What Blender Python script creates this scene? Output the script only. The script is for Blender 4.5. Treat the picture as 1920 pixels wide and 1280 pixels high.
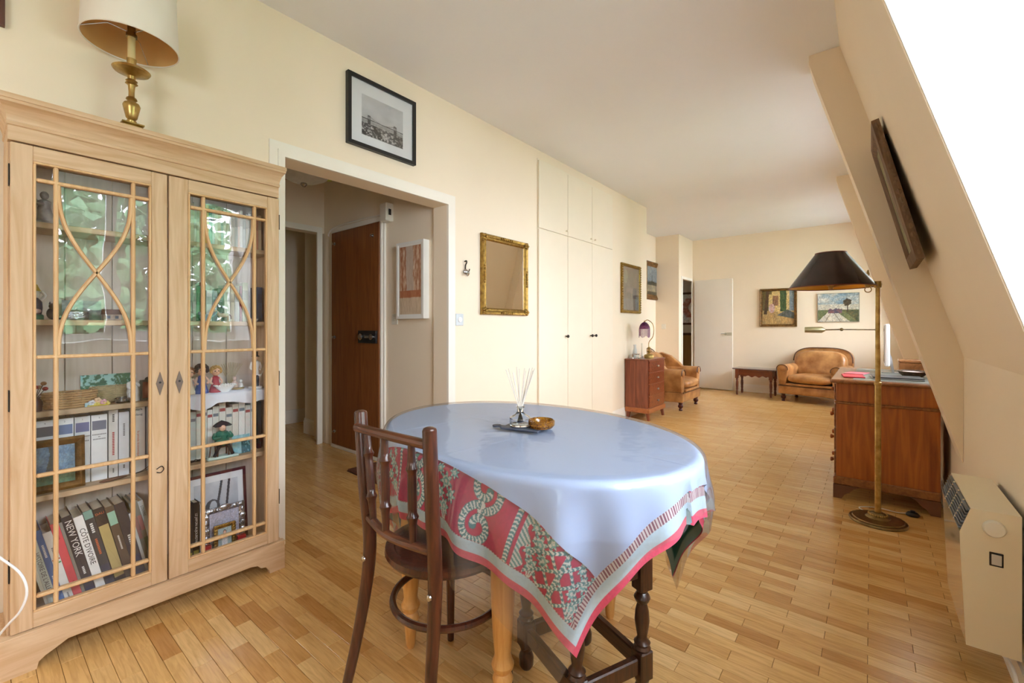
import bpy, bmesh, math, random
import numpy as np
from mathutils import Vector, Matrix

# ------------------------------------------------------------------ scene reset
for _o in list(bpy.data.objects):
    bpy.data.objects.remove(_o, do_unlink=True)
SC = bpy.context.scene
COL = SC.collection
random.seed(7)
RNG = np.random.RandomState(11)
PI = math.pi

# ------------------------------------------------------------------ camera (level, 39 deg left of the room's axis)
CAM_H = 1.14
_cam = bpy.data.cameras.new('camera')
_cam.sensor_width = 36.0
_cam.lens = 832.0 / 1920.0 * 36.0
_cam.shift_y = -26.0 / 1920.0
_cam.clip_start = 0.02
CAM = bpy.data.objects.new('camera', _cam)
COL.objects.link(CAM)
CAM.location = (0, 0, CAM_H)
CAM.rotation_euler = (PI / 2, 0, math.radians(39.0))
SC.camera = CAM

# ------------------------------------------------------------------ sky and exposure
SC.view_settings.view_transform = 'Standard'
SC.view_settings.look = 'None'
SC.view_settings.gamma = 1.0
SC.view_settings.use_curve_mapping = False
SC.view_settings.exposure = 2.55
SC.cycles.diffuse_bounces = 6
SC.cycles.max_bounces = 10
SC.cycles.transparent_max_bounces = 16
SC.cycles.caustics_refractive = False
SC.cycles.caustics_reflective = False
WORLD = bpy.data.worlds.new('overcast_sky')
SC.world = WORLD
WORLD.use_nodes = True
_bg = WORLD.node_tree.nodes['Background']
_bg.inputs[0].default_value = (0.82, 0.88, 1.0, 1)
_bg.inputs[1].default_value = 5.0


def portal(loc, sx, sy, rot):
    l = bpy.data.lights.new('dormer_window_offscreen', 'AREA')
    l.shape = 'RECTANGLE'; l.size = sx; l.size_y = sy
    l.cycles.is_portal = True
    o = bpy.data.objects.new('dormer_window_offscreen', l)
    COL.objects.link(o); o.location = loc; o.rotation_euler = rot


# windows in the mansard: (y0, y1) of each dormer opening; glass at x = WX
WX = 0.92
WZ0, WZ1 = 1.02, 2.45
DORMERS = [(-2.4, -1.0), (0.30, 1.86), (3.6, 5.15), (6.8, 8.5)]  # first dormer unseen: added behind the camera, inferred from light on surfaces facing it
for _a, _b in DORMERS[:3]:      # sampling guides for the sky in the dormers outside the frame
    portal((WX + 0.06, (_a + _b) / 2, (WZ0 + WZ1) / 2), WZ1 - WZ0, _b - _a, (0, PI / 2, 0))


# ------------------------------------------------------------------ helpers
def lin(c):
    out = []
    for v in c[:3]:
        v = v / 255.0
        out.append(v / 12.92 if v <= 0.04045 else ((v + 0.055) / 1.055) ** 2.4)
    return (out[0], out[1], out[2], 1.0)


MATS = {}


def _new(name):
    m = bpy.data.materials.new(name)
    m.use_nodes = True
    nt = m.node_tree
    MATS[name] = m
    return m, nt, nt.nodes['Principled BSDF']


def mat(name, c, rough=0.6, metal=0.0, var=0.06, scale=6.0, bump=0.0, bscale=60.0, coat=0.0, spec=0.5, c2=None, trans=0.0):
    """painted / plain surface: base colour with faint mottling and optional fine relief"""
    if name in MATS:
        return MATS[name]
    m, nt, b = _new(name)
    tc = nt.nodes.new('ShaderNodeTexCoord')
    n = nt.nodes.new('ShaderNodeTexNoise')
    n.inputs['Scale'].default_value = scale
    n.inputs['Detail'].default_value = 4
    nt.links.new(tc.outputs['Object'], n.inputs['Vector'])
    r = nt.nodes.new('ShaderNodeValToRGB')
    a = lin(c)
    d = lin(c2) if c2 else tuple([max(0, x * (1 - var * 2)) for x in a[:3]] + [1])
    r.color_ramp.elements[0].position = 0.3
    r.color_ramp.elements[1].position = 0.7
    r.color_ramp.elements[0].color = d
    r.color_ramp.elements[1].color = a
    nt.links.new(n.outputs['Fac'], r.inputs['Fac'])
    nt.links.new(r.outputs['Color'], b.inputs['Base Color'])
    b.inputs['Roughness'].default_value = rough
    b.inputs['Metallic'].default_value = metal
    b.inputs['Specular IOR Level'].default_value = spec
    if coat:
        b.inputs['Coat Weight'].default_value = coat
        b.inputs['Coat Roughness'].default_value = 0.12
    if trans:
        b.inputs['Transmission Weight'].default_value = trans
    if bump:
        n2 = nt.nodes.new('ShaderNodeTexNoise')
        n2.inputs['Scale'].default_value = bscale
        n2.inputs['Detail'].default_value = 3
        nt.links.new(tc.outputs['Object'], n2.inputs['Vector'])
        bp = nt.nodes.new('ShaderNodeBump')
        bp.inputs['Strength'].default_value = bump
        bp.inputs['Distance'].default_value = 0.01
        nt.links.new(n2.outputs['Fac'], bp.inputs['Height'])
        nt.links.new(bp.outputs['Normal'], b.inputs['Normal'])
    return m


def wood(name, c1, c2, axis='z', scale=1.0, rough=0.45, coat=0.0, knots=False, c3=None):
    """grained timber: noise stretched along the grain axis"""
    if name in MATS:
        return MATS[name]
    m, nt, b = _new(name)
    tc = nt.nodes.new('ShaderNodeTexCoord')
    mp = nt.nodes.new('ShaderNodeMapping')
    s = [14 * scale, 14 * scale, 14 * scale]
    s['xyz'.index(axis)] = 1.1 * scale
    mp.inputs['Scale'].default_value = s
    nt.links.new(tc.outputs['Object'], mp.inputs['Vector'])
    n = nt.nodes.new('ShaderNodeTexNoise')
    n.inputs['Scale'].default_value = 2.2
    n.inputs['Detail'].default_value = 6
    n.inputs['Distortion'].default_value = 1.6
    nt.links.new(mp.outputs['Vector'], n.inputs['Vector'])
    r = nt.nodes.new('ShaderNodeValToRGB')
    r.color_ramp.elements[0].position = 0.3
    r.color_ramp.elements[1].position = 0.68
    r.color_ramp.elements[0].color = lin(c1)
    r.color_ramp.elements[1].color = lin(c2)
    if c3:
        e = r.color_ramp.elements.new(0.16)
        e.color = lin(c3)
    nt.links.new(n.outputs['Fac'], r.inputs['Fac'])
    col = r.outputs['Color']
    if knots:
        v = nt.nodes.new('ShaderNodeTexVoronoi')
        v.inputs['Scale'].default_value = 3.1
        nt.links.new(tc.outputs['Object'], v.inputs['Vector'])
        r2 = nt.nodes.new('ShaderNodeValToRGB')
        r2.color_ramp.elements[0].position = 0.04
        r2.color_ramp.elements[1].position = 0.11
        r2.color_ramp.elements[0].color = (0.28, 0.2, 0.15, 1)
        r2.color_ramp.elements[1].color = (1, 1, 1, 1)
        nt.links.new(v.outputs['Distance'], r2.inputs['Fac'])
        mx = nt.nodes.new('ShaderNodeMix')
        mx.data_type = 'RGBA'; mx.blend_type = 'MULTIPLY'
        mx.inputs['Factor'].default_value = 0.75
        nt.links.new(col, mx.inputs['A']); nt.links.new(r2.outputs['Color'], mx.inputs['B'])
        col = mx.outputs['Result']
    nt.links.new(col, b.inputs['Base Color'])
    b.inputs['Roughness'].default_value = rough
    if coat:
        b.inputs['Coat Weight'].default_value = coat
        b.inputs['Coat Roughness'].default_value = 0.15
    bp = nt.nodes.new('ShaderNodeBump')
    bp.inputs['Strength'].default_value = 0.12
    bp.inputs['Distance'].default_value = 0.004
    nt.links.new(n.outputs['Fac'], bp.inputs['Height'])
    nt.links.new(bp.outputs['Normal'], b.inputs['Normal'])
    return m


def vcol_mat(name, rough=0.6, coat=0.0, bump=0.0, bscale=300.0, sheen=0.0):
    """colour printed or painted onto the mesh itself (attribute 'Col')"""
    if name in MATS:
        return MATS[name]
    m, nt, b = _new(name)
    a = nt.nodes.new('ShaderNodeAttribute')
    a.attribute_name = 'Col'
    nt.links.new(a.outputs['Color'], b.inputs['Base Color'])
    b.inputs['Roughness'].default_value = rough
    if coat:
        b.inputs['Coat Weight'].default_value = coat
        b.inputs['Coat Roughness'].default_value = 0.05
    if sheen:
        b.inputs['Sheen Weight'].default_value = sheen
    if bump:
        tc = nt.nodes.new('ShaderNodeTexCoord')
        n2 = nt.nodes.new('ShaderNodeTexNoise')
        n2.inputs['Scale'].default_value = bscale
        nt.links.new(tc.outputs['Object'], n2.inputs['Vector'])
        bp = nt.nodes.new('ShaderNodeBump')
        bp.inputs['Strength'].default_value = bump
        bp.inputs['Distance'].default_value = 0.004
        nt.links.new(n2.outputs['Fac'], bp.inputs['Height'])
        nt.links.new(bp.outputs['Normal'], b.inputs['Normal'])
    return m


def thin_glass(name, tint=(255, 255, 255), gloss=0.9, wave=0.0, wscale=7.0, rough=0.0, base=0.04, milk=0.0):
    """thin pane: lets light straight through and mirrors by Fresnel"""
    if name in MATS:
        return MATS[name]
    m = bpy.data.materials.new(name)
    m.use_nodes = True
    MATS[name] = m
    nt = m.node_tree
    nt.nodes.remove(nt.nodes['Principled BSDF'])
    out = nt.nodes['Material Output']
    tr = nt.nodes.new('ShaderNodeBsdfTransparent')
    tr.inputs['Color'].default_value = lin(tint)
    gl = nt.nodes.new('ShaderNodeBsdfGlossy')
    gl.inputs['Roughness'].default_value = rough
    lw = nt.nodes.new('ShaderNodeLayerWeight')
    lw.inputs['Blend'].default_value = 0.35
    ml = nt.nodes.new('ShaderNodeMath'); ml.operation = 'MULTIPLY_ADD'
    ml.inputs[1].default_value = gloss
    ml.inputs[2].default_value = base
    ml.use_clamp = True
    nt.links.new(lw.outputs['Fresnel'], ml.inputs[0])
    mx = nt.nodes.new('ShaderNodeMixShader')
    nt.links.new(ml.outputs[0], mx.inputs['Fac'])
    nt.links.new(tr.outputs[0], mx.inputs[1])
    nt.links.new(gl.outputs[0], mx.inputs[2])
    if wave:
        tc = nt.nodes.new('ShaderNodeTexCoord')
        n2 = nt.nodes.new('ShaderNodeTexNoise')
        n2.inputs['Scale'].default_value = wscale
        nt.links.new(tc.outputs['Object'], n2.inputs['Vector'])
        bp = nt.nodes.new('ShaderNodeBump')
        bp.inputs['Strength'].default_value = wave
        bp.inputs['Distance'].default_value = 0.02
        nt.links.new(n2.outputs['Fac'], bp.inputs['Height'])
        nt.links.new(bp.outputs['Normal'], gl.inputs['Normal'])
    res = mx.outputs[0]
    if milk:
        df = nt.nodes.new('ShaderNodeBsdfDiffuse'); df.inputs['Color'].default_value = (0.9, 0.9, 0.92, 1)
        m2 = nt.nodes.new('ShaderNodeMixShader'); m2.inputs['Fac'].default_value = milk
        nt.links.new(res, m2.inputs[1]); nt.links.new(df.outputs[0], m2.inputs[2]); res = m2.outputs[0]
    nt.links.new(res, out.inputs['Surface'])
    return m


class MB:
    """collects shapes into ONE mesh object"""

    def __init__(self, M=None):
        self.v = []; self.f = []; self.M = M or Matrix.Identity(4)

    def add(self, vs, fs):
        o = len(self.v)
        M = self.M
        for p in vs:
            q = M @ Vector(p)
            self.v.append((q.x, q.y, q.z))
        for f in fs:
            self.f.append(tuple(i + o for i in f))
        return self

    def box(self, x0, x1, y0, y1, z0, z1):
        vs = [(x, y, z) for x in (x0, x1) for y in (y0, y1) for z in (z0, z1)]
        return self.add(vs, [(0, 1, 3, 2), (4, 6, 7, 5), (0, 4, 5, 1), (2, 3, 7, 6), (0, 2, 6, 4), (1, 5, 7, 3)])

    def cbox(self, x0, x1, y0, y1, z0, z1, c=0.004):
        """box with chamfered edges"""
        c = min(c, 0.45 * min(x1 - x0, y1 - y0, z1 - z0))
        vs = []; idx = {}
        X = (x0, x1); Y = (y0, y1); Z = (z0, z1)
        for i in (0, 1):
            for j in (0, 1):
                for k in (0, 1):
                    sx = c if i == 0 else -c; sy = c if j == 0 else -c; sz = c if k == 0 else -c
                    for a, p in (('x', (X[i], Y[j] + sy, Z[k] + sz)), ('y', (X[i] + sx, Y[j], Z[k] + sz)), ('z', (X[i] + sx, Y[j] + sy, Z[k]))):
                        idx[(i, j, k, a)] = len(vs); vs.append(p)
        fs = []
        for i in (0, 1):
            fs.append([idx[(i, j, k, 'x')] for j, k in ((0, 0), (0, 1), (1, 1), (1, 0))])
            fs.append([idx[(j, i, k, 'y')] for j, k in ((0, 0), (0, 1), (1, 1), (1, 0))])
            fs.append([idx[(j, k, i, 'z')] for j, k in ((0, 0), (0, 1), (1, 1), (1, 0))])
        for a in (0, 1):
            for b in (0, 1):
                fs.append([idx[(a, b, 0, 'x')], idx[(a, b, 1, 'x')], idx[(a, b, 1, 'y')], idx[(a, b, 0, 'y')]])
                fs.append([idx[(a, 0, b, 'x')], idx[(a, 1, b, 'x')], idx[(a, 1, b, 'z')], idx[(a, 0, b, 'z')]])
                fs.append([idx[(0, a, b, 'y')], idx[(1, a, b, 'y')], idx[(1, a, b, 'z')], idx[(0, a, b, 'z')]])
                for k in (0, 1):
                    fs.append([idx[(a, b, k, 'x')], idx[(a, b, k, 'y')], idx[(a, b, k, 'z')]])
        return self.add(vs, fs)

    def lathe(self, prof, n=20, c=(0, 0, 0), axis='z', sx=1.0, sy=1.0, a0=0.0, a1=None, caps=True):
        """revolve [(r, h), ...] about an axis through c"""
        full = a1 is None
        a1 = a0 + 2 * PI if full else a1
        m = n if full else n + 1
        vs = []
        for r, h in prof:
            for i in range(m):
                t = a0 + (a1 - a0) * i / n
                p = (r * math.cos(t) * sx, r * math.sin(t) * sy, h)
                if axis == 'x': p = (p[2], p[0], p[1])
                if axis == 'y': p = (p[1], p[2], p[0])
                vs.append((p[0] + c[0], p[1] + c[1], p[2] + c[2]))
        fs = []
        for j in range(len(prof) - 1):
            for i in range(n):
                k = (i + 1) % m
                fs.append((j * m + i, j * m + k, (j + 1) * m + k, (j + 1) * m + i))
        if full and caps:
            if prof[0][0] > 1e-6: fs.append(tuple(range(m - 1, -1, -1)))
            if prof[-1][0] > 1e-6: fs.append(tuple((len(prof) - 1) * m + i for i in range(m)))
        return self.add(vs, fs)

    def tube(self, pts, r, n=8, closed=False, caps=True, sx=1.0):
        pts = [Vector(p) for p in pts]
        k = len(pts)
        rs = r if isinstance(r, (list, tuple)) else [r] * k
        vs = []
        prev = None
        for i in range(k):
            if closed:
                t = pts[(i + 1) % k] - pts[i - 1]
            else:
                t = pts[min(i + 1, k - 1)] - pts[max(i - 1, 0)]
            t.normalize()
            if prev is None:
                up = Vector((0, 0, 1)) if abs(t.z) < 0.9 else Vector((1, 0, 0))
                a = t.cross(up).normalized()
            else:
                a = (prev - t * prev.dot(t)).normalized()
            prev = a
            b = t.cross(a)
            for j in range(n):
                q = 2 * PI * j / n
                p = pts[i] + a * math.cos(q) * rs[i] + b * math.sin(q) * rs[i] * sx
                vs.append(tuple(p))
        fs = []
        for i in range(k if closed else k - 1):
            i2 = (i + 1) % k
            for j in range(n):
                j2 = (j + 1) % n
                fs.append((i * n + j, i * n + j2, i2 * n + j2, i2 * n + j))
        if caps and not closed:
            fs.append(tuple(range(n - 1, -1, -1)))
            fs.append(tuple((k - 1) * n + j for j in range(n)))
        return self.add(vs, fs)

    def prism(self, poly, h0, h1, axis='z'):
        """extrude a 2-D outline; axis x: outline is (y, z); y: (x, z); z: (x, y)"""
        def P(a, b, h):
            return {'x': (h, a, b), 'y': (a, h, b), 'z': (a, b, h)}[axis]
        k = len(poly)
        vs = [P(a, b, h0) for a, b in poly] + [P(a, b, h1) for a, b in poly]
        fs = [tuple(range(k)), tuple(range(2 * k - 1, k - 1, -1))]
        for i in range(k):
            j = (i + 1) % k
            fs.append((i, j, k + j, k + i))
        return self.add(vs, fs)

    def ell(self, c, r, nu=12, nv=8):
        if not isinstance(r, (list, tuple)): r = (r, r, r)
        vs = [(c[0], c[1], c[2] + r[2])]
        for j in range(1, nv):
            t = PI * j / nv
            for i in range(nu):
                p = 2 * PI * i / nu
                vs.append((c[0] + r[0] * math.sin(t) * math.cos(p), c[1] + r[1] * math.sin(t) * math.sin(p), c[2] + r[2] * math.cos(t)))
        vs.append((c[0], c[1], c[2] - r[2]))
        fs = []
        for i in range(nu):
            fs.append((0, 1 + i, 1 + (i + 1) % nu))
        for j in range(nv - 2):
            for i in range(nu):
                a = 1 + j * nu + i; b = 1 + j * nu + (i + 1) % nu
                fs.append((a, a + nu, b + nu, b))
        L = len(vs) - 1
        for i in range(nu):
            fs.append((L, L - nu + (i + 1) % nu, L - nu + i))
        return self.add(vs, fs)

    def build(self, name, m, parent=None, smooth=True, angle=35, loc=None, rz=None):
        me = bpy.data.meshes.new(name)
        me.from_pydata(self.v, [], self.f)
        bm = bmesh.new(); bm.from_mesh(me)
        bmesh.ops.recalc_face_normals(bm, faces=bm.faces)
        bm.to_mesh(me); bm.free()
        if smooth:
            me.polygons.foreach_set('use_smooth', [True] * len(me.polygons))
            me.set_sharp_from_angle(angle=math.radians(angle))
        if m is not None:
            me.materials.append(m)
        o = bpy.data.objects.new(name, me)
        COL.objects.link(o)
        if parent is not None: o.parent = parent
        if loc is not None: o.location = loc
        if rz is not None: o.rotation_euler = (0, 0, rz)
        return o


def thing(name, label, cat, loc=(0, 0, 0), rz=0.0, group=None):
    o = bpy.data.objects.new(name, None)
    o.empty_display_size = 0.05
    COL.objects.link(o)
    o.location = loc; o.rotation_euler = (0, 0, rz)
    return tag(o, label, cat, group)


def tag(o, label, cat, group=None):
    o['label'] = label; o['category'] = cat
    if group: o['group'] = group
    return o


def struct(o):
    o['kind'] = 'structure'
    return o


def smooth_path(pts, n=6, closed=False):
    """Catmull-Rom through the points"""
    P = [Vector(p) for p in pts]
    k = len(P); out = []
    rng = range(k) if closed else range(k - 1)
    for i in rng:
        if closed:
            p0, p1, p2, p3 = P[i - 1], P[i], P[(i + 1) % k], P[(i + 2) % k]
        else:
            p0, p1, p2, p3 = P[max(i - 1, 0)], P[i], P[i + 1], P[min(i + 2, k - 1)]
        for j in range(n):
            t = j / n
            out.append(0.5 * ((2 * p1) + (p2 - p0) * t + (2 * p0 - 5 * p1 + 4 * p2 - p3) * t * t + (3 * p1 - p0 - 3 * p2 + p3) * t ** 3))
    if not closed: out.append(P[-1])
    return [tuple(p) for p in out]


_VN = np.random.RandomState(3).rand(64, 64)


def vnoise(x, y, s=1.0, oct=3):
    """smooth value noise, arrays in, 0..1 out"""
    tot = 0.0; amp = 1.0; nrm = 0.0
    for k in range(oct):
        a = np.asarray(x) * s * 2 ** k + 17.3 * k; b = np.asarray(y) * s * 2 ** k + 5.1 * k
        i = np.floor(a).astype(int); j = np.floor(b).astype(int)
        fx = a - i; fy = b - j
        fx = fx * fx * (3 - 2 * fx); fy = fy * fy * (3 - 2 * fy)
        g = lambda p, q: _VN[p % 64, q % 64]
        v = g(i, j) * (1 - fx) * (1 - fy) + g(i + 1, j) * fx * (1 - fy) + g(i, j + 1) * (1 - fx) * fy + g(i + 1, j + 1) * fx * fy
        tot = tot + v * amp; nrm += amp; amp *= 0.5
    return tot / nrm


def s2l(rgb):
    rgb = np.clip(rgb, 0, 1)
    return np.where(rgb <= 0.04045, rgb / 12.92, ((rgb + 0.055) / 1.055) ** 2.4)


def mixc(a, b, t):
    a = np.asarray(a, float); b = np.asarray(b, float)
    if a.max() > 1.01: a = a / 255.0
    if b.max() > 1.01: b = b / 255.0
    t = np.clip(t, 0, 1)[..., None]
    return a * (1 - t) + b * t


def sheet(name, O, U, V, nu, nv, fn, m, parent=None):
    """flat printed / painted sheet: corner O, edge vectors U and V, colour fn(u, v) with u, v in 0..1"""
    u, v = np.meshgrid(np.linspace(0, 1, nu), np.linspace(0, 1, nv))
    u = u.ravel(); v = v.ravel()
    P = np.array(O)[None] + u[:, None] * np.array(U)[None] + v[:, None] * np.array(V)[None]
    i, j = np.meshgrid(np.arange(nu - 1), np.arange(nv - 1))
    a = (j * nu + i).ravel()
    F = np.stack([a, a + 1, a + nu + 1, a + nu], 1)
    me = bpy.data.meshes.new(name)
    me.from_pydata(P.tolist(), [], F.tolist())
    set_col(me, fn(u, v))
    me.materials.append(m)
    o = bpy.data.objects.new(name, me)
    COL.objects.link(o)
    if parent is not None: o.parent = parent
    return o


def set_col(me, rgb):
    rgb = s2l(np.asarray(rgb, float))
    c = np.ones((len(rgb), 4), np.float32); c[:, :3] = rgb
    at = me.color_attributes.new('Col', 'FLOAT_COLOR', 'POINT')
    at.data.foreach_set('color', c.ravel())


def text(body, size, M, m, parent, name='lettering', align='CENTER', depth=0.0004, sx=1.0):
    """flat lettering; M maps text x,y,z (right, up, out) to the parent's frame"""
    cu = bpy.data.curves.new('t', 'FONT')
    cu.body = body; cu.size = size; cu.align_x = align; cu.align_y = 'CENTER'
    cu.extrude = depth; cu.resolution_u = 2
    o = bpy.data.objects.new('t', cu)
    COL.objects.link(o)
    bpy.context.view_layer.update()
    me = bpy.data.meshes.new_from_object(o.evaluated_get(bpy.context.evaluated_depsgraph_get()))
    bpy.data.objects.remove(o, do_unlink=True)
    bpy.data.curves.remove(cu)
    me.transform(M @ Matrix.Diagonal((sx, 1, 1, 1)))
    me.name = name
    me.materials.clear(); me.materials.append(m)
    q = bpy.data.objects.new(name, me)
    COL.objects.link(q); q.parent = parent
    return q


def frame3(O, R, U):
    """matrix with x=R, y=U, z=RxU at O"""
    R = Vector(R).normalized(); U = Vector(U).normalized(); N = R.cross(U)
    return Matrix(((R.x, U.x, N.x, O[0]), (R.y, U.y, N.y, O[1]), (R.z, U.z, N.z, O[2]), (0, 0, 0, 1)))
# ================================================================== the setting
CEIL = 2.80
WL = -2.42          # face of the left wall
FAR = 8.78          # face of the far wall
CREAM = mat('cream_wall_paint', (245, 230, 206), rough=0.62, var=0.012, scale=2.5, bump=0.03, bscale=180)
CEILP = mat('white_ceiling_paint', (240, 241, 245), rough=0.8, var=0.01, scale=2)
WARMP = CREAM
TRIMP = mat('ivory_trim_gloss', (246, 240, 228), rough=0.38, var=0.01)
WHITEP = mat('white_window_paint', (245, 244, 240), rough=0.5, var=0.01)


def setting(mb, name, m=None, **k):
    return struct(mb.build(name, m or CREAM, smooth=False, **k))


# ---- floor: a dark bed with one object per block of parquet
_m, _nt, _b = _new('oak_parquet')
_at = _nt.nodes.new('ShaderNodeAttribute'); _at.attribute_name = 'tone'
_geo = _nt.nodes.new('ShaderNodeNewGeometry')
_off = _nt.nodes.new('ShaderNodeVectorMath'); _off.operation = 'SCALE'
_nt.links.new(_at.outputs['Vector'], _off.inputs[0]); _off.inputs['Scale'].default_value = 37.0
_ad = _nt.nodes.new('ShaderNodeVectorMath'); _ad.operation = 'ADD'
_nt.links.new(_geo.outputs['Position'], _ad.inputs[0]); _nt.links.new(_off.outputs[0], _ad.inputs[1])
_mp = _nt.nodes.new('ShaderNodeMapping'); _mp.inputs['Scale'].default_value = (5, 60, 60)
_nt.links.new(_ad.outputs[0], _mp.inputs['Vector'])
_n = _nt.nodes.new('ShaderNodeTexNoise'); _n.inputs['Scale'].default_value = 1.6; _n.inputs['Detail'].default_value = 5; _n.inputs['Distortion'].default_value = 0.8
_nt.links.new(_mp.outputs['Vector'], _n.inputs['Vector'])
_r1 = _nt.nodes.new('ShaderNodeValToRGB')
_els = [(0.0, (186, 132, 72)), (0.3, (212, 163, 98)), (0.65, (225, 181, 116)), (1.0, (236, 199, 140))]
_r1.color_ramp.elements[0].color = lin(_els[0][1]); _r1.color_ramp.elements[1].color = lin(_els[3][1])
for p_, c_ in _els[1:3]:
    e_ = _r1.color_ramp.elements.new(p_); e_.color = lin(c_)
_nt.links.new(_at.outputs['Fac'], _r1.inputs['Fac'])
_r2 = _nt.nodes.new('ShaderNodeValToRGB')
_r2.color_ramp.elements[0].position = 0.3; _r2.color_ramp.elements[0].color = (0.74, 0.68, 0.6, 1)
_r2.color_ramp.elements[1].position = 0.62; _r2.color_ramp.elements[1].color = (1, 1, 1, 1)
_nt.links.new(_n.outputs['Fac'], _r2.inputs['Fac'])
_mx = _nt.nodes.new('ShaderNodeMix'); _mx.data_type = 'RGBA'; _mx.blend_type = 'MULTIPLY'; _mx.inputs['Factor'].default_value = 0.8
_nt.links.new(_r1.outputs['Color'], _mx.inputs['A']); _nt.links.new(_r2.outputs['Color'], _mx.inputs['B'])
_nt.links.new(_mx.outputs['Result'], _b.inputs['Base Color'])
_rn = _nt.nodes.new('ShaderNodeTexNoise'); _rn.inputs['Scale'].default_value = 2.2; _rn.inputs['Detail'].default_value = 4
_nt.links.new(_geo.outputs['Position'], _rn.inputs['Vector'])
_rr = _nt.nodes.new('ShaderNodeMapRange'); _rr.inputs['To Min'].default_value = 0.15; _rr.inputs['To Max'].default_value = 0.3
_nt.links.new(_rn.outputs['Fac'], _rr.inputs['Value']); _nt.links.new(_rr.outputs[0], _b.inputs['Roughness'])
_bp = _nt.nodes.new('ShaderNodeBump'); _bp.inputs['Strength'].default_value = 0.04; _bp.inputs['Distance'].default_value = 0.003
_nt.links.new(_n.outputs['Fac'], _bp.inputs['Height']); _nt.links.new(_bp.outputs['Normal'], _b.inputs['Normal'])
PARQUET = _m

floor = setting(MB().box(-5.6, 1.0, -3.1, 9.9, -0.08, -0.004), 'floor', mat('dark_joint_bed', (96, 62, 30), rough=0.8))
PW, PL = 0.0555, 0.25
_FW = (-math.sin(math.radians(39)), math.cos(math.radians(39))); _RT = (math.cos(math.radians(39)), math.sin(math.radians(39)))


def proj(x, y, z):
    d = x * _FW[0] + y * _FW[1]
    if d < 0.05: return None
    l = x * _RT[0] + y * _RT[1]
    return 960 + 832 * l / d, 614 - 832 * (z - CAM_H) / d


def plank_shape(x0, x1, y0, y1):
    g = 0.0006; c = 0.0009; t = 0.0
    x0 += g; x1 -= g; y0 += g; y1 -= g
    vs = [(x0, y0, -0.004), (x1, y0, -0.004), (x1, y1, -0.004), (x0, y1, -0.004),
          (x0, y0, -c), (x1, y0, -c), (x1, y1, -c), (x0, y1, -c),
          (x0 + c, y0 + c, t), (x1 - c, y0 + c, t), (x1 - c, y1 - c, t), (x0 + c, y1 - c, t)]
    fs = []
    for b in (0, 4):
        for i in range(4):
            j = (i + 1) % 4
            fs.append((b + i, b + j, b + 4 + j, b + 4 + i))
    fs.append((8, 9, 10, 11))
    return vs, fs


ROOMS = [(-2.42, 0.36, -3.0, 8.78), (-4.30, -2.42, -0.4, 2.25), (-5.4, -4.30, 0.9, 2.33), (-5.4, -4.80, 2.33, 3.1),
         (-3.08, -2.42, 5.95, 8.0), (-2.66, -2.42, 8.0, 8.78), (-4.1, -2.66, 8.05, 9.6)]
_full = []; _part = []
for rx0, rx1, ry0, ry1 in ROOMS:
    k0 = math.floor((ry0 - 0.151) / PW); k1 = math.ceil((ry1 - 0.151) / PW)
    for k in range(k0, k1):
        ya = 0.151 + k * PW; yb = ya + PW
        ya_, yb_ = max(ya, ry0), min(yb, ry1)
        if yb_ - ya_ < 0.004: continue
        xo = -0.010 + (0.125 if k % 2 else 0.0)
        n0 = math.floor((rx0 - xo) / PL); n1 = math.ceil((rx1 - xo) / PL)
        for n in range(n0, n1):
            xa = xo + n * PL; xb = xa + PL
            xa_, xb_ = max(xa, rx0), min(xb, rx1)
            if xb_ - xa_ < 0.004: continue
            if xa_ == xa and xb_ == xb and ya_ == ya and yb_ == yb:
                _full.append((xa, xb, ya, yb))
            else:
                _part.append((xa_, xb_, ya_, yb_))


def _area(q):
    P = [proj(x, y, 0) for x, y in ((q[0], q[2]), (q[1], q[2]), (q[1], q[3]), (q[0], q[3]))]
    if any(p is None for p in P): return 0
    cx = sum(p[0] for p in P) / 4; cy = sum(p[1] for p in P) / 4
    if not (10 < cx < 1910 and 650 < cy < 1275): return 0
    if q[0] < -2.16 and q[2] < 0.96: return 0
    return abs(sum(P[i][0] * P[(i + 1) % 4][1] - P[(i + 1) % 4][0] * P[i][1] for i in range(4))) / 2


_full.sort(key=_area, reverse=True)
_single, _rest = _full[:300], _full[300:] + _part
_pm = []
for i in range(14):
    me = bpy.data.meshes.new('parquet_block')
    vs, fs = plank_shape(-PL / 2, PL / 2, -PW / 2, PW / 2)
    me.from_pydata(vs, [], fs)
    a = me.attributes.new('tone', 'FLOAT', 'FACE')
    t = random.choice([0.15, 0.3, 0.45, 0.55, 0.6, 0.65, 0.7, 0.75, 0.8, 0.9]) + random.uniform(-0.05, 0.05) if i < 12 else 0.12 + 0.12 * (i - 12)
    a.data.foreach_set('value', [t] * len(fs))
    me.materials.append(PARQUET)
    _pm.append(me)
for q in _single:
    o = bpy.data.objects.new('parquet_block', random.choice(_pm))
    COL.objects.link(o)
    o.location = ((q[0] + q[1]) / 2, (q[2] + q[3]) / 2, 0)
    o.parent = floor
_vs = []; _fs = []; _tone = []
for q in _rest:
    vs, fs = plank_shape(*q)
    b = len(_vs); _vs += vs; _fs += [tuple(i + b for i in f) for f in fs]
    _tone += [min(0.9, max(0.42, random.gauss(0.63, 0.1)))] * len(fs)
me = bpy.data.meshes.new('parquet_field')
me.from_pydata(_vs, [], _fs)
me.attributes.new('tone', 'FLOAT', 'FACE').data.foreach_set('value', _tone)
me.materials.append(PARQUET)
o = bpy.data.objects.new('parquet_field', me); COL.objects.link(o); o.parent = floor
o['kind'] = 'stuff'

# ---- ceiling
setting(MB().box(-3.3, 1.1, -3.1, 9.9, CEIL, CEIL + 0.12), 'ceiling', CEILP)

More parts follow.
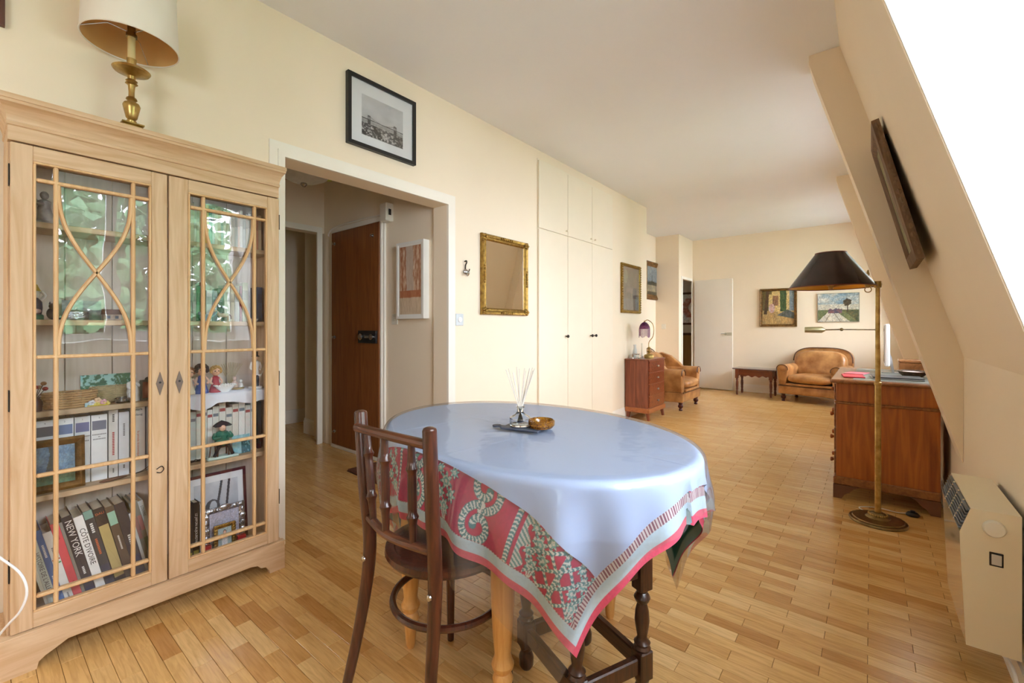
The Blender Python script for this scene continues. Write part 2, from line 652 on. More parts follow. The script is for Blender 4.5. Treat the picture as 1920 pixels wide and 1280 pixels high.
# ---- left wall with its wide opening to the entrance hall
WT = 0.145
OY0, OY1, OZ = 1.065, 2.228, 2.04
mb = MB()
mb.box(WL - WT, WL, -3.0, OY0, 0, CEIL)
mb.box(WL - WT, WL, OY1, 5.95, 0, CEIL)
mb.box(WL - WT, WL, OY0, OY1, OZ, CEIL)
setting(mb, 'wall_left')
# niche behind the end of the left wall, doorway to the next room, far wall
setting(MB().box(-3.23, -3.08, 5.95, 8.05, 0, CEIL).box(-3.23, WL - WT, 5.83, 5.95, 0, CEIL), 'wall_niche')
mb = MB()
mb.box(-3.08, -2.66, 8.0, 8.12, 0, CEIL)
mb.box(-2.74, -2.66, 8.12, FAR + 0.1, 2.03, CEIL)
setting(mb, 'wall_niche_return')
mb = MB()
mb.box(-2.66, 1.0, FAR, FAR + 0.12, 0, CEIL)
setting(mb, 'wall_far')
mb = MB()
mb.box(-4.2, -4.1, 8.0, 9.7, 0, CEIL).box(-4.1, -2.6, 9.6, 9.7, 0, CEIL).box(-4.1, -3.09, 7.96, 8.06, 0, CEIL).box(-2.66, -2.58, FAR + 0.12, 9.6, 0, CEIL)
setting(mb, 'wall_next_room', mat('next_room_paint', (232, 222, 205), rough=0.7))
setting(MB().box(-4.2, -3.3, 7.9, 9.8, CEIL, CEIL + 0.1), 'ceiling_next_room', CEILP)
# wall behind the photographer
setting(MB().box(-2.6, 1.0, -3.12, -3.0, 0, CEIL), 'wall_back')

# ---- mansard side: knee wall, slope, dormers and two raking piers
SLP = 0.285


def sx_(z, x0=-0.146):
    return x0 + SLP * (CEIL - z)


KNEE = 0.37
KZ = CEIL - (KNEE + 0.146) / SLP
mb = MB()
ys = [-3.0]
for a, b in DORMERS: ys += [a, b]
ys.append(FAR)
sect = [(sx_(CEIL), CEIL), (KNEE, KZ), (KNEE, 0), (KNEE + 0.14, 0), (KNEE + 0.14, KZ), (sx_(CEIL) + 0.15, CEIL)]
for i in range(0, len(ys), 2):
    mb.prism(sect, ys[i], ys[i + 1], 'y')
for a, b in DORMERS:
    sill = [(KNEE, 0), (KNEE + 0.14, 0), (KNEE + 0.14, WZ0), (min(KNEE, sx_(WZ0)), WZ0), (KNEE, KZ)]
    mb.prism(sill, a, b, 'y')
    mb.prism([(sx_(CEIL), CEIL), (sx_(WZ1), WZ1), (sx_(WZ1) + 0.15, WZ1), (sx_(CEIL) + 0.15, CEIL)], a, b, 'y')
setting(mb, 'wall_right')
mb = MB()
for a, b in DORMERS:
    ck = [(sx_(WZ0) + 0.004, WZ0), (sx_(WZ1) + 0.004, WZ1), (WX + 0.05, WZ1), (WX + 0.05, WZ0)]
    mb.prism(ck, a - 0.06, a + 0.006, 'y'); mb.prism(ck, b - 0.006, b + 0.06, 'y')
    mb.box(sx_(WZ1) + 0.01, WX + 0.05, a - 0.06, b + 0.06, WZ1, WZ1 + 0.05)
    mb.box(sx_(WZ0) + 0.01, WX + 0.05, a - 0.06, b + 0.06, WZ0 - 0.05, WZ0)
setting(mb, 'wall_dormers', WHITEP)
mb = MB()
for y0, y1 in ((3.25, 3.5), (6.03, 6.28)):
    mb.prism([(-0.297, CEIL), (-0.297, CEIL - 0.05), (0.369, 0.44), (KNEE, KZ), (sx_(CEIL), CEIL)], y0, y1, 'y')
setting(mb, 'wall_piers')
# dormer windows: frame, mullions and panes
PANE = thin_glass('window_pane', gloss=0.35, base=0.02)
for i, (a, b) in enumerate(DORMERS):
    fr = MB()
    fr.box(WX, WX + 0.05, a, b, WZ0, WZ0 + 0.08).box(WX, WX + 0.05, a, b, WZ1 - 0.07, WZ1)
    n = 3
    for k in range(n + 1):
        yc = a + (b - a) * k / n
        fr.box(WX, WX + 0.05, max(a, yc - 0.045), min(b, yc + 0.045), WZ0 + 0.08, WZ1 - 0.07)
    w = struct(fr.build('window_%d' % (i + 1), WHITEP, smooth=False))
    for k in range(n):
        ya = a + (b - a) * k / n + 0.045; yb = a + (b - a) * (k + 1) / n - 0.045
        MB().box(WX + 0.022, WX + 0.026, ya, yb, WZ0 + 0.08, WZ1 - 0.07).build('pane', PANE, w, smooth=False)

# ---- entrance hall behind the opening
HC = 2.62
mb = MB()
mb.box(-4.42, WL - WT, 2.25, 2.38, 0, HC)
setting(mb, 'wall_hall_door_side')
mb = MB()
mb.box(-4.32, -4.22, -0.4, 1.45, 0, HC).box(-4.32, -4.22, 1.45, 2.25, 2.07, HC)
setting(mb, 'wall_hall_left', WARMP)
setting(MB().box(-4.32, WL - WT, -0.5, -0.4, 0, HC), 'wall_hall_near', WARMP)
setting(MB().box(-4.32, WL - WT, -0.5, 2.38, HC, HC + 0.1), 'ceiling_hall', CEILP)
mb = MB()
mb.box(-5.5, -5.38, 0.8, 3.2, 0, 2.45).box(-4.78, -4.42, 2.33, 3.2, 0, 2.45).box(-5.38, -4.78, 3.1, 3.2, 0, 2.45).box(-5.38, -4.32, 0.8, 0.9, 0, 2.45)
setting(mb, 'wall_corridor', WARMP)
setting(MB().box(-5.5, -4.32, 0.8, 3.2, 2.45, 2.55), 'ceiling_corridor', CEILP)


# ---- baseboards and trims
def baseboard(name, segs, h=0.135, t=0.016):
    mb = MB()
    for x0, y0, x1, y1, nx, ny in segs:
        if nx:
            a, b = (x0, x0 + nx * t), (y0, y1)
            mb.box(min(a), max(a), min(b), max(b), 0, h - 0.025)
            a2 = (x0, x0 + nx * t * 0.55)
            mb.box(min(a2), max(a2), min(b), max(b), h - 0.025, h)
        else:
            a, b = (x0, x1), (y0, y0 + ny * t)
            mb.box(min(a), max(a), min(b), max(b), 0, h - 0.025)
            b2 = (y0, y0 + ny * t * 0.55)
            mb.box(min(a), max(a), min(b2), max(b2), h - 0.025, h)
    return struct(mb.build(name, TRIMP, smooth=False))


baseboard('baseboard_left', [(WL, -3.0, WL, 0.05, 1, 0), (WL, 2.31, WL, 3.35, 1, 0), (WL, 4.89, WL, 5.95, 1, 0)])
baseboard('baseboard_far', [(-1.9, FAR, KNEE, FAR, 0, -1)])
baseboard('baseboard_right', [(KNEE, -3, KNEE, FAR, -1, 0)], h=0.12)
baseboard('baseboard_niche', [(-3.08, 5.95, -3.08, 8.0, 1, 0), (-3.064, 8.0, -2.66, 8.0, 0, -1)])
baseboard('baseboard_hall', [(-3.13, 2.25, WL - WT, 2.25, 0, -1), (-4.22, -0.4, -4.22, 1.37, 1, 0)])
baseboard('baseboard_corridor', [(-5.38, 0.9, -5.38, 3.1, 1, 0), (-4.78, 2.33, -4.42, 2.33, 0, -1), (-4.78, 2.36, -4.78, 3.1, -1, 0)], h=0.16)


def casing(name, plane, axis, a0, a1, top, sgn, w=0.075, t=0.02, mtl=None):
    """stepped casing round an opening; axis 'y': opening runs along y on the plane x = plane"""
    mb = MB()
    def bx(u0, u1, z0, z1, d):
        if axis == 'y': mb.box(min(plane, plane + sgn * d), max(plane, plane + sgn * d), u0, u1, z0, z1)
        else: mb.box(u0, u1, min(plane, plane + sgn * d), max(plane, plane + sgn * d), z0, z1)
    h_ = w * 0.45
    bx(a0 - w, a0 - h_, 0, top + w, t * 0.6); bx(a1 + h_, a1 + w, 0, top + w, t * 0.6); bx(a0 - h_, a1 + h_, top + h_, top + w, t * 0.6)
    bx(a0 - h_, a0, 0, top + h_, t); bx(a1, a1 + h_, 0, top + h_, t); bx(a0, a1, top, top + h_, t)
    return struct(mb.build(name, mtl or TRIMP, smooth=False))


casing('trim_1', WL, 'y', OY0, OY1, OZ, 1)
casing('trim_2', -4.22, 'y', 1.45, 2.17, 2.07, 1, w=0.055)
casing('trim_3', 2.25, 'x', -4.02, -3.24, 2.045, -1, w=0.045, t=0.03)
casing('trim_4', -2.66, 'y', 8.17, 8.70, 2.02, 1, w=0.05, t=0.015)
# ================================================================== fitted things on the walls
BRASS = mat('aged_brass', (196, 166, 104), rough=0.32, metal=0.9, var=0.25, scale=30, c2=(150, 120, 66))
DBRASS = mat('dark_brass', (146, 122, 80), rough=0.35, metal=0.9, var=0.2, scale=40)
STEEL = mat('polished_steel', (190, 190, 190), rough=0.25, metal=1.0, var=0.05)
BLACK = mat('black_lacquer', (28, 28, 30), rough=0.4, var=0.1)
DARKM = mat('dark_bronze', (60, 52, 46), rough=0.4, metal=0.8, var=0.2, scale=40)
PLASTIC = mat('ivory_plastic', (236, 230, 214), rough=0.35, var=0.01)
WHITEPL = mat('white_plastic', (240, 240, 240), rough=0.35, var=0.01)

# ---- fitted cupboard in the left wall: three tall doors, three top doors
cup = thing('fitted_cupboard', 'cream fitted wall cupboard with three tall doors and three upper doors', 'cupboard', (WL + 0.001, 3.36, 0))
MB().box(0.0, 0.004, 0, 1.52, 0, 2.72).build('carcass', mat('cupboard_paint', (243, 231, 209), rough=0.5, var=0.01), cup, smooth=False)
MB().box(0.0, 0.012, 0, 1.52, 0, 0.075).build('plinth', TRIMP, cup, smooth=False)
CUPP = mat('cupboard_paint', (243, 231, 209), rough=0.5, var=0.01)
ds = [(0.004, 0.508), (0.513, 1.012), (1.017, 1.516)]
for i, (a, b) in enumerate(ds):
    d = MB().cbox(0.004, 0.018, a, b, 0.08, 2.062, 0.002).build('door', CUPP, cup, smooth=False)
    ky = b - 0.035 if i < 2 else a + 0.045
    MB().lathe([(0.006, 0), (0.006, 0.014), (0.015, 0.02), (0.017, 0.028), (0.011, 0.036), (0, 0.038)], 12, (0.018, ky, 1.052), 'x').build('knob', DARKM, d)
    d = MB().cbox(0.004, 0.018, a, b, 2.072, 2.70, 0.002).build('upper_door', CUPP, cup, smooth=False)
    ky = b - 0.035 if i < 2 else a + 0.045
    MB().lathe([(0.005, 0), (0.005, 0.01), (0.012, 0.016), (0.009, 0.026), (0, 0.028)], 12, (0.018, ky, 2.115), 'x').build('knob', CUPP, d)

# ---- brown entrance door in the hall
DOORW = wood('brown_door_veneer', (116, 64, 27), (146, 87, 41), 'z', 0.7, rough=0.35)
dr = struct(MB().cbox(-4.012, -3.245, 2.212, 2.248, 0.035, 2.04, 0.003).build('door_1', DOORW, smooth=False))
for (x, z) in ((-3.95, 1.93), (-3.33, 1.93), (-3.95, 1.05), (-3.95, 0.16)):
    MB().lathe([(0.016, 0), (0.016, 0.004), (0.008, 0.006), (0.008, 0.022), (0.012, 0.024), (0.0, 0.03)], 12, (x, 2.212, z), 'y').build('stud', STEEL, dr)
    dr.children[-1].data.transform(Matrix.Translation((0, 2.212, 0)) @ Matrix.Diagonal((1, -1, 1, 1)) @ Matrix.Translation((0, -2.212, 0)))
lk = MB().cbox(-3.535, -3.262, 2.195, 2.212, 1.005, 1.115, 0.003).build('lock_case', BLACK, dr, smooth=False)
MB().lathe([(0.03, 0), (0.03, -0.02), (0.02, -0.03), (0.0, -0.03)], 16, (-3.47, 2.195, 1.06), 'y').build('lock_knob', STEEL, lk)
MB().lathe([(0.026, 0), (0.026, -0.02), (0.016, -0.028), (0.0, -0.028)], 16, (-3.31, 2.195, 1.06), 'y').build('lock_knob', STEEL, lk)
MB().cbox(-3.42, -3.36, 2.185, 2.195, 1.05, 1.07, 0.002).build('bolt', STEEL, lk, smooth=False)
MB().cbox(-4.03, -3.22, 2.215, 2.249, 0.0, 0.03, 0.004).build('threshold', TRIMP, dr, smooth=False)

# door bell chime box over the door casing
t = thing('door_chime', 'small ivory chime box above corner of brown entrance door', 'chime', (-3.13, 2.25, 2.02))
MB().cbox(-0.05, 0.04, -0.075, 0, 0, 0.15, 0.006).build('case', PLASTIC, t, smooth=False)
MB().box(0.0395, 0.0415, -0.05, -0.025, 0.05, 0.1).build('slot', BLACK, t, smooth=False)
# cable run along the top of the casing
tag(MB().tube(smooth_path([(-3.15, 2.228, 2.09), (-3.6, 2.228, 2.104), (-3.98, 2.228, 2.095), (-4.08, 2.222, 2.05), (-4.085, 2.225, 2.02)]), 0.008, 6).build('cable_duct', TRIMP), 'cream cable duct running along the casing above brown door', 'cable')

# light switches
def switch(name, loc, axis, label, m=None, rocker=True):
    t = thing(name, label, 'switch', loc)
    if axis == 'x':
        MB().cbox(0, 0.009, -0.04, 0.04, -0.045, 0.045, 0.003).build('plate', m or PLASTIC, t, smooth=False)
        MB().lathe([(0.02, 0), (0.02, 0.006), (0.013, 0.009), (0, 0.009)], 16, (0.009, 0, 0), 'x').build('button', WHITEPL, t)
    else:
        MB().cbox(-0.04, 0.04, -0.009, 0, -0.045, 0.045, 0.003).build('plate', m or PLASTIC, t, smooth=False)
        MB().cbox(-0.012, 0.012, -0.016, -0.009, -0.018, 0.018, 0.002).build('rocker', PLASTIC, t, smooth=False)


switch('light_switch', (WL, 2.353, 1.20), 'x', 'white round-button light switch on wall right of the opening', mat('grey_white_plastic', (214, 222, 226), rough=0.4))
switch('light_switch', (-3.068, 2.25, 1.21), 'y', 'ivory rocker light switch on hall wall beside brown door')
switch('light_switch', (-2.93, 8.0, 1.16), 'y', 'cream light switch on niche return beside far doorway')

# small figure hook on the wall
t = thing('wall_hook', 'small dark metal wall hook left of gilt mirror', 'hook', (WL, 2.41, 1.545))
MB().tube(smooth_path([(0.004, 0, 0.1), (0.02, 0.0, 0.105), (0.024, 0, 0.09), (0.012, 0, 0.07), (0.01, 0, 0.03)]), 0.005, 6).build('stem', DARKM, t)
MB().ell((0.014, 0, 0.02), (0.014, 0.026, 0.022)).build('boss', STEEL, t)
MB().tube(smooth_path([(0.014, 0, 0.02), (0.03, 0.0, -0.01), (0.045, 0, 0.0), (0.05, 0, 0.02)]), 0.005, 6).build('prong', STEEL, t)
MB().tube(smooth_path([(0.014, 0.02, 0.02), (0.02, 0.03, 0.03), (0.02, 0.036, 0.045)]), 0.004, 6).build('prong', DARKM, t)

# ================================================================== pictures and mirrors
PRINT = vcol_mat('printed_paper', rough=0.55)
OILS = vcol_mat('oil_paint', rough=0.42, coat=0.15, bump=0.15, bscale=220)
GILT = mat('aged_gilt', (176, 142, 70), rough=0.38, metal=0.85, var=0.3, scale=35, c2=(122, 92, 42), bump=0.35, bscale=90)
GILTD = mat('dull_gilt_wood', (150, 112, 58), rough=0.45, metal=0.5, var=0.3, scale=30, c2=(80, 54, 26), bump=0.3, bscale=120)
DARKFR = mat('dark_frame_wood', (52, 40, 28), rough=0.45, var=0.2, scale=30)
MIRROR = mat('mirror_silver', (225, 225, 222), rough=0.015, metal=1.0, var=0.0)
PICGLASS = thin_glass('picture_glass', gloss=0.22, base=0.01)


def frame_part(t, w, h, prof, m, name='frame', orn=None):
    """mitred moulding; prof = [(inset from outer edge, height off wall)...]; local x across, y off wall, z up, origin bottom centre"""
    mb = MB()
    loops = []
    for ins, ht in prof:
        loops.append([(-w / 2 + ins, -ht, ins), (w / 2 - ins, -ht, ins), (w / 2 - ins, -ht, h - ins), (-w / 2 + ins, -ht, h - ins)])
    vs = [p for L in loops for p in L]; fs = []
    for j in range(len(loops) - 1):
        for i in range(4):
            k = (i + 1) % 4
            fs.append((j * 4 + i, j * 4 + k, j * 4 + 4 + k, j * 4 + 4 + i))
    mb.add(vs, fs)
    if orn: orn(mb)
    return mb.build(name, m, t, smooth=True, angle=30)


def picture(name, label, loc, rz, w, h, prof, m, fn, inner, nu=70, nv=70, mtl=None, cat='picture', orn=None, glass=False, mat_w=0.0, mat_c=(236, 238, 242), tilt=0.0):
    """rz = 0 faces -y; parts: frame, canvas, optional mount and glass"""
    if mtl is None and not mat_w:
        _f0 = fn
        fn = lambda u, v: _f0(u, v) * (0.72 + 0.5 * vnoise(u * 1.4, v, 34, 3))[:, None] + 0.05 * (vnoise(u, v * 1.3, 21, 2) - 0.5)[:, None] * np.array([1.2, 0.2, -1.0])
    t = thing(name, label, cat, loc, rz)
    if tilt: t.rotation_euler = (tilt, 0, rz)
    frame_part(t, w, h, prof, m, orn=orn)
    d = prof[-1][1]
    x0 = w / 2 - inner
    if mat_w:
        mb = MB()
        a, b, c, e = -x0, x0, inner, h - inner
        q = mat_w
        mb.box(a, b, -d, -d + 0.002, c, c + q[0]).box(a, b, -d, -d + 0.002, e - q[1], e)
        mb.box(a, a + q[2], -d, -d + 0.002, c + q[0], e - q[1]).box(b - q[2], b, -d, -d + 0.002, c + q[0], e - q[1])
        mb.build('mount', mat('mount_board', mat_c, rough=0.7, var=0.005), t, smooth=False)
        sheet('print', (a + q[2], -d + 0.0015, c + q[0]), (b - a - 2 * q[2], 0, 0), (0, 0, e - c - q[0] - q[1]), nu, nv, fn, mtl or PRINT, t)
    else:
        sheet('canvas', (-x0, -d + 0.001, inner), (2 * x0, 0, 0), (0, 0, h - 2 * inner), nu, nv, fn, mtl or OILS, t)
    if glass:
        MB().box(-x0, x0, -d - 0.004, -d - 0.002, inner, h - inner).build('glazing', PICGLASS, t, smooth=False)
    MB().box(-w / 2 + 0.004, w / 2 - 0.004, -min(0.008, d - 0.003), -0.001, 0.004, h - 0.004).build('backing', DARKFR, t, smooth=False)
    return t


FACE_R = PI / 2      # hung on the left wall, facing +x


def p_bridge(u, v):
    n = vnoise(u, v, 5); n2 = vnoise(u * 3, v * 3, 12)
    c = mixc((176, 180, 186), (206, 209, 214), n)
    hz = 0.40 - 0.02 * u
    g = vnoise(u, v, 26, 4)
    land = mixc((30, 30, 34), (205, 206, 208), (g - 0.42) * 3.2)
    c = np.where((v < hz - 0.08)[:, None], land, c)
    river = (v < hz) & (v >= hz - 0.08)
    c = np.where(river[:, None], mixc((120, 122, 126), (190, 192, 196), n2), c)
    deck = np.abs(v - (hz + 0.025)) < 0.012
    c = np.where(deck[:, None], np.array([55, 56, 60]) / 255, c)
    for tx in (0.17, 0.80):
        tw = (np.abs(u - tx) < 0.035) & (v > hz - 0.1) & (v < hz + 0.13)
        hole = (np.abs(np.abs(u - tx) - 0.014) < 0.008) & (v > hz + 0.03) & (v < hz + 0.09)
        c = np.where((tw & ~hole)[:, None], np.array([48, 48, 52]) / 255, c)
    s = (u - 0.17) / 0.63
    cab = (hz + 0.03 + 0.09 * (2 * s - 1) ** 2)
    c = np.where((((np.abs(v - cab) < 0.006) & (s > 0) & (s < 1)))[:, None], np.array([80, 80, 84]) / 255, c)
    return c


picture('framed_photograph', 'black framed black and white bridge photograph above the opening', (WL, 1.672, 2.235), FACE_R, 0.50, 0.425,
        [(0, 0), (0, 0.03), (0.022, 0.03), (0.022, 0.016)], BLACK, p_bridge, 0.022, 150, 110, glass=True, mat_w=(0.06, 0.075, 0.075), mat_c=(232, 235, 240))


def gilt_orn(w, h):
    def f(mb):
        for sx in (-1, 1):
            for z in (0.018, h - 0.018):
                for k in range(5):
                    a = k * 1.256
                    mb.ell((sx * (w / 2 - 0.025) + 0.018 * math.cos(a), -0.03, z + (0.012 if z < h / 2 else -0.012) + 0.018 * math.sin(a)), (0.016, 0.012, 0.012), 8, 6)
            for k in range(7):
                mb.ell((sx * (w / 2 - 0.02), -0.032, h / 2 + (k - 3) * 0.022), (0.012, 0.01, 0.014 - abs(k - 3) * 0.002), 8, 6)
        for z in (0.016, h - 0.016):
            for k in range(7):
                mb.ell(((k - 3) * 0.024, -0.032, z), (0.014 - abs(k - 3) * 0.002, 0.01, 0.012), 8, 6)
    return f


t = thing('gilt_mirror', 'wall mirror in ornate gilt frame between opening and cupboard', 'mirror', (WL, 2.884, 1.245), FACE_R)
frame_part(t, 0.60, 0.65, [(0, 0), (0, 0.022), (0.008, 0.034), (0.022, 0.03), (0.03, 0.022), (0.044, 0.026), (0.055, 0.014)], GILT, orn=gilt_orn(0.60, 0.65))
MB().box(-0.247, 0.247, -0.015, -0.012, 0.053, 0.597).build('glass', MIRROR, t, smooth=False)
MB().box(-0.29, 0.29, -0.01, -0.001, 0.01, 0.64).build('backing', DARKFR, t, smooth=False)


def p_dark(u, v):
    n = vnoise(u, v, 5, 4)
    c = mixc((84, 70, 50), (128, 108, 80), n)
    arch = ((u - 0.18) / 0.12) ** 2 + ((v - 0.78) / 0.16) ** 2 < 1
    c = np.where(arch[:, None], mixc((150, 140, 104), (120, 112, 84), n), c)
    fig = (np.abs(u - 0.72) < 0.14) & (v > 0.28) & (v < 0.5 + 0.06 * n)
    c = np.where(fig[:, None], mixc((36, 32, 34), (60, 50, 48), n), c)
    tab = (np.abs(u - 0.42) < 0.2) & (np.abs(v - 0.45) < 0.06)
    c = np.where(tab[:, None], mixc((110, 84, 70), (150, 120, 96), n), c)
    c = np.where((v < 0.26)[:, None], mixc((96, 90, 84), (120, 112, 104), n), c)
    return c


def bead_orn(w, h):
    def f(mb):
        n = int(h / 0.03)
        for k in range(n):
            for s in (-1, 1):
                mb.ell((s * (w / 2 - 0.014), -0.026, 0.02 + (h - 0.04) * k / (n - 1)), (0.012, 0.009, 0.011), 6, 5)
        n = int(w / 0.03)
        for k in range(1, n - 1):
            for z in (0.014, h - 0.014):
                mb.ell((-w / 2 + 0.014 + (w - 0.028) * k / (n - 1), -0.026, z), (0.011, 0.009, 0.011), 6, 5)
    return f


picture('gilt_framed_painting', 'dark interior painting in beaded gilt frame above chest of drawers', (WL, 5.415, 1.325), FACE_R, 0.575, 0.625,
        [(0, 0), (0, 0.022), (0.028, 0.024), (0.04, 0.012)], GILT, p_dark, 0.04, 60, 60, orn=bead_orn(0.575, 0.625), cat='painting', glass=True)


def p_city(u, v):
    n = vnoise(u, v, 6, 4)
    c = mixc((86, 104, 122), (150, 156, 150), n * v + 0.2)
    sk = 0.42 + 0.1 * vnoise(u, v * 0, 18, 2) + 0.32 * np.exp(-((u - 0.5) / 0.02) ** 2)
    c = np.where((v < sk)[:, None], mixc((38, 42, 36), (90, 84, 60), n), c)
    c = np.where((v < 0.34)[:, None], mixc((110, 104, 84), (170, 160, 130), n), c)
    c = np.where((v < 0.12)[:, None], mixc((60, 56, 44), (96, 88, 66), n), c)
    return c


picture('framed_cityscape', 'small river cityscape painting in wide dark gilt frame in niche', (-3.08, 7.78, 1.64), FACE_R, 0.62, 0.68,
        [(0, 0), (0, 0.03), (0.02, 0.045), (0.09, 0.02)], GILTD, p_city, 0.09, 50, 50, cat='painting')


def p_house(u, v):
    n = vnoise(u, v, 7, 4); n2 = vnoise(u * 2, v, 14, 3)
    c = mixc((206, 178, 110), (226, 204, 150), n)                     # sunlit house
    c = np.where((((u < 0.2) | ((v > 0.9) & (u < 0.3))))[:, None], mixc((70, 74, 40), (126, 104, 60), n2), c)
    win = (np.abs(u - 0.42) < 0.09) & (v > 0.56) & (v < 0.86)
    c = np.where(win[:, None], mixc((122, 84, 60), (160, 120, 90), n2), c)
    ivy = (np.abs(u - 0.66 - 0.04 * (n - 0.5)) < 0.1) & (v > 0.38)
    c = np.where(ivy[:, None], mixc((44, 72, 44), (90, 112, 66), n2), c)
    c = np.where(((u > 0.86) & (v > 0.4))[:, None], mixc((120, 140, 160), (160, 174, 180), n), c)
    c = np.where((v < 0.42 - 0.1 * u)[:, None], mixc((158, 122, 74), (206, 178, 120), n2), c)
    bush = (v < 0.44 - 0.5 * np.abs(u - 0.8)) & (v > 0.16 + 0.2 * (1 - u))
    c = np.where((bush & (u > 0.4))[:, None], mixc((60, 76, 60), (120, 116, 130), n2), c)
    fig = ((u - 0.3) / 0.1) ** 2 + ((v - 0.48) / 0.14) ** 2 < 1
    c = np.where(fig[:, None], mixc((214, 150, 140), (190, 200, 206), (v - 0.35) * 0 + n2), c)
    tree = (np.abs(u - 0.1 - 0.12 * (v - 0.4)) < 0.05) & (v > 0.3)
    c = np.where(tree[:, None], mixc((60, 44, 30), (96, 70, 46), n), c)
    return c


picture('framed_garden_painting', 'garden and sunlit house painting in narrow brown gilt frame on far wall', (-1.241, FAR, 1.158), 0, 0.55, 0.65,
        [(0, 0), (0, 0.03), (0.012, 0.034), (0.02, 0.026), (0.036, 0.03), (0.042, 0.014)], GILTD, p_house, 0.042, 110, 120, cat='painting')


def p_road(u, v):
    n = vnoise(u, v, 5, 4); n2 = vnoise(u, v, 18, 3)
    c = mixc((120, 150, 170), (214, 210, 196), (n - 0.3) * 2)
    c = np.where((v < 0.62)[:, None], mixc((196, 190, 170), (206, 204, 190), n), c)
    c = np.where((v < 0.42)[:, None], mixc((90, 104, 70), (130, 132, 86), n2), c)
    road = (np.abs(u - (0.36 + 0.08 * (0.4 - v))) < 0.06 + 0.85 * (0.40 - v)) & (v < 0.40)
    c = np.where(road[:, None], mixc((196, 190, 172), (214, 208, 192), n2), c)
    for k in (-0.2, 0.16):
        rut = (np.abs(u - (0.36 + 0.08 * (0.4 - v)) - k * (0.4 - v) * 2.6) < 0.012) & (v < 0.38)
        c = np.where(rut[:, None], np.array([150, 140, 120]) / 255, c)
    vil = (v > 0.3) & (v < 0.38 + 0.12 * vnoise(u, v * 0, 16, 2)) & (u > 0.26) & (u < 0.6)
    c = np.where(vil[:, None], mixc((76, 84, 110), (150, 90, 84), n2), c)
    hedge = (v < 0.42) & (v > 0.02 + 0.38 * (1 - (u - 0.62) * 3)) & (u > 0.6)
    c = np.where(hedge[:, None], mixc((52, 72, 44), (124, 110, 70), n2), c)
    tree = ((u - 0.72) / 0.13) ** 2 + ((v - 0.68) / 0.15) ** 2 < 1.1 - 0.9 * n2
    c = np.where(tree[:, None], mixc((56, 52, 42), (104, 92, 66), n2), c)
    tr = (np.abs(u - 0.73) < 0.015) & (v > 0.35) & (v < 0.66)
    c = np.where(tr[:, None], np.array([70, 56, 44]) / 255, c)
    return c


picture('unframed_road_painting', 'unframed country road landscape canvas on far wall', (-0.413, FAR, 1.23), 0, 0.54, 0.46,
        [(0, 0), (0, 0.022), (0.006, 0.024), (0.007, 0.021)], mat('canvas_edge', (150, 146, 130), rough=0.8), p_road, 0.007, 120, 100, cat='painting')


def p_sepia(u, v):
    n = vnoise(u, v, 5, 4); n2 = vnoise(u, v * 0.6, 22, 3)
    c = mixc((176, 122, 88), (226, 206, 182), (n2 - 0.25) * 1.8)
    trunk = np.abs(np.sin(u * 19 + 2 * n)) < 0.28
    c = np.where((trunk & (v > 0.3) & ((u < 0.34) | (u > 0.62)))[:, None], mixc((150, 84, 52), (190, 130, 96), n2), c)
    mid = np.abs(u - 0.48) < 0.12 + 0.1 * n
    c = np.where((mid & (v > 0.35))[:, None], mixc((206, 190, 176), (188, 166, 146), n2), c)
    c = np.where((np.abs(v - 0.3) < 0.05)[:, None], mixc((168, 92, 60), (196, 140, 100), n2), c)
    c = np.where((v < 0.24)[:, None], mixc((196, 170, 140), (226, 206, 180), n2), c)
    return c


picture('white_framed_print', 'sepia forest print in white box frame on hall wall', (-2.81, 2.25, 1.21), 0, 0.335, 0.605,
        [(0, 0), (0, 0.055), (0.02, 0.055), (0.02, 0.05), (0.035, 0.05)], mat('white_frame_paint', (240, 238, 232), rough=0.4, var=0.01), p_sepia, 0.035, 70, 120, mtl=PRINT, cat='print')

# small dark corner of a frame at the very left edge of the view
picture('dark_framed_picture', 'dark wooden framed picture on wall left of glazed cabinet', (WL, -0.128, 2.215), FACE_R, 0.44, 0.55,
        [(0, 0), (0, 0.025), (0.03, 0.03), (0.045, 0.012)], wood('mahogany_frame', (64, 34, 24), (92, 52, 36), 'z'), p_dark, 0.045, 40, 40, cat='picture')

# carved wooden picture leaning out from the slope
def carve_orn(w, h):
    def f(mb):
        n = 16
        for k in range(n):
            for s in (-1, 1):
                mb.ell((s * (w / 2 - 0.006), -0.014, 0.03 + (h - 0.06) * k / (n - 1)), (0.012, 0.014, 0.018), 7, 5)
    return f


def p_icon(u, v):
    n = vnoise(u, v, 6, 4)
    c = mixc((120, 120, 84), (170, 160, 110), n)
    return np.where((((u - 0.5) / 0.3) ** 2 + ((v - 0.5) / 0.35) ** 2 < 1)[:, None], mixc((96, 70, 50), (150, 120, 80), n), c)


CARVED = wood('carved_dark_oak', (84, 62, 44), (126, 98, 72), 'z', 1.4, rough=0.7)
t = picture('carved_frame_picture', 'picture in carved brown wooden frame leaning out from sloping wall', (0, 0, 0), 0, 0.46, 0.70,
            [(0, 0), (0, 0.03), (0.05, 0.035), (0.07, 0.02)], CARVED, p_icon, 0.07, 40, 40, cat='picture', orn=carve_orn(0.46, 0.70))
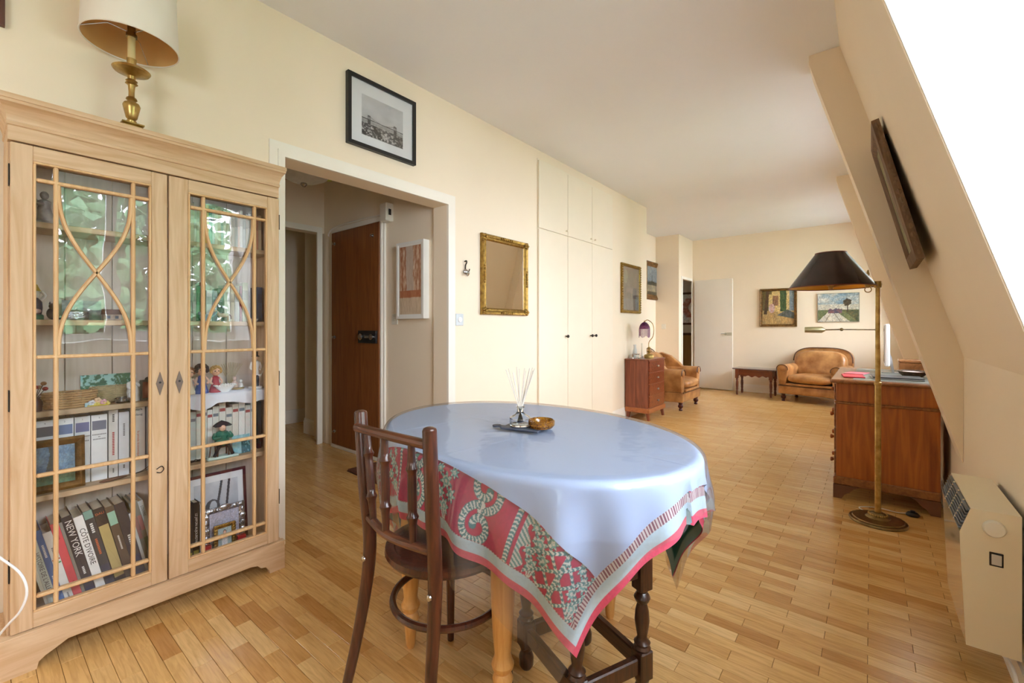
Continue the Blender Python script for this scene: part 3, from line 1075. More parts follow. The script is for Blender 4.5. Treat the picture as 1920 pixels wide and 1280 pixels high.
# local x runs back along the wall (-y), local y into the slope, z up the slope
_p0 = Vector((0.178 + 0.012, 2.75, 1.46)); _p1 = Vector((0.012 + 0.016, 2.75, 2.14))
_zz = (_p1 - _p0).normalized(); _xx = Vector((0, -1, 0)); _yy = _zz.cross(_xx)
t.matrix_world = Matrix(((_xx.x, _yy.x, _zz.x, _p0.x), (_xx.y, _yy.y, _zz.y, 2.98), (_xx.z, _yy.z, _zz.z, _p0.z), (0, 0, 0, 1)))
for s_ in (-1, 1):
    MB().tube([(s_ * 0.16, 0.0, 0.62), (s_ * 0.14, 0.045, 0.66)], 0.004, 6).build('hanging_wire', DARKM, t)

# ---- white door leaf folded back against the far wall, its doorway and the picture seen beyond
t = struct(MB().cbox(-2.61, -1.945, FAR - 0.06, FAR - 0.022, 0.012, 2.03, 0.003).build('door_2', mat('white_door_gloss', (238, 230, 216), rough=0.35, var=0.01), smooth=False))
h = MB().cbox(-2.075, -1.955, FAR - 0.066, FAR - 0.06, 0.995, 1.055, 0.002).build('handle_plate', mat('bone_plate', (206, 200, 178), rough=0.4), t, smooth=False)
MB().tube(smooth_path([(-2.05, FAR - 0.066, 1.025), (-2.05, FAR - 0.1, 1.025), (-2.13, FAR - 0.105, 1.025)], 4), 0.008, 8).build('handle', STEEL, h)
picture('framed_figure_drawing', 'framed pink figure drawing seen through the far doorway', (-3.02, 9.6, 1.2), 0, 0.55, 0.68,
        [(0, 0), (0, 0.02), (0.04, 0.02), (0.04, 0.012)], wood('brown_frame', (84, 60, 36), (110, 80, 50), 'z'),
        lambda u, v: mixc((236, 232, 226), (190, 120, 104), ((np.abs(u - 0.5 - 0.1 * np.sin(v * 9)) < 0.16) & (v > 0.2) & (v < 0.85)) * vnoise(u, v, 9, 3) * 1.4), 0.04, 50, 60, cat='drawing')
t = thing('bed_headboard', 'brown panelled board standing in room beyond far doorway', 'headboard', (-3.1, 9.55, 0), PI / 2)
MB().cbox(-0.02, 0.02, -0.5, 0.5, 0.0, 0.98, 0.004).build('panel', wood('tan_panel', (150, 116, 62), (170, 134, 80), 'z'), t, smooth=False)
MB().cbox(-0.03, 0.03, -0.52, 0.52, 0.98, 1.03, 0.006).build('rail', wood('brown_rail', (84, 58, 34), (104, 74, 44), 'y'), t, smooth=False)

# ---- hall ceiling lamp: glass bowl with painted flowers, switched off
t = thing('hall_ceiling_lamp', 'glass bowl ceiling lamp with painted flowers in the entrance hall', 'lamp', (-3.30, 1.60, HC))
MB().lathe([(0.06, 0), (0.06, -0.03), (0.012, -0.035), (0.012, -0.24), (0.03, -0.25)], 16).build('rod', STEEL, t)
BOWL = mat('frosted_bowl_glass', (232, 232, 226), rough=0.35, var=0.1, scale=14, trans=0.0)
bw = MB().lathe([(0.20, -0.30), (0.196, -0.315), (0.16, -0.355), (0.10, -0.385), (0.03, -0.40), (0.0, -0.40)], 28).build('bowl', BOWL, t)
for k, (c, a) in enumerate((((196, 200, 60), 0.4), ((90, 80, 190), 1.2), ((196, 200, 60), 3.2), ((90, 80, 190), 4.4), ((200, 90, 90), 5.4))):
    MB().lathe([(0.03, 0.0), (0.022, 0.006), (0.0, 0.008)], 8, (0.172 * math.cos(a - 1.9), 0.172 * math.sin(a - 1.9), -0.346)).build('flower', mat('flower_%d' % k, c, rough=0.4), bw)
MB().lathe([(0.022, -0.40), (0.024, -0.412), (0.012, -0.425), (0.0, -0.43)], 12).build('finial', STEEL, t)
# ================================================================== dining table with its cloths
PINE = wood('turned_pine', (206, 148, 78), (228, 178, 108), 'z', 1.2, rough=0.4, coat=0.1)
TC = Vector((-1.053, 1.379)); TA, TB, TR = 0.656, 0.466, math.radians(-10.9)
TZ = 0.735
tab = thing('dining_table', 'oval dining table on light turned pine legs under draped cloths', 'table', (TC.x, TC.y, 0), 0)
oval = [(TA * math.cos(a) * math.cos(TR) - TB * math.sin(a) * math.sin(TR), TA * math.cos(a) * math.sin(TR) + TB * math.sin(a) * math.cos(TR)) for a in [2 * PI * i / 72 for i in range(72)]]
MB().prism(oval, TZ - 0.024, TZ, 'z').build('tabletop', PINE, tab, smooth=False)
LEG = [(0.013, 0), (0.017, 0.012), (0.02, 0.06), (0.024, 0.09), (0.029, 0.098), (0.031, 0.11), (0.026, 0.122), (0.022, 0.128), (0.031, 0.14), (0.034, 0.152), (0.028, 0.166),
       (0.024, 0.18), (0.03, 0.24), (0.035, 0.34), (0.036, 0.42), (0.032, 0.49), (0.028, 0.515), (0.034, 0.525), (0.037, 0.54), (0.03, 0.552), (0.034, 0.565)]
lx = [(-1.28, 1.005), (-0.845, 1.0), (-0.80, 1.60), (-1.235, 1.61)]
for x, y in lx:
    mb = MB().lathe(LEG, 20, (x - TC.x, y - TC.y, 0))
    mb.cbox(x - TC.x - 0.034, x - TC.x + 0.034, y - TC.y - 0.034, y - TC.y + 0.034, 0.565, TZ - 0.024, 0.003)
    mb.build('leg', PINE, tab)
for i in range(4):
    a = Vector(lx[i]) - TC; b = Vector(lx[(i + 1) % 4]) - TC
    d = (b - a).normalized(); n = Vector((-d.y, d.x)) * 0.011
    a = a + d * 0.036; b = b - d * 0.036
    MB().prism([tuple(a + n), tuple(b + n), tuple(b - n), tuple(a - n)], TZ - 0.11, TZ - 0.025, 'z').build('apron', PINE, tab, smooth=False)

# ---- drape: a flat rectangle laid over the oval; what lies beyond the edge hangs down
_ea = np.linspace(0, 2 * PI, 1441)[:-1]
_ex = TA * np.cos(_ea); _ey = TB * np.sin(_ea)
_arc = np.concatenate([[0], np.cumsum(np.hypot(np.diff(_ex), np.diff(_ey)))])


def drape(name, rect, rot, nu, nv, z0, gap, fold, colfn, m, parent=None, solid=True, inward=0.16, phase=0.0, shift=(0, 0), crease=None):
    """rect = (x-, x+, y-, y+) half sizes of the cloth, in the frame turned by rot about the table centre"""
    u = np.linspace(-rect[0], rect[1], nu); v = np.linspace(-rect[2], rect[3], nv)
    U, V = np.meshgrid(u, v); U = U.ravel(); V = V.ravel()
    c, s = math.cos(rot - TR), math.sin(rot - TR)
    x = c * U - s * V + shift[0]; y = s * U + c * V + shift[1]      # in the oval's own frame
    ins = (x / TA) ** 2 + (y / TB) ** 2
    # nearest point on the oval
    out = ins > 1.0
    th = np.arctan2(y / TB, x / TA)
    for _ in range(14):                                            # nearest point on the oval (damped Newton)
        cx_, sy_ = np.cos(th), np.sin(th)
        f = (TA * TA - TB * TB) * cx_ * sy_ - x * TA * sy_ + y * TB * cx_
        fp = (TA * TA - TB * TB) * (cx_ * cx_ - sy_ * sy_) - x * TA * cx_ - y * TB * sy_
        th = th - np.clip(f / np.where(np.abs(fp) < 1e-4, -1e-4, fp), -0.2, 0.2)
    ex = TA * np.cos(th); ey = TB * np.sin(th)
    px = ex / TA ** 2; py = ey / TB ** 2
    L_ = np.hypot(px, py) + 1e-9; px = px / L_; py = py / L_
    idx = np.clip(((th % (2 * PI)) / (2 * PI) * 1440).astype(float), 0, 1439.999)
    d = np.where(out, np.hypot(x - ex, y - ey), 0.0)
    R = 0.014 + gap
    ang = np.clip(d / R, 0, PI / 2)
    off = R * np.sin(ang)                        # roll over the rounded edge
    drop = np.where(d < R * PI / 2, R * (1 - np.cos(ang)), R + (d - R * PI / 2))
    s_ = np.interp(idx, np.arange(1440), _arc)
    hang = np.clip(d - 0.03, 0, 1)
    wav = np.sin(s_ * 24 + phase) * 0.5 + np.sin(s_ * 43 + 1.3 + phase * 2) * 0.5
    off = off + fold * np.clip(hang * 6, 0, 1) * (wav + 0.9) * 0.5 - inward * np.clip(d - 0.16, 0, 1)
    off = np.where(out, off, 0)
    X = np.where(out, ex + px * off, x); Y = np.where(out, ey + py * off, y)
    Z = z0 + gap - np.where(out, drop, 0)
    Z = Z + np.where(out, 0, 0.0012 * (vnoise(x, y, 6, 2) - 0.5))
    if crease:
        for q in crease:
            dd = (U if q[0] == 'u' else V) - q[1]
            Z = Z + np.where(out, 0, 0.0022 * np.exp(-(dd / 0.005) ** 2) * np.clip(vnoise(U, V, 5, 2) * 2 - 0.5, 0, 1))
    ct, st = math.cos(TR), math.sin(TR)
    WXx = ct * X - st * Y; WYy = st * X + ct * Y
    P = np.stack([WXx, WYy, Z], 1)
    i, j = np.meshgrid(np.arange(nu - 1), np.arange(nv - 1))
    a = (j * nu + i).ravel()
    F = np.stack([a, a + 1, a + nu + 1, a + nu], 1)
    me = bpy.data.meshes.new(name)
    me.from_pydata(P.tolist(), [], F.tolist())
    me.polygons.foreach_set('use_smooth', [True] * len(F))
    if colfn is not None:
        set_col(me, colfn(U, V, rect))
    me.materials.append(m)
    o = bpy.data.objects.new(name, me); COL.objects.link(o)
    if parent is not None: o.parent = parent
    else: o.location = (TC.x, TC.y, 0)
    return o


# ---- printed cotton cloth: crimson ground, teal and white motifs, pale border with pink hem
def spiral_d(x, y, cx, cy, r0, r1, turns, a0, hand=1):
    """distance to an Archimedean scroll sampled densely, with arc parameter"""
    t = np.linspace(0, 1, 90)
    r = r0 + (r1 - r0) * t; a = a0 + hand * 2 * PI * turns * t
    sx = cx + r * np.cos(a); sy = cy + r * np.sin(a)
    d = np.full(len(x), 9.0); arc = np.zeros(len(x))
    L = np.concatenate([[0], np.cumsum(np.hypot(np.diff(sx), np.diff(sy)))])
    sel = np.hypot(x - cx, y - cy) < max(r0, r1) + 0.03
    q = np.where(sel)[0]
    if len(q):
        D = np.hypot(x[q, None] - sx[None], y[q, None] - sy[None])
        k = D.argmin(1); d[q] = D[np.arange(len(q)), k]; arc[q] = L[k]
    return d, arc


CRIM = np.array([194, 46, 94]) / 255; PINKH = np.array([224, 92, 120]) / 255; PALE = np.array([196, 226, 244]) / 255
TEAL = np.array([84, 148, 158]) / 255; WHITEC = np.array([226, 236, 236]) / 255


def rope(c, d, arc, w, per=0.012):
    body = d < w
    stripe = np.sin(arc / per * 2 * PI + d / w * 2.2) > 0.1
    c = np.where(body[:, None], np.where(stripe[:, None], WHITEC, TEAL), c)
    c = np.where(((d >= w * 0.86) & body)[:, None], TEAL * 0.8, c)
    return c


def cloth_print(U, V, rect):
    W0, W1, H0, H1 = rect
    e = np.minimum(np.minimum(U + W0, W1 - U), np.minimum(V + H0, H1 - V))      # distance to hem
    ev = np.minimum(V + H0, H1 - V); eu = np.minimum(U + W0, W1 - U)
    n = vnoise(U, V, 160, 2)
    c = np.tile(CRIM, (len(U), 1)) * (0.92 + 0.16 * n[:, None])
    vv = np.where(V < 0, V + H0, H1 - V)         # distance up from the long hem
    uu = np.where(U > 0, W1 - U, U + W0)         # distance in from the short hem
    # flower sprays in panels along the long sides
    for k in range(-9, 10):
        cx = 0.18 * k - 0.03
        for q, (dx, dy, r) in enumerate(((0.0, 0.10, 0.030), (-0.024, 0.135, 0.024), (0.028, 0.145, 0.026), (0.0, 0.175, 0.03), (-0.03, 0.205, 0.02), (0.03, 0.21, 0.02))):
            rr = np.hypot(U - cx - dx, vv - dy); th = np.arctan2(vv - dy, U - cx - dx)
            R = r * (0.78 + 0.22 * np.sin(7 * th + q))
            c = np.where((rr < R)[:, None], np.where((np.sin(rr * 520) + 0.6 * np.sin(5 * th + rr * 200) > 0.15)[:, None], WHITEC, np.array([130, 196, 202]) / 255), c)
            c = np.where(((rr < R) & (rr > R * 0.86))[:, None], TEAL * 0.75, c)
        for sgn in (-1, 0, 1):
            st = np.abs(U - cx - sgn * (vv - 0.045) * 0.28) < 0.0028
            c = np.where((st & (vv > 0.05) & (vv < 0.1))[:, None], WHITEC, c)
        # twisted cord between the panels
        d = np.abs(U - cx - 0.09)
        c = np.where((vv < 0.3)[:, None], rope(c, d, vv, 0.0095), c)
    # big scrolls
    for cx, hand in ((0.30, 1), (0.0, -1), (-0.42, 1)):
        sel = (np.abs(U - cx) < 0.085) & (vv < 0.3)
        c = np.where(sel[:, None], CRIM * (0.92 + 0.16 * n[:, None]), c)
        for cy, a0, h in ((0.21, -PI / 2, hand), (0.105, PI / 2, hand)):
            d, arc = spiral_d(U, vv, cx, cy, 0.06, 0.014, 1.25, a0, h)
            c = rope(c, d, arc, 0.0125)
    # acanthus strip and chain net filling the corners
    corner = (np.abs(U) > 0.44) & (V < 9)
    a0 = np.where(U > 0, U - 0.44, -U - 0.44)
    strip = corner & (a0 < 0.04) & (vv < 0.4)
    lob = np.sin(vv * 90) * 0.012 + 0.028
    c = np.where((strip & (a0 < lob))[:, None], np.where((np.sin(vv * 420 + a0 * 260) > 0.0)[:, None], WHITEC, np.array([104, 164, 170]) / 255), c)
    net = corner & (a0 > 0.045)
    g1 = (a0 * 0.85 + vv) ; g2 = (a0 * 0.85 - vv)
    per = 0.062
    d1 = np.abs(((g1 / per) % 1) - 0.5) * per; d2 = np.abs(((g2 / per) % 1) - 0.5) * per
    c = np.where(net[:, None], rope(c, np.minimum(d1, d2) * 0.8, np.where(d1 < d2, g2, g1), 0.0058, 0.02), c)
    # border
    band = (eu < 0.085) & (eu >= 0.058) | ((ev < 0.062) & (ev >= 0.058))
    along = np.where(eu < ev, V, U)
    c = np.where(band[:, None], np.where((np.sin(along / 0.011 * 2 * PI) > 0)[:, None], np.array([222, 214, 216]) / 255, np.array([130, 70, 96]) / 255), c)
    c = np.where((e < 0.058)[:, None], PALE * (0.97 + 0.06 * n[:, None]), c)
    c = np.where((e < 0.024)[:, None], PINKH * (0.95 + 0.1 * n[:, None]), c)
    return c


CR = math.radians(-7)
rectA = (0.86, 0.80, 0.69, 0.69)
cloth = drape('printed_tablecloth', rectA, CR, 720, 600, TZ + 0.001, 0.002, 0.036, cloth_print, vcol_mat('printed_cotton', rough=0.85, bump=0.05, bscale=700), phase=0.7)
tag(cloth, 'crimson and teal patterned tablecloth with pink hem under pale blue cloth', 'tablecloth')


def lining(U, V, rect):
    e = np.minimum(np.minimum(U + rect[0], rect[1] - U), np.minimum(V + rect[2], rect[3] - V))
    n = vnoise(U, V, 18, 4)
    c = mixc((22, 40, 40), (62, 74, 58), (n - 0.45) * 3)
    c = np.where((e < 0.085)[:, None], mixc((20, 92, 96), (34, 110, 112), n), c)
    c = np.where((e < 0.04)[:, None], mixc((120, 160, 166), (150, 184, 188), n), c)
    return c


ln = drape('underside', (0.855, 0.795, 0.685, 0.685), CR, 150, 120, TZ - 0.0005, 0.0, 0.034, lining, vcol_mat('cloth_reverse', rough=0.9), parent=cloth, phase=0.7, inward=0.165)

BLUE = mat('pale_blue_cotton', (184, 208, 249), rough=0.8, var=0.015, scale=5, bump=0.06, bscale=600)
rectB = (0.80, 0.72, 0.475, 0.475)
bl = drape('pale_blue_overcloth', rectB, CR, 460, 290, TZ + 0.003, 0.008, 0.042, None, BLUE, phase=0.7, crease=(('u', -0.3), ('u', 0.08), ('u', 0.42), ('v', 0.0), ('v', 0.24)))
tag(bl, 'pale blue plain cloth spread over the patterned tablecloth', 'tablecloth')
PLAS = thin_glass('clear_plastic_film', tint=(252, 252, 252), gloss=0.5, base=0.045, rough=0.12, wave=0.25, wscale=9, milk=0.05)
pl = drape('clear_plastic_cover', (0.94, 0.80, 0.80, 0.80), math.radians(-9), 160, 140, TZ + 0.006, 0.016, 0.05, None, PLAS, phase=0.7, inward=0.13)
tag(pl, 'clear plastic sheet covering the cloths and hanging past their hems', 'plastic cover')

# ---- things standing on the table
ZT = TZ + 0.0235
t = thing('leather_pouch', 'flat dark grey leather coaster with tab under glass bottle', 'coaster', (-1.035, 1.345, ZT - 0.001), math.radians(12))
GREYL = mat('grey_leather', (70, 76, 90), rough=0.5, var=0.1, bump=0.1)
MB().cbox(-0.07, 0.085, -0.055, 0.05, 0, 0.006, 0.002).build('pad', GREYL, t, smooth=False)
MB().lathe([(0.0, 0), (0.017, 0.0), (0.017, 0.005), (0.0, 0.005)], 14, (-0.102, -0.022, 0.0)).cbox(-0.095, -0.068, -0.034, -0.012, 0.0, 0.005, 0.001).build('tab', GREYL, t)

GLASSC = _new('clear_bottle_glass')[0]
_p = GLASSC.node_tree.nodes['Principled BSDF']
_p.inputs['Transmission Weight'].default_value = 1.0; _p.inputs['Roughness'].default_value = 0.02; _p.inputs['IOR'].default_value = 1.45
_p.inputs['Base Color'].default_value = (0.96, 0.98, 1.0, 1)
t = thing('reed_diffuser', 'clear glass bottle holding a fan of thin white reeds', 'diffuser', (-1.048, 1.345, ZT + 0.0055))
bp_ = [(0.0, 0.0), (0.036, 0.0), (0.041, 0.004), (0.0415, 0.03), (0.036, 0.036), (0.02, 0.044), (0.0125, 0.054), (0.0125, 0.068), (0.017, 0.071), (0.017, 0.075), (0.010, 0.075),
       (0.010, 0.054), (0.018, 0.041), (0.033, 0.032), (0.037, 0.028), (0.036, 0.008), (0.0, 0.006)]
bo = MB().lathe(bp_, 22).build('bottle', GLASSC, t)
REED = mat('white_reed', (222, 214, 202), rough=0.8, var=0.03)
for k in range(13):
    a = (k - 6) / 6.0
    dx, dy = (0.062 * a * 0.8, 0.062 * a * 0.62)
    jx, jy = random.uniform(-0.018, 0.018), random.uniform(-0.018, 0.018)
    ln_ = random.uniform(0.2, 0.225)
    MB().tube([(-dx * 0.2, -dy * 0.2, 0.011), (dx * 0.12, dy * 0.12, 0.072), (dx + jx, dy + jy, ln_)], 0.0017, 6).build('reed', REED, t)

AMBER = _new('amber_glass')[0]
_p = AMBER.node_tree.nodes['Principled BSDF']
_p.inputs['Transmission Weight'].default_value = 0.55; _p.inputs['Roughness'].default_value = 0.06
_tc = AMBER.node_tree.nodes.new('ShaderNodeTexNoise'); _tc.inputs['Scale'].default_value = 18
_rp = AMBER.node_tree.nodes.new('ShaderNodeValToRGB')
_rp.color_ramp.elements[0].color = lin((110, 44, 16)); _rp.color_ramp.elements[1].color = lin((206, 146, 40)); _rp.color_ramp.elements[0].position = 0.4; _rp.color_ramp.elements[1].position = 0.6
AMBER.node_tree.links.new(_tc.outputs['Fac'], _rp.inputs['Fac']); AMBER.node_tree.links.new(_rp.outputs['Color'], _p.inputs['Base Color'])
ash = MB().lathe([(0.0, 0.0), (0.042, 0.0), (0.05, 0.01), (0.05, 0.026), (0.045, 0.03), (0.041, 0.026), (0.038, 0.013), (0.0, 0.01)], 24).build('amber_glass_dish', AMBER, None)
ash.location = (-0.968, 1.372, ZT + 0.0055)
tag(ash, 'small round amber glass dish beside the reed diffuser', 'dish')

# ================================================================== bentwood cafe chair
BENT = wood('dark_bentwood', (46, 20, 14), (86, 42, 24), 'z', 1.6, rough=0.28, coat=0.4, c3=(28, 13, 11))
BENTX = wood('dark_bentwood_across', (56, 26, 16), (104, 54, 30), 'x', 1.6, rough=0.3, coat=0.35, c3=(40, 20, 14))
ch = thing('bentwood_chair', 'dark brown bentwood chair with three-spindle back beside the table', 'chair', (-1.06, 0.98, 0))
cx0, cy0 = -1.06, 0.98


def L(x, y, z): return (x - cx0, y - cy0, z)


postR = smooth_path([L(-0.893, 0.75, 0), L(-0.896, 0.772, 0.25), L(-0.897, 0.785, 0.46), L(-0.905, 0.782, 0.66), L(-0.92, 0.785, 0.865)], 6)
postL = smooth_path([L(-1.225, 0.705, 0), L(-1.205, 0.757, 0.25), L(-1.205, 0.79, 0.46), L(-1.235, 0.79, 0.66), L(-1.272, 0.80, 0.868)], 6)
for pth in (postL, postR):
    mb = MB().tube(pth, [0.014 + 0.006 * min(1, i / 12) for i in range(len(pth))], 12)
    e = pth[-1]
    mb.ell((e[0], e[1], e[2]), (0.0198, 0.0198, 0.010), 12, 6)
    mb.build('back_post', BENT, ch)


def on(pth, z):
    for a, b in zip(pth, pth[1:]):
        if a[2] <= z <= b[2]:
            s = (z - a[2]) / (b[2] - a[2]); return Vector(a).lerp(Vector(b), s)


def rail(z0, z1, bow, r, name):
    a = on(postL, z0); b = on(postR, z1); m = (a + b) / 2 + Vector((0, bow, 0))
    pts = smooth_path([tuple(a + Vector((0, -0.016, 0)) if name == 'top_rail' else a), tuple(m), tuple(b)], 8)
    MB().tube(pts, r, 10).build(name, BENTX, ch)
    return pts


top = rail(0.825, 0.825, -0.012, 0.014, 'top_rail')
low = rail(0.555, 0.545, -0.03, 0.0135, 'lower_rail')
for k in range(3):
    s = (k + 0.62) / 3.35
    a = Vector(top[int(s * (len(top) - 1))]); b = Vector(low[int(s * (len(low) - 1))])
    if k == 0: a = on(postL, 0.82) + Vector((0.028, 0, 0)); b = Vector(low[3])
    N = 26; pts = []; rr = []
    for i in range(N + 1):
        q = i / N; pts.append(tuple(a.lerp(b, q)))
        r0 = 0.0095 + 0.0035 * math.sin(PI * q)
        for bz in (0.26, 0.74):
            r0 += 0.007 * max(0, 1 - abs(q - bz) / 0.035)
        rr.append(r0)
    MB().tube(pts, rr, 10).build('spindle', BENT, ch)
# round seat: ring and dished panel
sz = 0.462
seat = MB().lathe([(0.165, -0.03), (0.188, -0.03), (0.196, -0.018), (0.194, -0.004), (0.184, 0.0), (0.168, -0.001), (0.163, -0.006)], 40, (0.0, 0.0, sz)).build('seat_ring', BENT, ch)
MB().lathe([(0.164, -0.007), (0.12, -0.010), (0.0, -0.013), (0.0, -0.02), (0.166, -0.02)], 36, (0, 0, sz)).build('seat_panel', BENTX, ch)
for (x, y, tx, ty) in ((-1.195, 1.12, -1.16, 1.085), (-0.90, 1.10, -0.945, 1.075)):
    pts = smooth_path([L(x, y, 0), L(x * 0.6 + tx * 0.4, y * 0.6 + ty * 0.4, 0.22), L(tx, ty, sz - 0.03)], 8)
    MB().tube(pts, [0.0115 + 0.008 * i / (len(pts) - 1) for i in range(len(pts))], 10).build('front_leg', BENT, ch)
ring = []
for k in range(40):
    a = 2 * PI * k / 40
    ring.append((0.175 * math.cos(a), 0.175 * math.sin(a) + 0.005, 0.285))
MB().tube(ring, 0.011, 8, closed=True).build('foot_ring', BENT, ch)
for pth in (postL, postR):
    p = on(pth, 0.435)
    MB().lathe([(0.009, 0), (0.008, -0.004), (0.0, -0.006)], 10, (p.x, p.y - 0.02, p.z), 'y').build('screw', STEEL, ch)

# ================================================================== dark oak joint stool under the table
OAK = wood('worn_dark_oak', (38, 24, 18), (78, 46, 28), 'z', 1.8, rough=0.3, coat=0.3, c3=(24, 16, 14))
OAKX = wood('worn_dark_oak_rail', (44, 28, 20), (92, 56, 34), 'x', 1.8, rough=0.35, coat=0.2, c3=(24, 16, 14))
ang = math.atan2(1.412 - 1.18, -0.797 + 0.905)
st = thing('joint_stool', 'dark worn oak joint stool with turned legs pushed under the table', 'stool', (-0.722, 1.245, 0), ang - PI / 2 + math.radians(2))
SW, SD = 0.122, 0.142
LEGS = [(0.022, 0.16), (0.026, 0.168), (0.021, 0.176), (0.025, 0.184), (0.018, 0.192), (0.0145, 0.2), (0.019, 0.225), (0.0225, 0.25), (0.020, 0.28), (0.0145, 0.302), (0.021, 0.31), (0.025, 0.32), (0.02, 0.33), (0.015, 0.336), (0.021, 0.346)]
for sx in (-1, 1):
    for sy in (-1, 1):
        x, y = sx * SD, sy * SW
        mb = MB().lathe(LEGS, 16, (x, y, 0))
        mb.cbox(x - 0.024, x + 0.024, y - 0.024, y + 0.024, 0.075, 0.162, 0.004)
        mb.cbox(x - 0.024, x + 0.024, y - 0.024, y + 0.024, 0.344, 0.46, 0.005)
        mb.lathe([(0.016, 0), (0.024, 0.012), (0.025, 0.04), (0.018, 0.06), (0.024, 0.078)], 14, (x, y, 0))
        mb.build('leg', OAK, st)
for s in (-1, 1):
    MB().cbox(-SD + 0.024, SD - 0.024, s * SW - 0.012, s * SW + 0.012, 0.095, 0.145, 0.004).build('stretcher', OAKX, st, smooth=False)
    MB().cbox(s * SD - 0.012, s * SD + 0.012, -SW + 0.024, SW - 0.024, 0.095, 0.145, 0.004).build('stretcher', OAK, st, smooth=False)
    MB().cbox(-SD + 0.024, SD - 0.024, s * SW - 0.011, s * SW + 0.011, 0.385, 0.46, 0.003).build('apron', OAKX, st, smooth=False)
    MB().cbox(s * SD - 0.011, s * SD + 0.011, -SW + 0.024, SW - 0.024, 0.385, 0.46, 0.003).build('apron', OAK, st, smooth=False)
MB().cbox(-SD - 0.04, SD + 0.04, -SW - 0.04, SW + 0.04, 0.46, 0.482, 0.006).build('seat', OAKX, st, smooth=False)
# ================================================================== pedestal desk beside the slope
DESKW = wood('burr_oak_desk', (142, 70, 22), (188, 108, 42), 'z', 0.6, rough=0.35, coat=0.2, c3=(84, 42, 18))
DESKX = wood('oak_desk_top', (118, 70, 34), (160, 104, 58), 'y', 0.8, rough=0.3, coat=0.25)
dk = thing('pedestal_desk', 'oak pedestal desk with leather top and wooden drawer knobs under sloping wall', 'desk', (0.06, 3.68, 0))
DX0, DX1 = -0.245, 0.265       # local extents of the carcass (room side, wall side)
for y0, y1 in ((0.02, 0.40), (0.72, 1.10)):
    MB().cbox(DX0, DX1, y0, y1, 0.14, 0.632, 0.003).build('pedestal', DESKW, dk, smooth=False)
    MB().cbox(DX0 - 0.015, DX1 + 0.0, y0 - 0.015, y1 + 0.015, 0.09, 0.142, 0.006).build('plinth_moulding', DESKX, dk, smooth=False)
    for k in range(3):
        z0 = 0.155 + k * 0.158
        d = MB().cbox(DX0 - 0.012, DX0 - 0.0005, y0 + 0.02, y1 - 0.02, z0, z0 + 0.148, 0.003).build('drawer', DESKX, dk, smooth=False)
        for ky in (y0 + 0.1, y1 - 0.1):
            MB().lathe([(0.008, 0), (0.009, -0.008), (0.016, -0.016), (0.014, -0.024), (0, -0.027)], 12, (DX0 - 0.012, ky, z0 + 0.074), 'x').build('knob', DESKW, d)
    # bracket feet: corner brackets along the near and far sides
    for yy, s in ((y0 - 0.015, 1), (y1 + 0.015, -1)):
        for xx, sx in ((DX0 - 0.015, 1), (DX1, -1)):
            out = [(xx, 0), (xx + sx * 0.045, 0), (xx + sx * 0.062, 0.03), (xx + sx * 0.085, 0.045), (xx + sx * 0.11, 0.075), (xx + sx * 0.14, 0.09), (xx, 0.09)]
            MB().prism(out, min(yy, yy + s * 0.03), max(yy, yy + s * 0.03), 'y').build('bracket_foot', mat('dull_foot_wood', (120, 76, 48), rough=0.6, var=0.15), dk, smooth=False)
MB().cbox(DX0, DX1, 0.02, 1.10, 0.645, 0.77, 0.003).build('frieze', DESKW, dk, smooth=False)
MB().cbox(DX0 - 0.01, DX1 + 0.01, 0.01, 1.11, 0.63, 0.647, 0.005).build('frieze_moulding', DESKX, dk, smooth=False)
for k in range(3):
    y0 = 0.04 + k * 0.35
    d = MB().cbox(DX0 - 0.012, DX0 - 0.0005, y0, y0 + 0.33, 0.655, 0.76, 0.003).build('drawer', DESKX, dk, smooth=False)
    MB().lathe([(0.008, 0), (0.009, -0.008), (0.016, -0.016), (0.014, -0.024), (0, -0.027)], 12, (DX0 - 0.012, y0 + 0.165, 0.708), 'x').build('knob', DESKW, d)
MB().cbox(DX0 - 0.03, DX1 + 0.02, -0.02, 1.14, 0.77, 0.795, 0.008).build('top', DESKX, dk, smooth=False)
MB().cbox(DX0 + 0.09, DX1 - 0.02, 0.03, 1.08, 0.795, 0.7965, 0.0005).build('leather_inset', mat('green_grey_leather', (120, 124, 116), rough=0.35, var=0.05), dk, smooth=False)

# things on the desk (desk top at z = 0.7975)
ZD = 0.7968


def slab(name, label, cat, loc, rz, sx, sy, sz, m, c=0.002):
    t = MB().cbox(-sx / 2, sx / 2, -sy / 2, sy / 2, 0, sz, c).build(name, m, None, smooth=False)
    t.location = loc; t.rotation_euler = (0, 0, rz)
    return tag(t, label, cat)


slab('red_folder', 'thin red folder lying on the corner of desk leather', 'folder', (-0.10, 3.93, ZD), 0.1, 0.12, 0.20, 0.008, mat('red_card', (206, 62, 74), rough=0.5))
slab('pink_booklet', 'pink booklet lying behind red folder on desk', 'booklet', (-0.085, 4.21, ZD), -0.2, 0.12, 0.18, 0.006, mat('pink_card', (220, 120, 130), rough=0.5))
lp = thing('notebook_computer', 'closed dark notebook computer lying on desk leather', 'computer', (0.13, 3.93, ZD), 0.06)
MB().cbox(-0.13, 0.13, -0.10, 0.10, 0.0, 0.009, 0.003).build('base', mat('silver_case', (176, 178, 182), rough=0.35, metal=0.6), lp, smooth=False)
MB().cbox(-0.13, 0.13, -0.10, 0.10, 0.0095, 0.016, 0.003).build('lid', mat('dark_case', (58, 60, 66), rough=0.35), lp, smooth=False)
mo = thing('computer_screen', 'white flat computer screen seen edge-on at back of desk', 'screen', (0.09, 4.36, ZD), 0)
MB().cbox(-0.014, 0.016, -0.09, 0.24, 0.055, 0.37, 0.008).build('case', WHITEPL, mo, smooth=False)
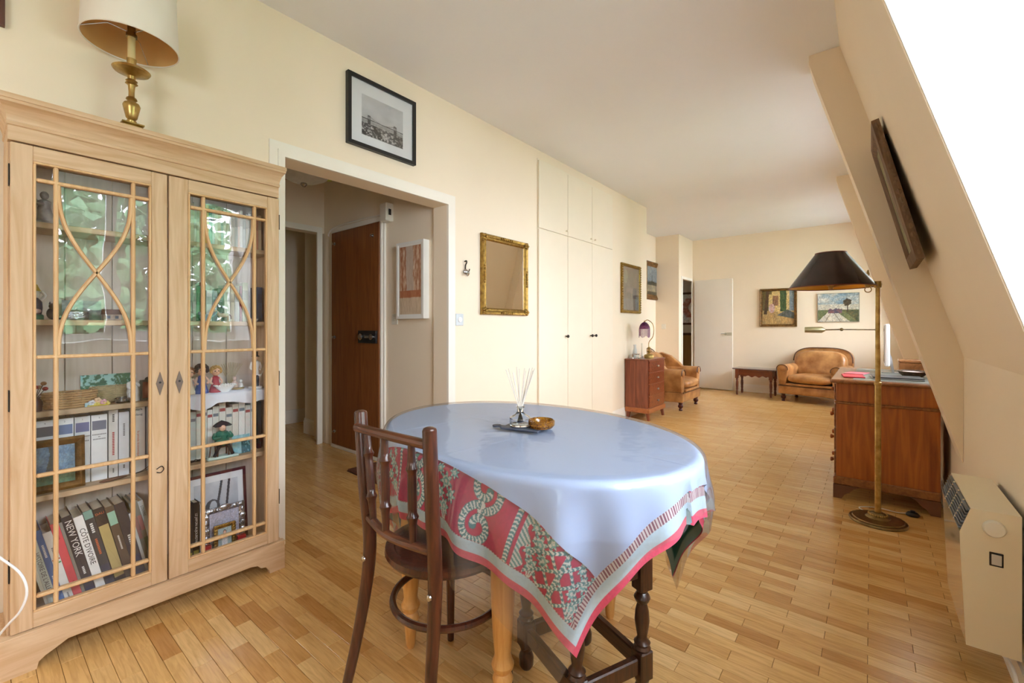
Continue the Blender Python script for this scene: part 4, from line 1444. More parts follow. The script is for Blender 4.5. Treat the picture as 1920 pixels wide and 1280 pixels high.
MB().box(-0.0152, -0.0142, -0.078, 0.228, 0.08, 0.358).build('display', mat('black_display', (20, 20, 24), rough=0.15), mo, smooth=False)
MB().prism([(0.016, 0.16), (0.03, 0.12), (0.045, 0.006), (0.09, 0.006), (0.09, 0.0), (-0.03, 0.0), (-0.03, 0.006), (0.03, 0.006), (0.016, 0.08)], 0.02, 0.13, 'y').build('stand', mat('silver_stand', (190, 192, 196), rough=0.3, metal=0.8), mo, smooth=False)
bs = thing('shallow_basket', 'shallow dark woven basket holding pink and white papers on desk', 'basket', (0.225, 4.19, ZD))
WICK = mat('dark_wicker', (104, 78, 52), rough=0.7, var=0.3, scale=60, bump=0.6, bscale=120)
MB().lathe([(0.0, 0.0), (0.06, 0.0), (0.085, 0.02), (0.092, 0.035), (0.088, 0.037), (0.08, 0.022), (0.057, 0.005), (0.0, 0.005)], 24, sx=0.85, sy=1.3).build('bowl', WICK, bs)
MB().tube([(0.078 * math.cos(2 * PI * k / 28), 0.119 * math.sin(2 * PI * k / 28), 0.036) for k in range(28)], 0.004, 6, closed=True).build('rim', WICK, bs)
pp = slab('paper_packet', 'white and pink paper packet lying in the shallow basket', 'packet', (0.225, 4.18, ZD + 0.0215), 0.5, 0.07, 0.1, 0.014, mat('pale_packet', (238, 214, 210), rough=0.6, var=0.1, scale=20))
wb = thing('wooden_box', 'small brown wooden box behind the computer screen on desk', 'box', (0.255, 4.60, ZD), 0.0)
MB().cbox(-0.09, 0.05, -0.1, 0.1, 0.0, 0.075, 0.003).build('body', DESKX, wb, smooth=False)
MB().cbox(-0.093, 0.053, -0.103, 0.103, 0.0755, 0.095, 0.004).build('lid', DESKX, wb, smooth=False)

# ---- brass reading lamp with thin arm standing beyond the desk
t = thing('pharmacy_lamp', 'slim brass reading lamp with horizontal arm standing beyond the desk', 'lamp', (0.045, 5.35, 0))
MB().lathe([(0.0, 0), (0.12, 0), (0.12, 0.012), (0.10, 0.02), (0.02, 0.028), (0.0, 0.03)], 24).build('base', DBRASS, t)
MB().lathe([(0.008, 0.026), (0.008, 0.7), (0.012, 0.705), (0.012, 0.72), (0.006, 0.725), (0.006, 1.1)], 10).build('pole', DBRASS, t)
MB().ell((0, 0, 1.12), (0.02, 0.02, 0.022)).build('joint', DBRASS, t)
MB().tube([(0, 0, 1.12), (-0.27, 0.02, 1.122)], 0.005, 8).build('arm', DBRASS, t)
MB().ell((-0.27, 0.02, 1.122), 0.016).build('joint', DBRASS, t)
MB().tube([(-0.27, 0.02, 1.122), (-0.40, 0.03, 1.118)], 0.006, 8).build('arm', DBRASS, t)
MB().lathe([(0.0, -0.17), (0.028, -0.17), (0.032, -0.03), (0.012, 0.0), (0.0, 0.0)], 14, (-0.40, 0.03, 1.118), 'x').build('shade', mat('brushed_brass_shade', (190, 180, 140), rough=0.35, metal=0.8), t)

# ---- floor lamp with dark coolie shade in front of the desk
t = thing('floor_lamp', 'brass swing-arm floor lamp with dark conical shade in front of desk', 'lamp', (0.03, 3.385, 0))
MB().lathe([(0.0, 0.0), (0.135, 0.0), (0.138, 0.006), (0.134, 0.014), (0.122, 0.016), (0.118, 0.021), (0.06, 0.026), (0.052, 0.033), (0.04, 0.04), (0.034, 0.05), (0.022, 0.056), (0.0, 0.056)], 40).build('base', DBRASS, t)
mb = MB()
for k in range(24):
    a = 2 * PI * k / 24
    mb.ell((0.042 * math.cos(a), 0.042 * math.sin(a), 0.042), (0.006, 0.006, 0.008), 6, 5)
o = mb.build('beaded_collar', BRASS, t); o['kind'] = 'stuff'
MB().lathe([(0.0155, 0.05), (0.0155, 0.80), (0.019, 0.803), (0.019, 0.818), (0.0125, 0.822), (0.0115, 1.395)], 16).build('pole', BRASS, t)
kk = MB().lathe([(0.0, -0.022), (0.017, -0.02), (0.02, 0.0), (0.017, 0.018), (0.0, 0.02)], 14, (0, 0, 1.395)).build('swivel', BRASS, t)
MB().lathe([(0.0, -0.045), (0.014, -0.04), (0.017, -0.02), (0.013, 0.0), (0.006, 0.01), (0.006, 0.03), (0.009, 0.035), (0.004, 0.06), (0.0, 0.065)], 12, (-0.045, -0.002, 1.42)).build('finial', BRASS, t)
MB().tube([(0, 0, 1.395), (-0.045, -0.002, 1.395)], 0.012, 10).build('bracket', BRASS, t)
MB().tube([(-0.045 + 0.016 * math.cos(2 * PI * k / 14), -0.002, 1.366 + 0.016 * math.sin(2 * PI * k / 14)) for k in range(14)], 0.003, 6, closed=True).build('ring_pull', BRASS, t)
MB().tube([(-0.05, -0.002, 1.415), (-0.225, -0.01, 1.392)], 0.0065, 8).build('arm', BRASS, t)
MB().lathe([(0.0, 0.0), (0.012, 0.002), (0.012, 0.02), (0.02, 0.025), (0.02, 0.05), (0.0, 0.05)], 12, (-0.225, -0.01, 1.375)).build('socket', BRASS, t)
SHD = mat('dark_parchment_shade', (60, 46, 46), rough=0.2, var=0.12, scale=9)
GOLDIN = mat('gold_lining', (214, 160, 70), rough=0.3, metal=0.7, var=0.05)
sh = MB().lathe([(0.224, 1.388), (0.08, 1.60)], 48, (-0.225, -0.01, 0), caps=False).build('shade', SHD, t)
MB().lathe([(0.2215, 1.390), (0.0785, 1.598)], 48, (-0.225, -0.01, 0), caps=False).build('lining', GOLDIN, sh)
for r, z in ((0.2235, 1.388), (0.080, 1.60)):
    MB().tube([(-0.225 + r * math.cos(2 * PI * k / 48), -0.01 + r * math.sin(2 * PI * k / 48), z) for k in range(48)], 0.003, 6, closed=True).build('rim', mat('red_brown_trim', (120, 52, 36), rough=0.5), sh)
MB().tube([(-0.225, -0.01, 1.42), (-0.225, -0.01, 1.56)], 0.004, 6).tube([(-0.303, -0.01, 1.597), (-0.147, -0.01, 1.597)], 0.003, 6).build('spider', BRASS, sh)
MB().ell((-0.225, -0.01, 1.46), (0.025, 0.025, 0.04)).build('bulb', mat('pale_bulb', (250, 240, 220), rough=0.3), t)
# flex and foot switch under the desk
cordm = mat('white_flex', (220, 214, 200), rough=0.5)
tag(MB().tube(smooth_path([(-0.02, 3.50, 0.006), (-0.06, 3.56, 0.006), (0.02, 3.62, 0.006), (0.12, 3.60, 0.008), (0.17, 3.62, 0.008)], 6), 0.003, 6).build('lamp_flex', cordm), 'thin pale flex trailing behind the floor lamp base', 'cord')
fs_ = thing('foot_switch', 'black round foot switch on floor under the desk', 'switch', (0.195, 3.62, 0))
MB().lathe([(0.0, 0), (0.032, 0), (0.034, 0.008), (0.024, 0.02), (0.0, 0.022)], 18).build('body', BLACK, fs_)
MB().lathe([(0.012, 0.021), (0.012, 0.03), (0.0, 0.032)], 12).build('button', BLACK, fs_)

# ================================================================== chest of drawers with little lamp
MAH = wood('red_mahogany', (112, 54, 32), (150, 80, 50), 'z', 0.9, rough=0.35, coat=0.15)
FLAME = wood('flame_mahogany', (92, 36, 20), (150, 74, 36), 'x', 1.3, rough=0.3, coat=0.3, c3=(60, 22, 14))
cd = thing('chest_of_drawers', 'small red mahogany chest of four drawers against left wall', 'chest', (-2.405, 5.23, 0))
CW, CD_ = 0.305, 0.545     # x depth, y width
MB().cbox(0.0, CW - 0.012, 0.005, CD_ - 0.005, 0.15, 0.735, 0.002).build('carcass', MAH, cd, smooth=False)
MB().box(0.14, 0.143, 0.0035, 0.0055, 0.16, 0.73).build('side_joint', mat('dark_split', (60, 26, 18), rough=0.8), cd, smooth=False)
MB().cbox(-0.003, CW + 0.006, -0.004, CD_ + 0.004, 0.735, 0.752, 0.004).build('top', MAH, cd, smooth=False)
MB().cbox(0.0, CW + 0.006, -0.006, CD_ + 0.006, 0.092, 0.15, 0.004).build('base_moulding', wood('light_mahogany', (150, 84, 44), (182, 112, 62), 'y', 0.8, rough=0.35), cd, smooth=False)
for k in range(4):
    z0 = 0.16 + k * 0.144
    d = MB().cbox(CW - 0.012, CW, 0.025, CD_ - 0.025, z0, z0 + 0.134, 0.003).build('drawer', FLAME, cd, smooth=False)
    MB().lathe([(0.008, 0), (0.008, 0.01), (0.015, 0.018), (0.012, 0.026), (0.0, 0.028)], 10, (CW, CD_ / 2, z0 + 0.067), 'x').build('knob', mat('glass_knob', (200, 190, 180), rough=0.15, metal=0.4), d)
    MB().box(CW - 0.012, CW - 0.001, 0.012, CD_ - 0.012, z0 + 0.1345, z0 + 0.1435).build('rail', MAH, cd, smooth=False)
for sx, x in ((-1, 0.035), (1, CW - 0.03)):
    for sy, y in ((-1, 0.035), (1, CD_ - 0.035)):
        MB().prism([(x - 0.02, 0.092), (x + 0.02, 0.092), (x + 0.012 + sx * 0.016, 0), (x - 0.012 + sx * 0.016, 0)], y - 0.017, y + 0.017, 'y').build('splayed_leg', MAH, cd, smooth=False)

ZC = 0.7525
t = thing('beaded_table_lamp', 'small brass lamp with purple glass shade and bead fringe on chest', 'lamp', (-2.205, 5.50, ZC))
MB().lathe([(0.0, 0), (0.06, 0), (0.062, 0.025), (0.056, 0.04), (0.05, 0.045), (0.02, 0.05), (0.014, 0.065), (0.02, 0.085), (0.008, 0.1), (0.007, 0.12), (0.0, 0.12)], 20).build('base', BRASS, t)
arm = smooth_path([(0, 0, 0.11), (0.0, 0.0, 0.2), (0.045, 0.01, 0.27), (0.058, 0.015, 0.36), (0.04, 0.01, 0.44), (-0.02, 0, 0.485), (-0.055, -0.01, 0.46)], 6)
MB().tube(arm, 0.005, 8).build('arm', BRASS, t)
MB().ell((0, 0, 0.125), (0.02, 0.02, 0.018)).build('knuckle', BRASS, t)
PURP = mat('purple_glass', (122, 58, 110), rough=0.15, var=0.3, scale=20)
s2 = MB().lathe([(0.012, 0.46), (0.03, 0.45), (0.05, 0.43), (0.064, 0.40), (0.07, 0.37), (0.066, 0.37), (0.06, 0.4), (0.03, 0.44), (0.012, 0.45)], 24, (-0.055, -0.01, 0)).build('shade', PURP, t)
LIL = mat('lilac_beads', (196, 156, 190), rough=0.2, var=0.2, scale=60)
fr = MB()
for k in range(40):
    a = 2 * PI * k / 40
    x, y = -0.055 + 0.067 * math.cos(a), -0.01 + 0.067 * math.sin(a)
    fr.tube([(x, y, 0.37), (x, y, 0.27 + 0.012 * math.sin(a * 5))], 0.0032, 5)
o = fr.build('bead_fringe', LIL, s2); o['kind'] = 'stuff'
MB().lathe([(0.012, 0.43), (0.009, 0.47), (0.0, 0.48)], 10, (-0.055, -0.01, 0)).build('cap', BRASS, t)
for (x, y, r, h, nm, lb, m, cat) in ((-2.24, 5.36, 0.018, 0.16, 'white_candle', 'slim white candle standing beside the purple lamp', mat('candle_wax', (240, 232, 214), rough=0.5), 'candle'),):
    t = thing(nm, lb, cat, (x, y, ZC))
    MB().lathe([(0.0, 0), (0.03, 0), (0.03, 0.006), (0.012, 0.012), (0.012, 0.03)], 14).build('holder', STEEL, t)
    MB().lathe([(0.0, 0.025), (0.009, 0.025), (0.009, 0.03 + h), (0.0, 0.032 + h)], 12).build('wax', m, t)
t = thing('glass_box', 'small clear glass box on the chest of drawers', 'box', (-2.305, 5.33, ZC))
MB().cbox(-0.04, 0.04, -0.03, 0.03, 0.0, 0.05, 0.004).build('body', GLASSC, t, smooth=False)
MB().cbox(-0.042, 0.042, -0.032, 0.032, 0.0505, 0.06, 0.003).build('lid', STEEL, t, smooth=False)
t = thing('pale_vase', 'tall slim pale vase on chest of drawers close to wall', 'vase', (-2.36, 5.42, ZC))
MB().lathe([(0.0, 0), (0.022, 0), (0.03, 0.03), (0.026, 0.09), (0.014, 0.14), (0.018, 0.17), (0.013, 0.17), (0.0, 0.1)], 18).build('body', mat('pale_glaze', (226, 228, 230), rough=0.25), t)

# ================================================================== leather armchairs
LEATH = mat('tan_leather', (206, 154, 96), rough=0.3, var=0.3, scale=7, c2=(146, 92, 48), bump=0.12, bscale=45, coat=0.1)
PIPE = mat('brown_piping', (104, 64, 36), rough=0.45, var=0.2)
FOOTM = mat('red_mahogany_foot', (84, 34, 24), rough=0.3, var=0.2)


def soft(mb_fn, name, parent, m, lv=2, bev=0.04):
    """upholstered block: bevelled and rounded by subdivision"""
    o = mb_fn.build(name, m, parent, smooth=True, angle=180)
    b = o.modifiers.new('bevel', 'BEVEL'); b.width = bev; b.segments = 3; b.limit_method = 'ANGLE'
    return o


def cushion(name, parent, c, size, m, puff=0.35, tuft=None, rot=None):
    """pillow shape: superellipsoid grid"""
    nu, nv = 26, 16
    mb = MB(rot or Matrix.Identity(4))
    vs = []; fs = []
    def se(t, e): return math.copysign(abs(t) ** e, t)
    for j in range(nv + 1):
        f = -PI / 2 + PI * j / nv
        for i in range(nu):
            a = 2 * PI * i / nu
            x = se(math.cos(f), 0.55) * se(math.cos(a), 0.4); y = se(math.cos(f), 0.55) * se(math.sin(a), 0.4); z = se(math.sin(f), 0.8)
            p = [c[0] + x * size[0] / 2, c[1] + y * size[1] / 2, c[2] + z * size[2] / 2]
            if tuft: p = tuft(p, (x, y, z))
            vs.append(p)
    for j in range(nv):
        for i in range(nu):
            k = (i + 1) % nu
            fs.append((j * nu + i, j * nu + k, (j + 1) * nu + k, (j + 1) * nu + i))
    mb.add(vs, fs)
    return mb.build(name, m, parent, smooth=True, angle=180)


def armchair(loc, rz, w, dep, label, bh=0.78, wings=False):
    """faces local -y; origin on the floor at the middle of the front"""
    t = thing('leather_armchair', label, 'armchair', loc, rz, 'tan leather armchairs')
    hw = w / 2
    for sx in (-1, 1):
        for y in (0.05, dep - 0.08):
            MB().lathe([(0.0, 0), (0.022, 0.0), (0.026, 0.015), (0.018, 0.03), (0.034, 0.05), (0.036, 0.07), (0.026, 0.085), (0.03, 0.115)], 14, (sx * (hw - 0.07), y, 0)).build('foot', FOOTM, t)
    soft(MB().box(-hw + 0.01, hw - 0.01, 0.0, dep, 0.115, 0.25), 'base', t, LEATH, bev=0.02)
    MB().tube([(-hw + 0.02, -0.004, 0.245), (hw - 0.02, -0.004, 0.245)], 0.008, 8).build('piping', PIPE, t)
    soft(MB().box(-hw + 0.12, hw - 0.12, -0.012, dep - 0.2, 0.252, 0.285), 'seat_deck', t, LEATH, bev=0.012)
    cushion('seat_cushion', t, (0, (dep - 0.2) / 2 - 0.015, 0.355), (w - 0.24, dep - 0.15, 0.15), LEATH)
    for sx in (-1, 1):
        arm = MB()
        prof = []
        xi = hw - 0.13; xo = hw
        for k in range(15):
            a = -0.3 + (PI + 0.6) * k / 14
            prof.append((sx * ((xi + xo) / 2 + 0.078 * math.cos(a)), 0.50 + 0.065 * math.sin(a)))
        prof = [(sx * (xo - 0.015), 0.25)] + prof + [(sx * (xi + 0.015), 0.25)]
        arm.prism(prof, 0.015, dep - 0.06, 'y')
        ar = soft(arm, 'arm', t, LEATH, bev=0.014)
        # scroll front with nails
        MB().tube([(p[0], 0.009, p[1]) for p in prof[1:-1]], 0.006, 6).build('front_piping', PIPE, ar)
        MB().lathe([(0.045, 0.0), (0.04, -0.012), (0.0, -0.016)], 16, (sx * (xi + xo) / 2, 0.016, 0.50), 'y').build('scroll_disc', LEATH, ar)
    if wings:
        for sx in (-1, 1):
            wp = [(dep - 0.03, 0.52), (dep - 0.03, bh - 0.09), (dep - 0.14, bh - 0.06), (dep - 0.28, bh - 0.11), (dep - 0.40, bh - 0.2), (dep - 0.47, 0.555), (dep - 0.48, 0.52)]
            x_ = sx * (hw - 0.065)
            soft(MB().prism(wp, x_ - 0.05, x_ + 0.05, 'x'), 'wing', t, LEATH, bev=0.025)
    # rounded back
    N = 18; pb = []
    for k in range(N + 1):
        a = PI * k / N
        pb.append(((hw - 0.02) * math.copysign(abs(math.cos(a)) ** 0.6, math.cos(a)), bh - 0.22 + 0.22 * math.sin(a) ** 0.7))
    pb = [(hw - 0.04, 0.25)] + pb + [(-hw + 0.04, 0.25)]
    sh_ = Matrix(((1, 0, 0, 0), (0, 1, 0.22, -0.055), (0, 0, 1, 0), (0, 0, 0, 1)))
    bkm = MB(sh_).prism(pb, dep - 0.13, dep - 0.02, 'y')
    bo_ = soft(bkm, 'back', t, LEATH, bev=0.03)
    def tuft(p, q):
        d = abs(p[0]) ; g = math.exp(-(d / 0.03) ** 2)
        g2 = max(0, 1 - abs(abs(p[0]) - (hw - 0.06) * 0.62) / 0.05)
        if q[1] < 0: p[1] += 0.05 * g + 0.02 * g2
        return p
    cushion('back_cushion', t, (0, dep - 0.20, 0.565), (w - 0.14, 0.2, 0.42), LEATH, tuft=tuft, rot=sh_)
    MB(sh_).tube(smooth_path([(p[0], dep - 0.135, p[1]) for p in pb[1:-1]], 2), 0.008, 6).build('back_piping', PIPE, t)
    return t


armchair((-1.985, 6.53, 0), math.radians(90), 0.82, 0.70, 'tan leather armchair beside the chest of drawers in the niche', 0.82, True)
armchair((-0.735, 7.93, 0), math.radians(-12), 0.84, 0.68, 'tan leather armchair against far wall below road painting', 0.82)

# ================================================================== small side table by the far wall
SIDE = wood('red_brown_side_table', (92, 44, 28), (128, 70, 44), 'x', 1.0, rough=0.3, coat=0.2)
SIDEZ = wood('red_brown_side_leg', (92, 44, 28), (128, 70, 44), 'z', 1.0, rough=0.3, coat=0.2)
t = thing('side_table', 'small red-brown side table with scalloped apron by far wall', 'table', (-1.515, 8.42, 0), math.radians(-4))
MB().cbox(-0.32, 0.32, -0.19, 0.19, 0.435, 0.455, 0.005).build('top', mat('grey_polished_top', (120, 100, 96), rough=0.2, coat=0.4, var=0.1), t, smooth=False)
SL = [(0.014, 0), (0.016, 0.02), (0.02, 0.04), (0.017, 0.07), (0.014, 0.085), (0.021, 0.10), (0.017, 0.115), (0.022, 0.17), (0.02, 0.22), (0.014, 0.245), (0.022, 0.258), (0.018, 0.272), (0.024, 0.285)]
for sx in (-1, 1):
    for sy in (-1, 1):
        x, y = sx * 0.255, sy * 0.14
        MB().lathe(SL, 14, (x, y, 0)).cbox(x - 0.026, x + 0.026, y - 0.026, y + 0.026, 0.283, 0.434, 0.003).build('leg', SIDEZ, t)
    pts = [(-0.229, 0.434), (-0.229, 0.32)]
    for k in range(25):
        u = k / 24
        pts.append((-0.215 + 0.43 * u, 0.335 + 0.012 * math.sin(u * PI * 8) - 0.012 * math.sin(u * PI)))
    pts += [(0.229, 0.32), (0.229, 0.434)]
    MB().prism(pts, sx * 0.14 - 0.009, sx * 0.14 + 0.009, 'y').build('apron', SIDE, t, smooth=False)
    MB().cbox(sx * 0.255 - 0.009, sx * 0.255 + 0.009, -0.114, 0.114, 0.33, 0.434, 0.003).build('apron', SIDE, t, smooth=False)

# ================================================================== convector heater on the knee wall
HEAT = mat('cream_heater_enamel', (236, 224, 196), rough=0.35, var=0.01)
ht = thing('convector_heater', 'cream wall convector heater with dark slatted grille under sloping wall', 'heater', (0.352, 2.0, 0.135))
HL = 0.44
sec = [(0.0, 0.0), (-0.118, 0.0), (-0.133, 0.355), (-0.108, 0.435), (0.0, 0.435)]
MB().prism([(x, z) for x, z in sec], 0.0, 0.004, 'y').build('end_panel', HEAT, ht, smooth=False)
MB().prism([(x, z) for x, z in sec], HL - 0.004, HL, 'y').build('end_panel', HEAT, ht, smooth=False)
MB().prism([(-0.001, 0.004), (-0.114, 0.004), (-0.120, 0.33), (-0.09, 0.42), (-0.001, 0.42)], 0.0045, HL - 0.0045, 'y').build('core', mat('heater_dark_core', (40, 46, 58), rough=0.6), ht, smooth=False)
MB().prism([(-0.1145, 0.0), (-0.1185, 0.0), (-0.1335, 0.355), (-0.1295, 0.355)], 0.0045, HL - 0.0045, 'y').build('front_panel', mat('glossy_cream_enamel', (236, 224, 196), rough=0.12, var=0.01, coat=0.5), ht, smooth=False)
MB().box(-0.108, 0.0, 0.0045, HL - 0.0045, 0.430, 0.4352).build('top_panel', HEAT, ht, smooth=False)
for k in range(7):
    s = (k + 0.5) / 7
    x = -0.131 + 0.022 * s; z = 0.36 + 0.07 * s
    MB().box(x - 0.006, x + 0.003, 0.01, HL - 0.01, z - 0.0022, z + 0.0022).build('grille_slat', mat('grey_grille', (120, 128, 140), rough=0.4, metal=0.3), ht, smooth=False)
for k in range(1, 4):
    y = HL * k / 4
    MB().prism([(-0.137, 0.36), (-0.133, 0.36), (-0.109, 0.43), (-0.113, 0.43)], y - 0.004, y + 0.004, 'y').build('grille_bar', HEAT, ht, smooth=False)
dl = MB().lathe([(0.0, 0), (0.026, 0), (0.026, -0.006), (0.022, -0.012), (0.0, -0.013)], 24, (-0.058, 0, 0.385), 'y').build('thermostat_dial', PLASTIC, ht)
MB().cbox(-0.068, -0.038, -0.003, 0.0, 0.27, 0.312, 0.001).build('switch_frame', BLACK, ht, smooth=False)
MB().cbox(-0.064, -0.042, -0.006, -0.0032, 0.275, 0.307, 0.001).build('rocker', mat('grey_rocker', (206, 200, 190), rough=0.4), ht, smooth=False)
for y in (0.1, HL - 0.1):
    MB().box(0.0005, 0.0175, y - 0.02, y + 0.02, 0.05, 0.38).build('bracket', STEEL, ht, smooth=False)
tag(MB().tube(smooth_path([(0.30, 2.05, 0.136), (0.335, 2.03, 0.10), (0.34, 1.98, 0.06), (0.335, 1.93, 0.03), (0.33, 1.85, 0.008), (0.325, 1.6, 0.006)], 6), 0.005, 8).build('heater_cable', WHITEPL), 'white power cable hanging below the convector heater', 'cable')

# ================================================================== door mat just inside the hall
MATM = mat('red_brown_coir', (134, 80, 52), rough=0.95, var=0.3, scale=90, bump=0.8, bscale=260)
t = thing('door_mat', 'small red-brown coir door mat on parquet beyond the chair', 'mat', (-2.93, 2.03, 0), math.radians(-3))
MB().cbox(-0.30, 0.30, -0.13, 0.13, 0.0, 0.018, 0.006).build('pile', MATM, t, smooth=False)
MB().box(-0.302, 0.302, -0.132, 0.132, 0.0, 0.004).build('backing', mat('mat_backing', (70, 44, 32), rough=0.9), t, smooth=False)
# white flex hanging at the left edge beside the cabinet
tag(MB().tube(smooth_path([(-1.72, 0.0, 0.64), (-1.679, 0.056, 0.57), (-1.64, 0.088, 0.53), (-1.627, 0.098, 0.485), (-1.637, 0.088, 0.44), (-1.66, 0.068, 0.405), (-1.682, 0.054, 0.376), (-1.71, 0.01, 0.30), (-1.72, -0.03, 0.12), (-1.72, -0.06, 0.006)], 8), 0.0028, 8).build('white_flex', WHITEPL), 'white electric flex looping in front of glazed cabinet side', 'cord')
# ================================================================== stripped-pine glazed bookcase
PINEC = wood('stripped_pine', (196, 160, 120), (220, 192, 158), 'z', 0.9, rough=0.55, knots=True, c3=(184, 144, 102))
PINEY = wood('stripped_pine_across', (196, 160, 120), (220, 192, 158), 'y', 0.9, rough=0.55, knots=True, c3=(184, 144, 102))
PINEB = wood('glazing_bar_pine', (208, 166, 116), (226, 190, 144), 'z', 1.2, rough=0.5)
PINEI = wood('grey_pine_inside', (218, 206, 196), (232, 222, 214), 'z', 0.8, rough=0.7)
SHELFW = wood('old_pine_shelf', (188, 160, 126), (208, 182, 150), 'y', 0.9, rough=0.65)
CABG = thin_glass('old_cabinet_glass', gloss=1.0, base=0.04, wave=0.05, wscale=5.0)
FX = -2.18
cab = thing('glazed_bookcase', 'stripped pine glazed bookcase with two curved-bar glass doors against wall', 'bookcase', (-2.41, 0.516, 0))
ox, oy = -2.41, 0.516


def CB(x0, x1, y0, y1, z0, z1, c=0.002):
    return MB().cbox(x0 - ox, x1 - ox, y0 - oy, y1 - oy, z0, z1, c)


BX = FX - 0.024       # front edge of the carcass behind the doors
CB(-2.405, BX, 0.088, 0.106, 0.125, 1.752).build('side_panel', PINEC, cab, smooth=False)
CB(-2.405, BX, 0.927, 0.945, 0.125, 1.752).build('side_panel', PINEC, cab, smooth=False)
CB(-2.405, BX, 0.106, 0.927, 1.735, 1.752).build('top_panel', PINEY, cab, smooth=False)
CB(-2.405, BX, 0.106, 0.927, 0.125, 0.146).build('bottom_panel', PINEY, cab, smooth=False)
nb = 6
for k in range(nb):
    a = 0.106 + (0.927 - 0.106) * k / nb; b = 0.106 + (0.927 - 0.106) * (k + 1) / nb
    CB(-2.409, -2.400, a + 0.0012, b - 0.0012, 0.146, 1.735, 0.0015).build('back_board', PINEI, cab, smooth=False)
SH = [0.556, 0.848, 1.168, 1.506]
SFX = -2.235
for z in SH:
    CB(-2.400, SFX, 0.1065, 0.9265, z - 0.02, z, 0.002).build('shelf', SHELFW, cab, smooth=False)
# plinth with shaped bracket feet (front and both ends)
def foot_outline(a, b):
    L_ = [(a, 0), (a + 0.085, 0), (a + 0.09, 0.022), (a + 0.105, 0.034), (a + 0.13, 0.046), (a + 0.16, 0.062)]
    R_ = [(b - 0.15, 0.062), (b - 0.12, 0.056), (b - 0.105, 0.04), (b - 0.085, 0.036), (b - 0.07, 0.016), (b - 0.066, 0.0), (b, 0)]
    return L_ + R_ + [(b, 0.126), (a, 0.126)]


MB().prism([(y - oy, z) for y, z in foot_outline(0.068, 0.960)], -2.192 - ox, -2.168 - ox, 'x').build('plinth_front', PINEY, cab, smooth=False)
for ya, yb in ((0.068, 0.088), (0.940, 0.960)):
    o_ = [(-2.405 - ox, 0), (-2.36 - ox, 0), (-2.33 - ox, 0.05), (-2.27 - ox, 0.05), (-2.24 - ox, 0), (-2.192 - ox, 0), (-2.192 - ox, 0.126), (-2.405 - ox, 0.126)]
    MB().prism(o_, ya - oy, yb - oy, 'y').build('plinth_end', PINEC, cab, smooth=False)
CB(FX - 0.02, -2.166, 0.066, 0.962, 0.1265, 0.131, 0.001).build('plinth_bead', PINEY, cab, smooth=False)
# frieze and cornice, mitred round the front and ends
prof = [(0.002, 1.753), (0.002, 1.80), (0.008, 1.803), (0.010, 1.812), (0.006, 1.815), (0.010, 1.83), (0.022, 1.848), (0.040, 1.860), (0.046, 1.862), (0.048, 1.870), (0.052, 1.872), (0.052, 1.888)]
vs = []; fs = []
for off, z in prof:
    x0, x1, y0, y1 = -2.405 - ox, FX + off - ox, 0.090 - off * 0.5 - oy, 0.936 + off * 0.3 - oy
    vs += [(x0, y0, z), (x1, y0, z), (x1, y1, z), (x0, y1, z)]
for j in range(len(prof) - 1):
    for i in range(4):
        k = (i + 1) % 4
        fs.append((j * 4 + i, j * 4 + k, j * 4 + 4 + k, j * 4 + 4 + i))
fs.append((0, 3, 2, 1)); n_ = (len(prof) - 1) * 4; fs.append((n_, n_ + 1, n_ + 2, n_ + 3))
MB().add(vs, fs).build('cornice', PINEY, cab, smooth=True, angle=25)


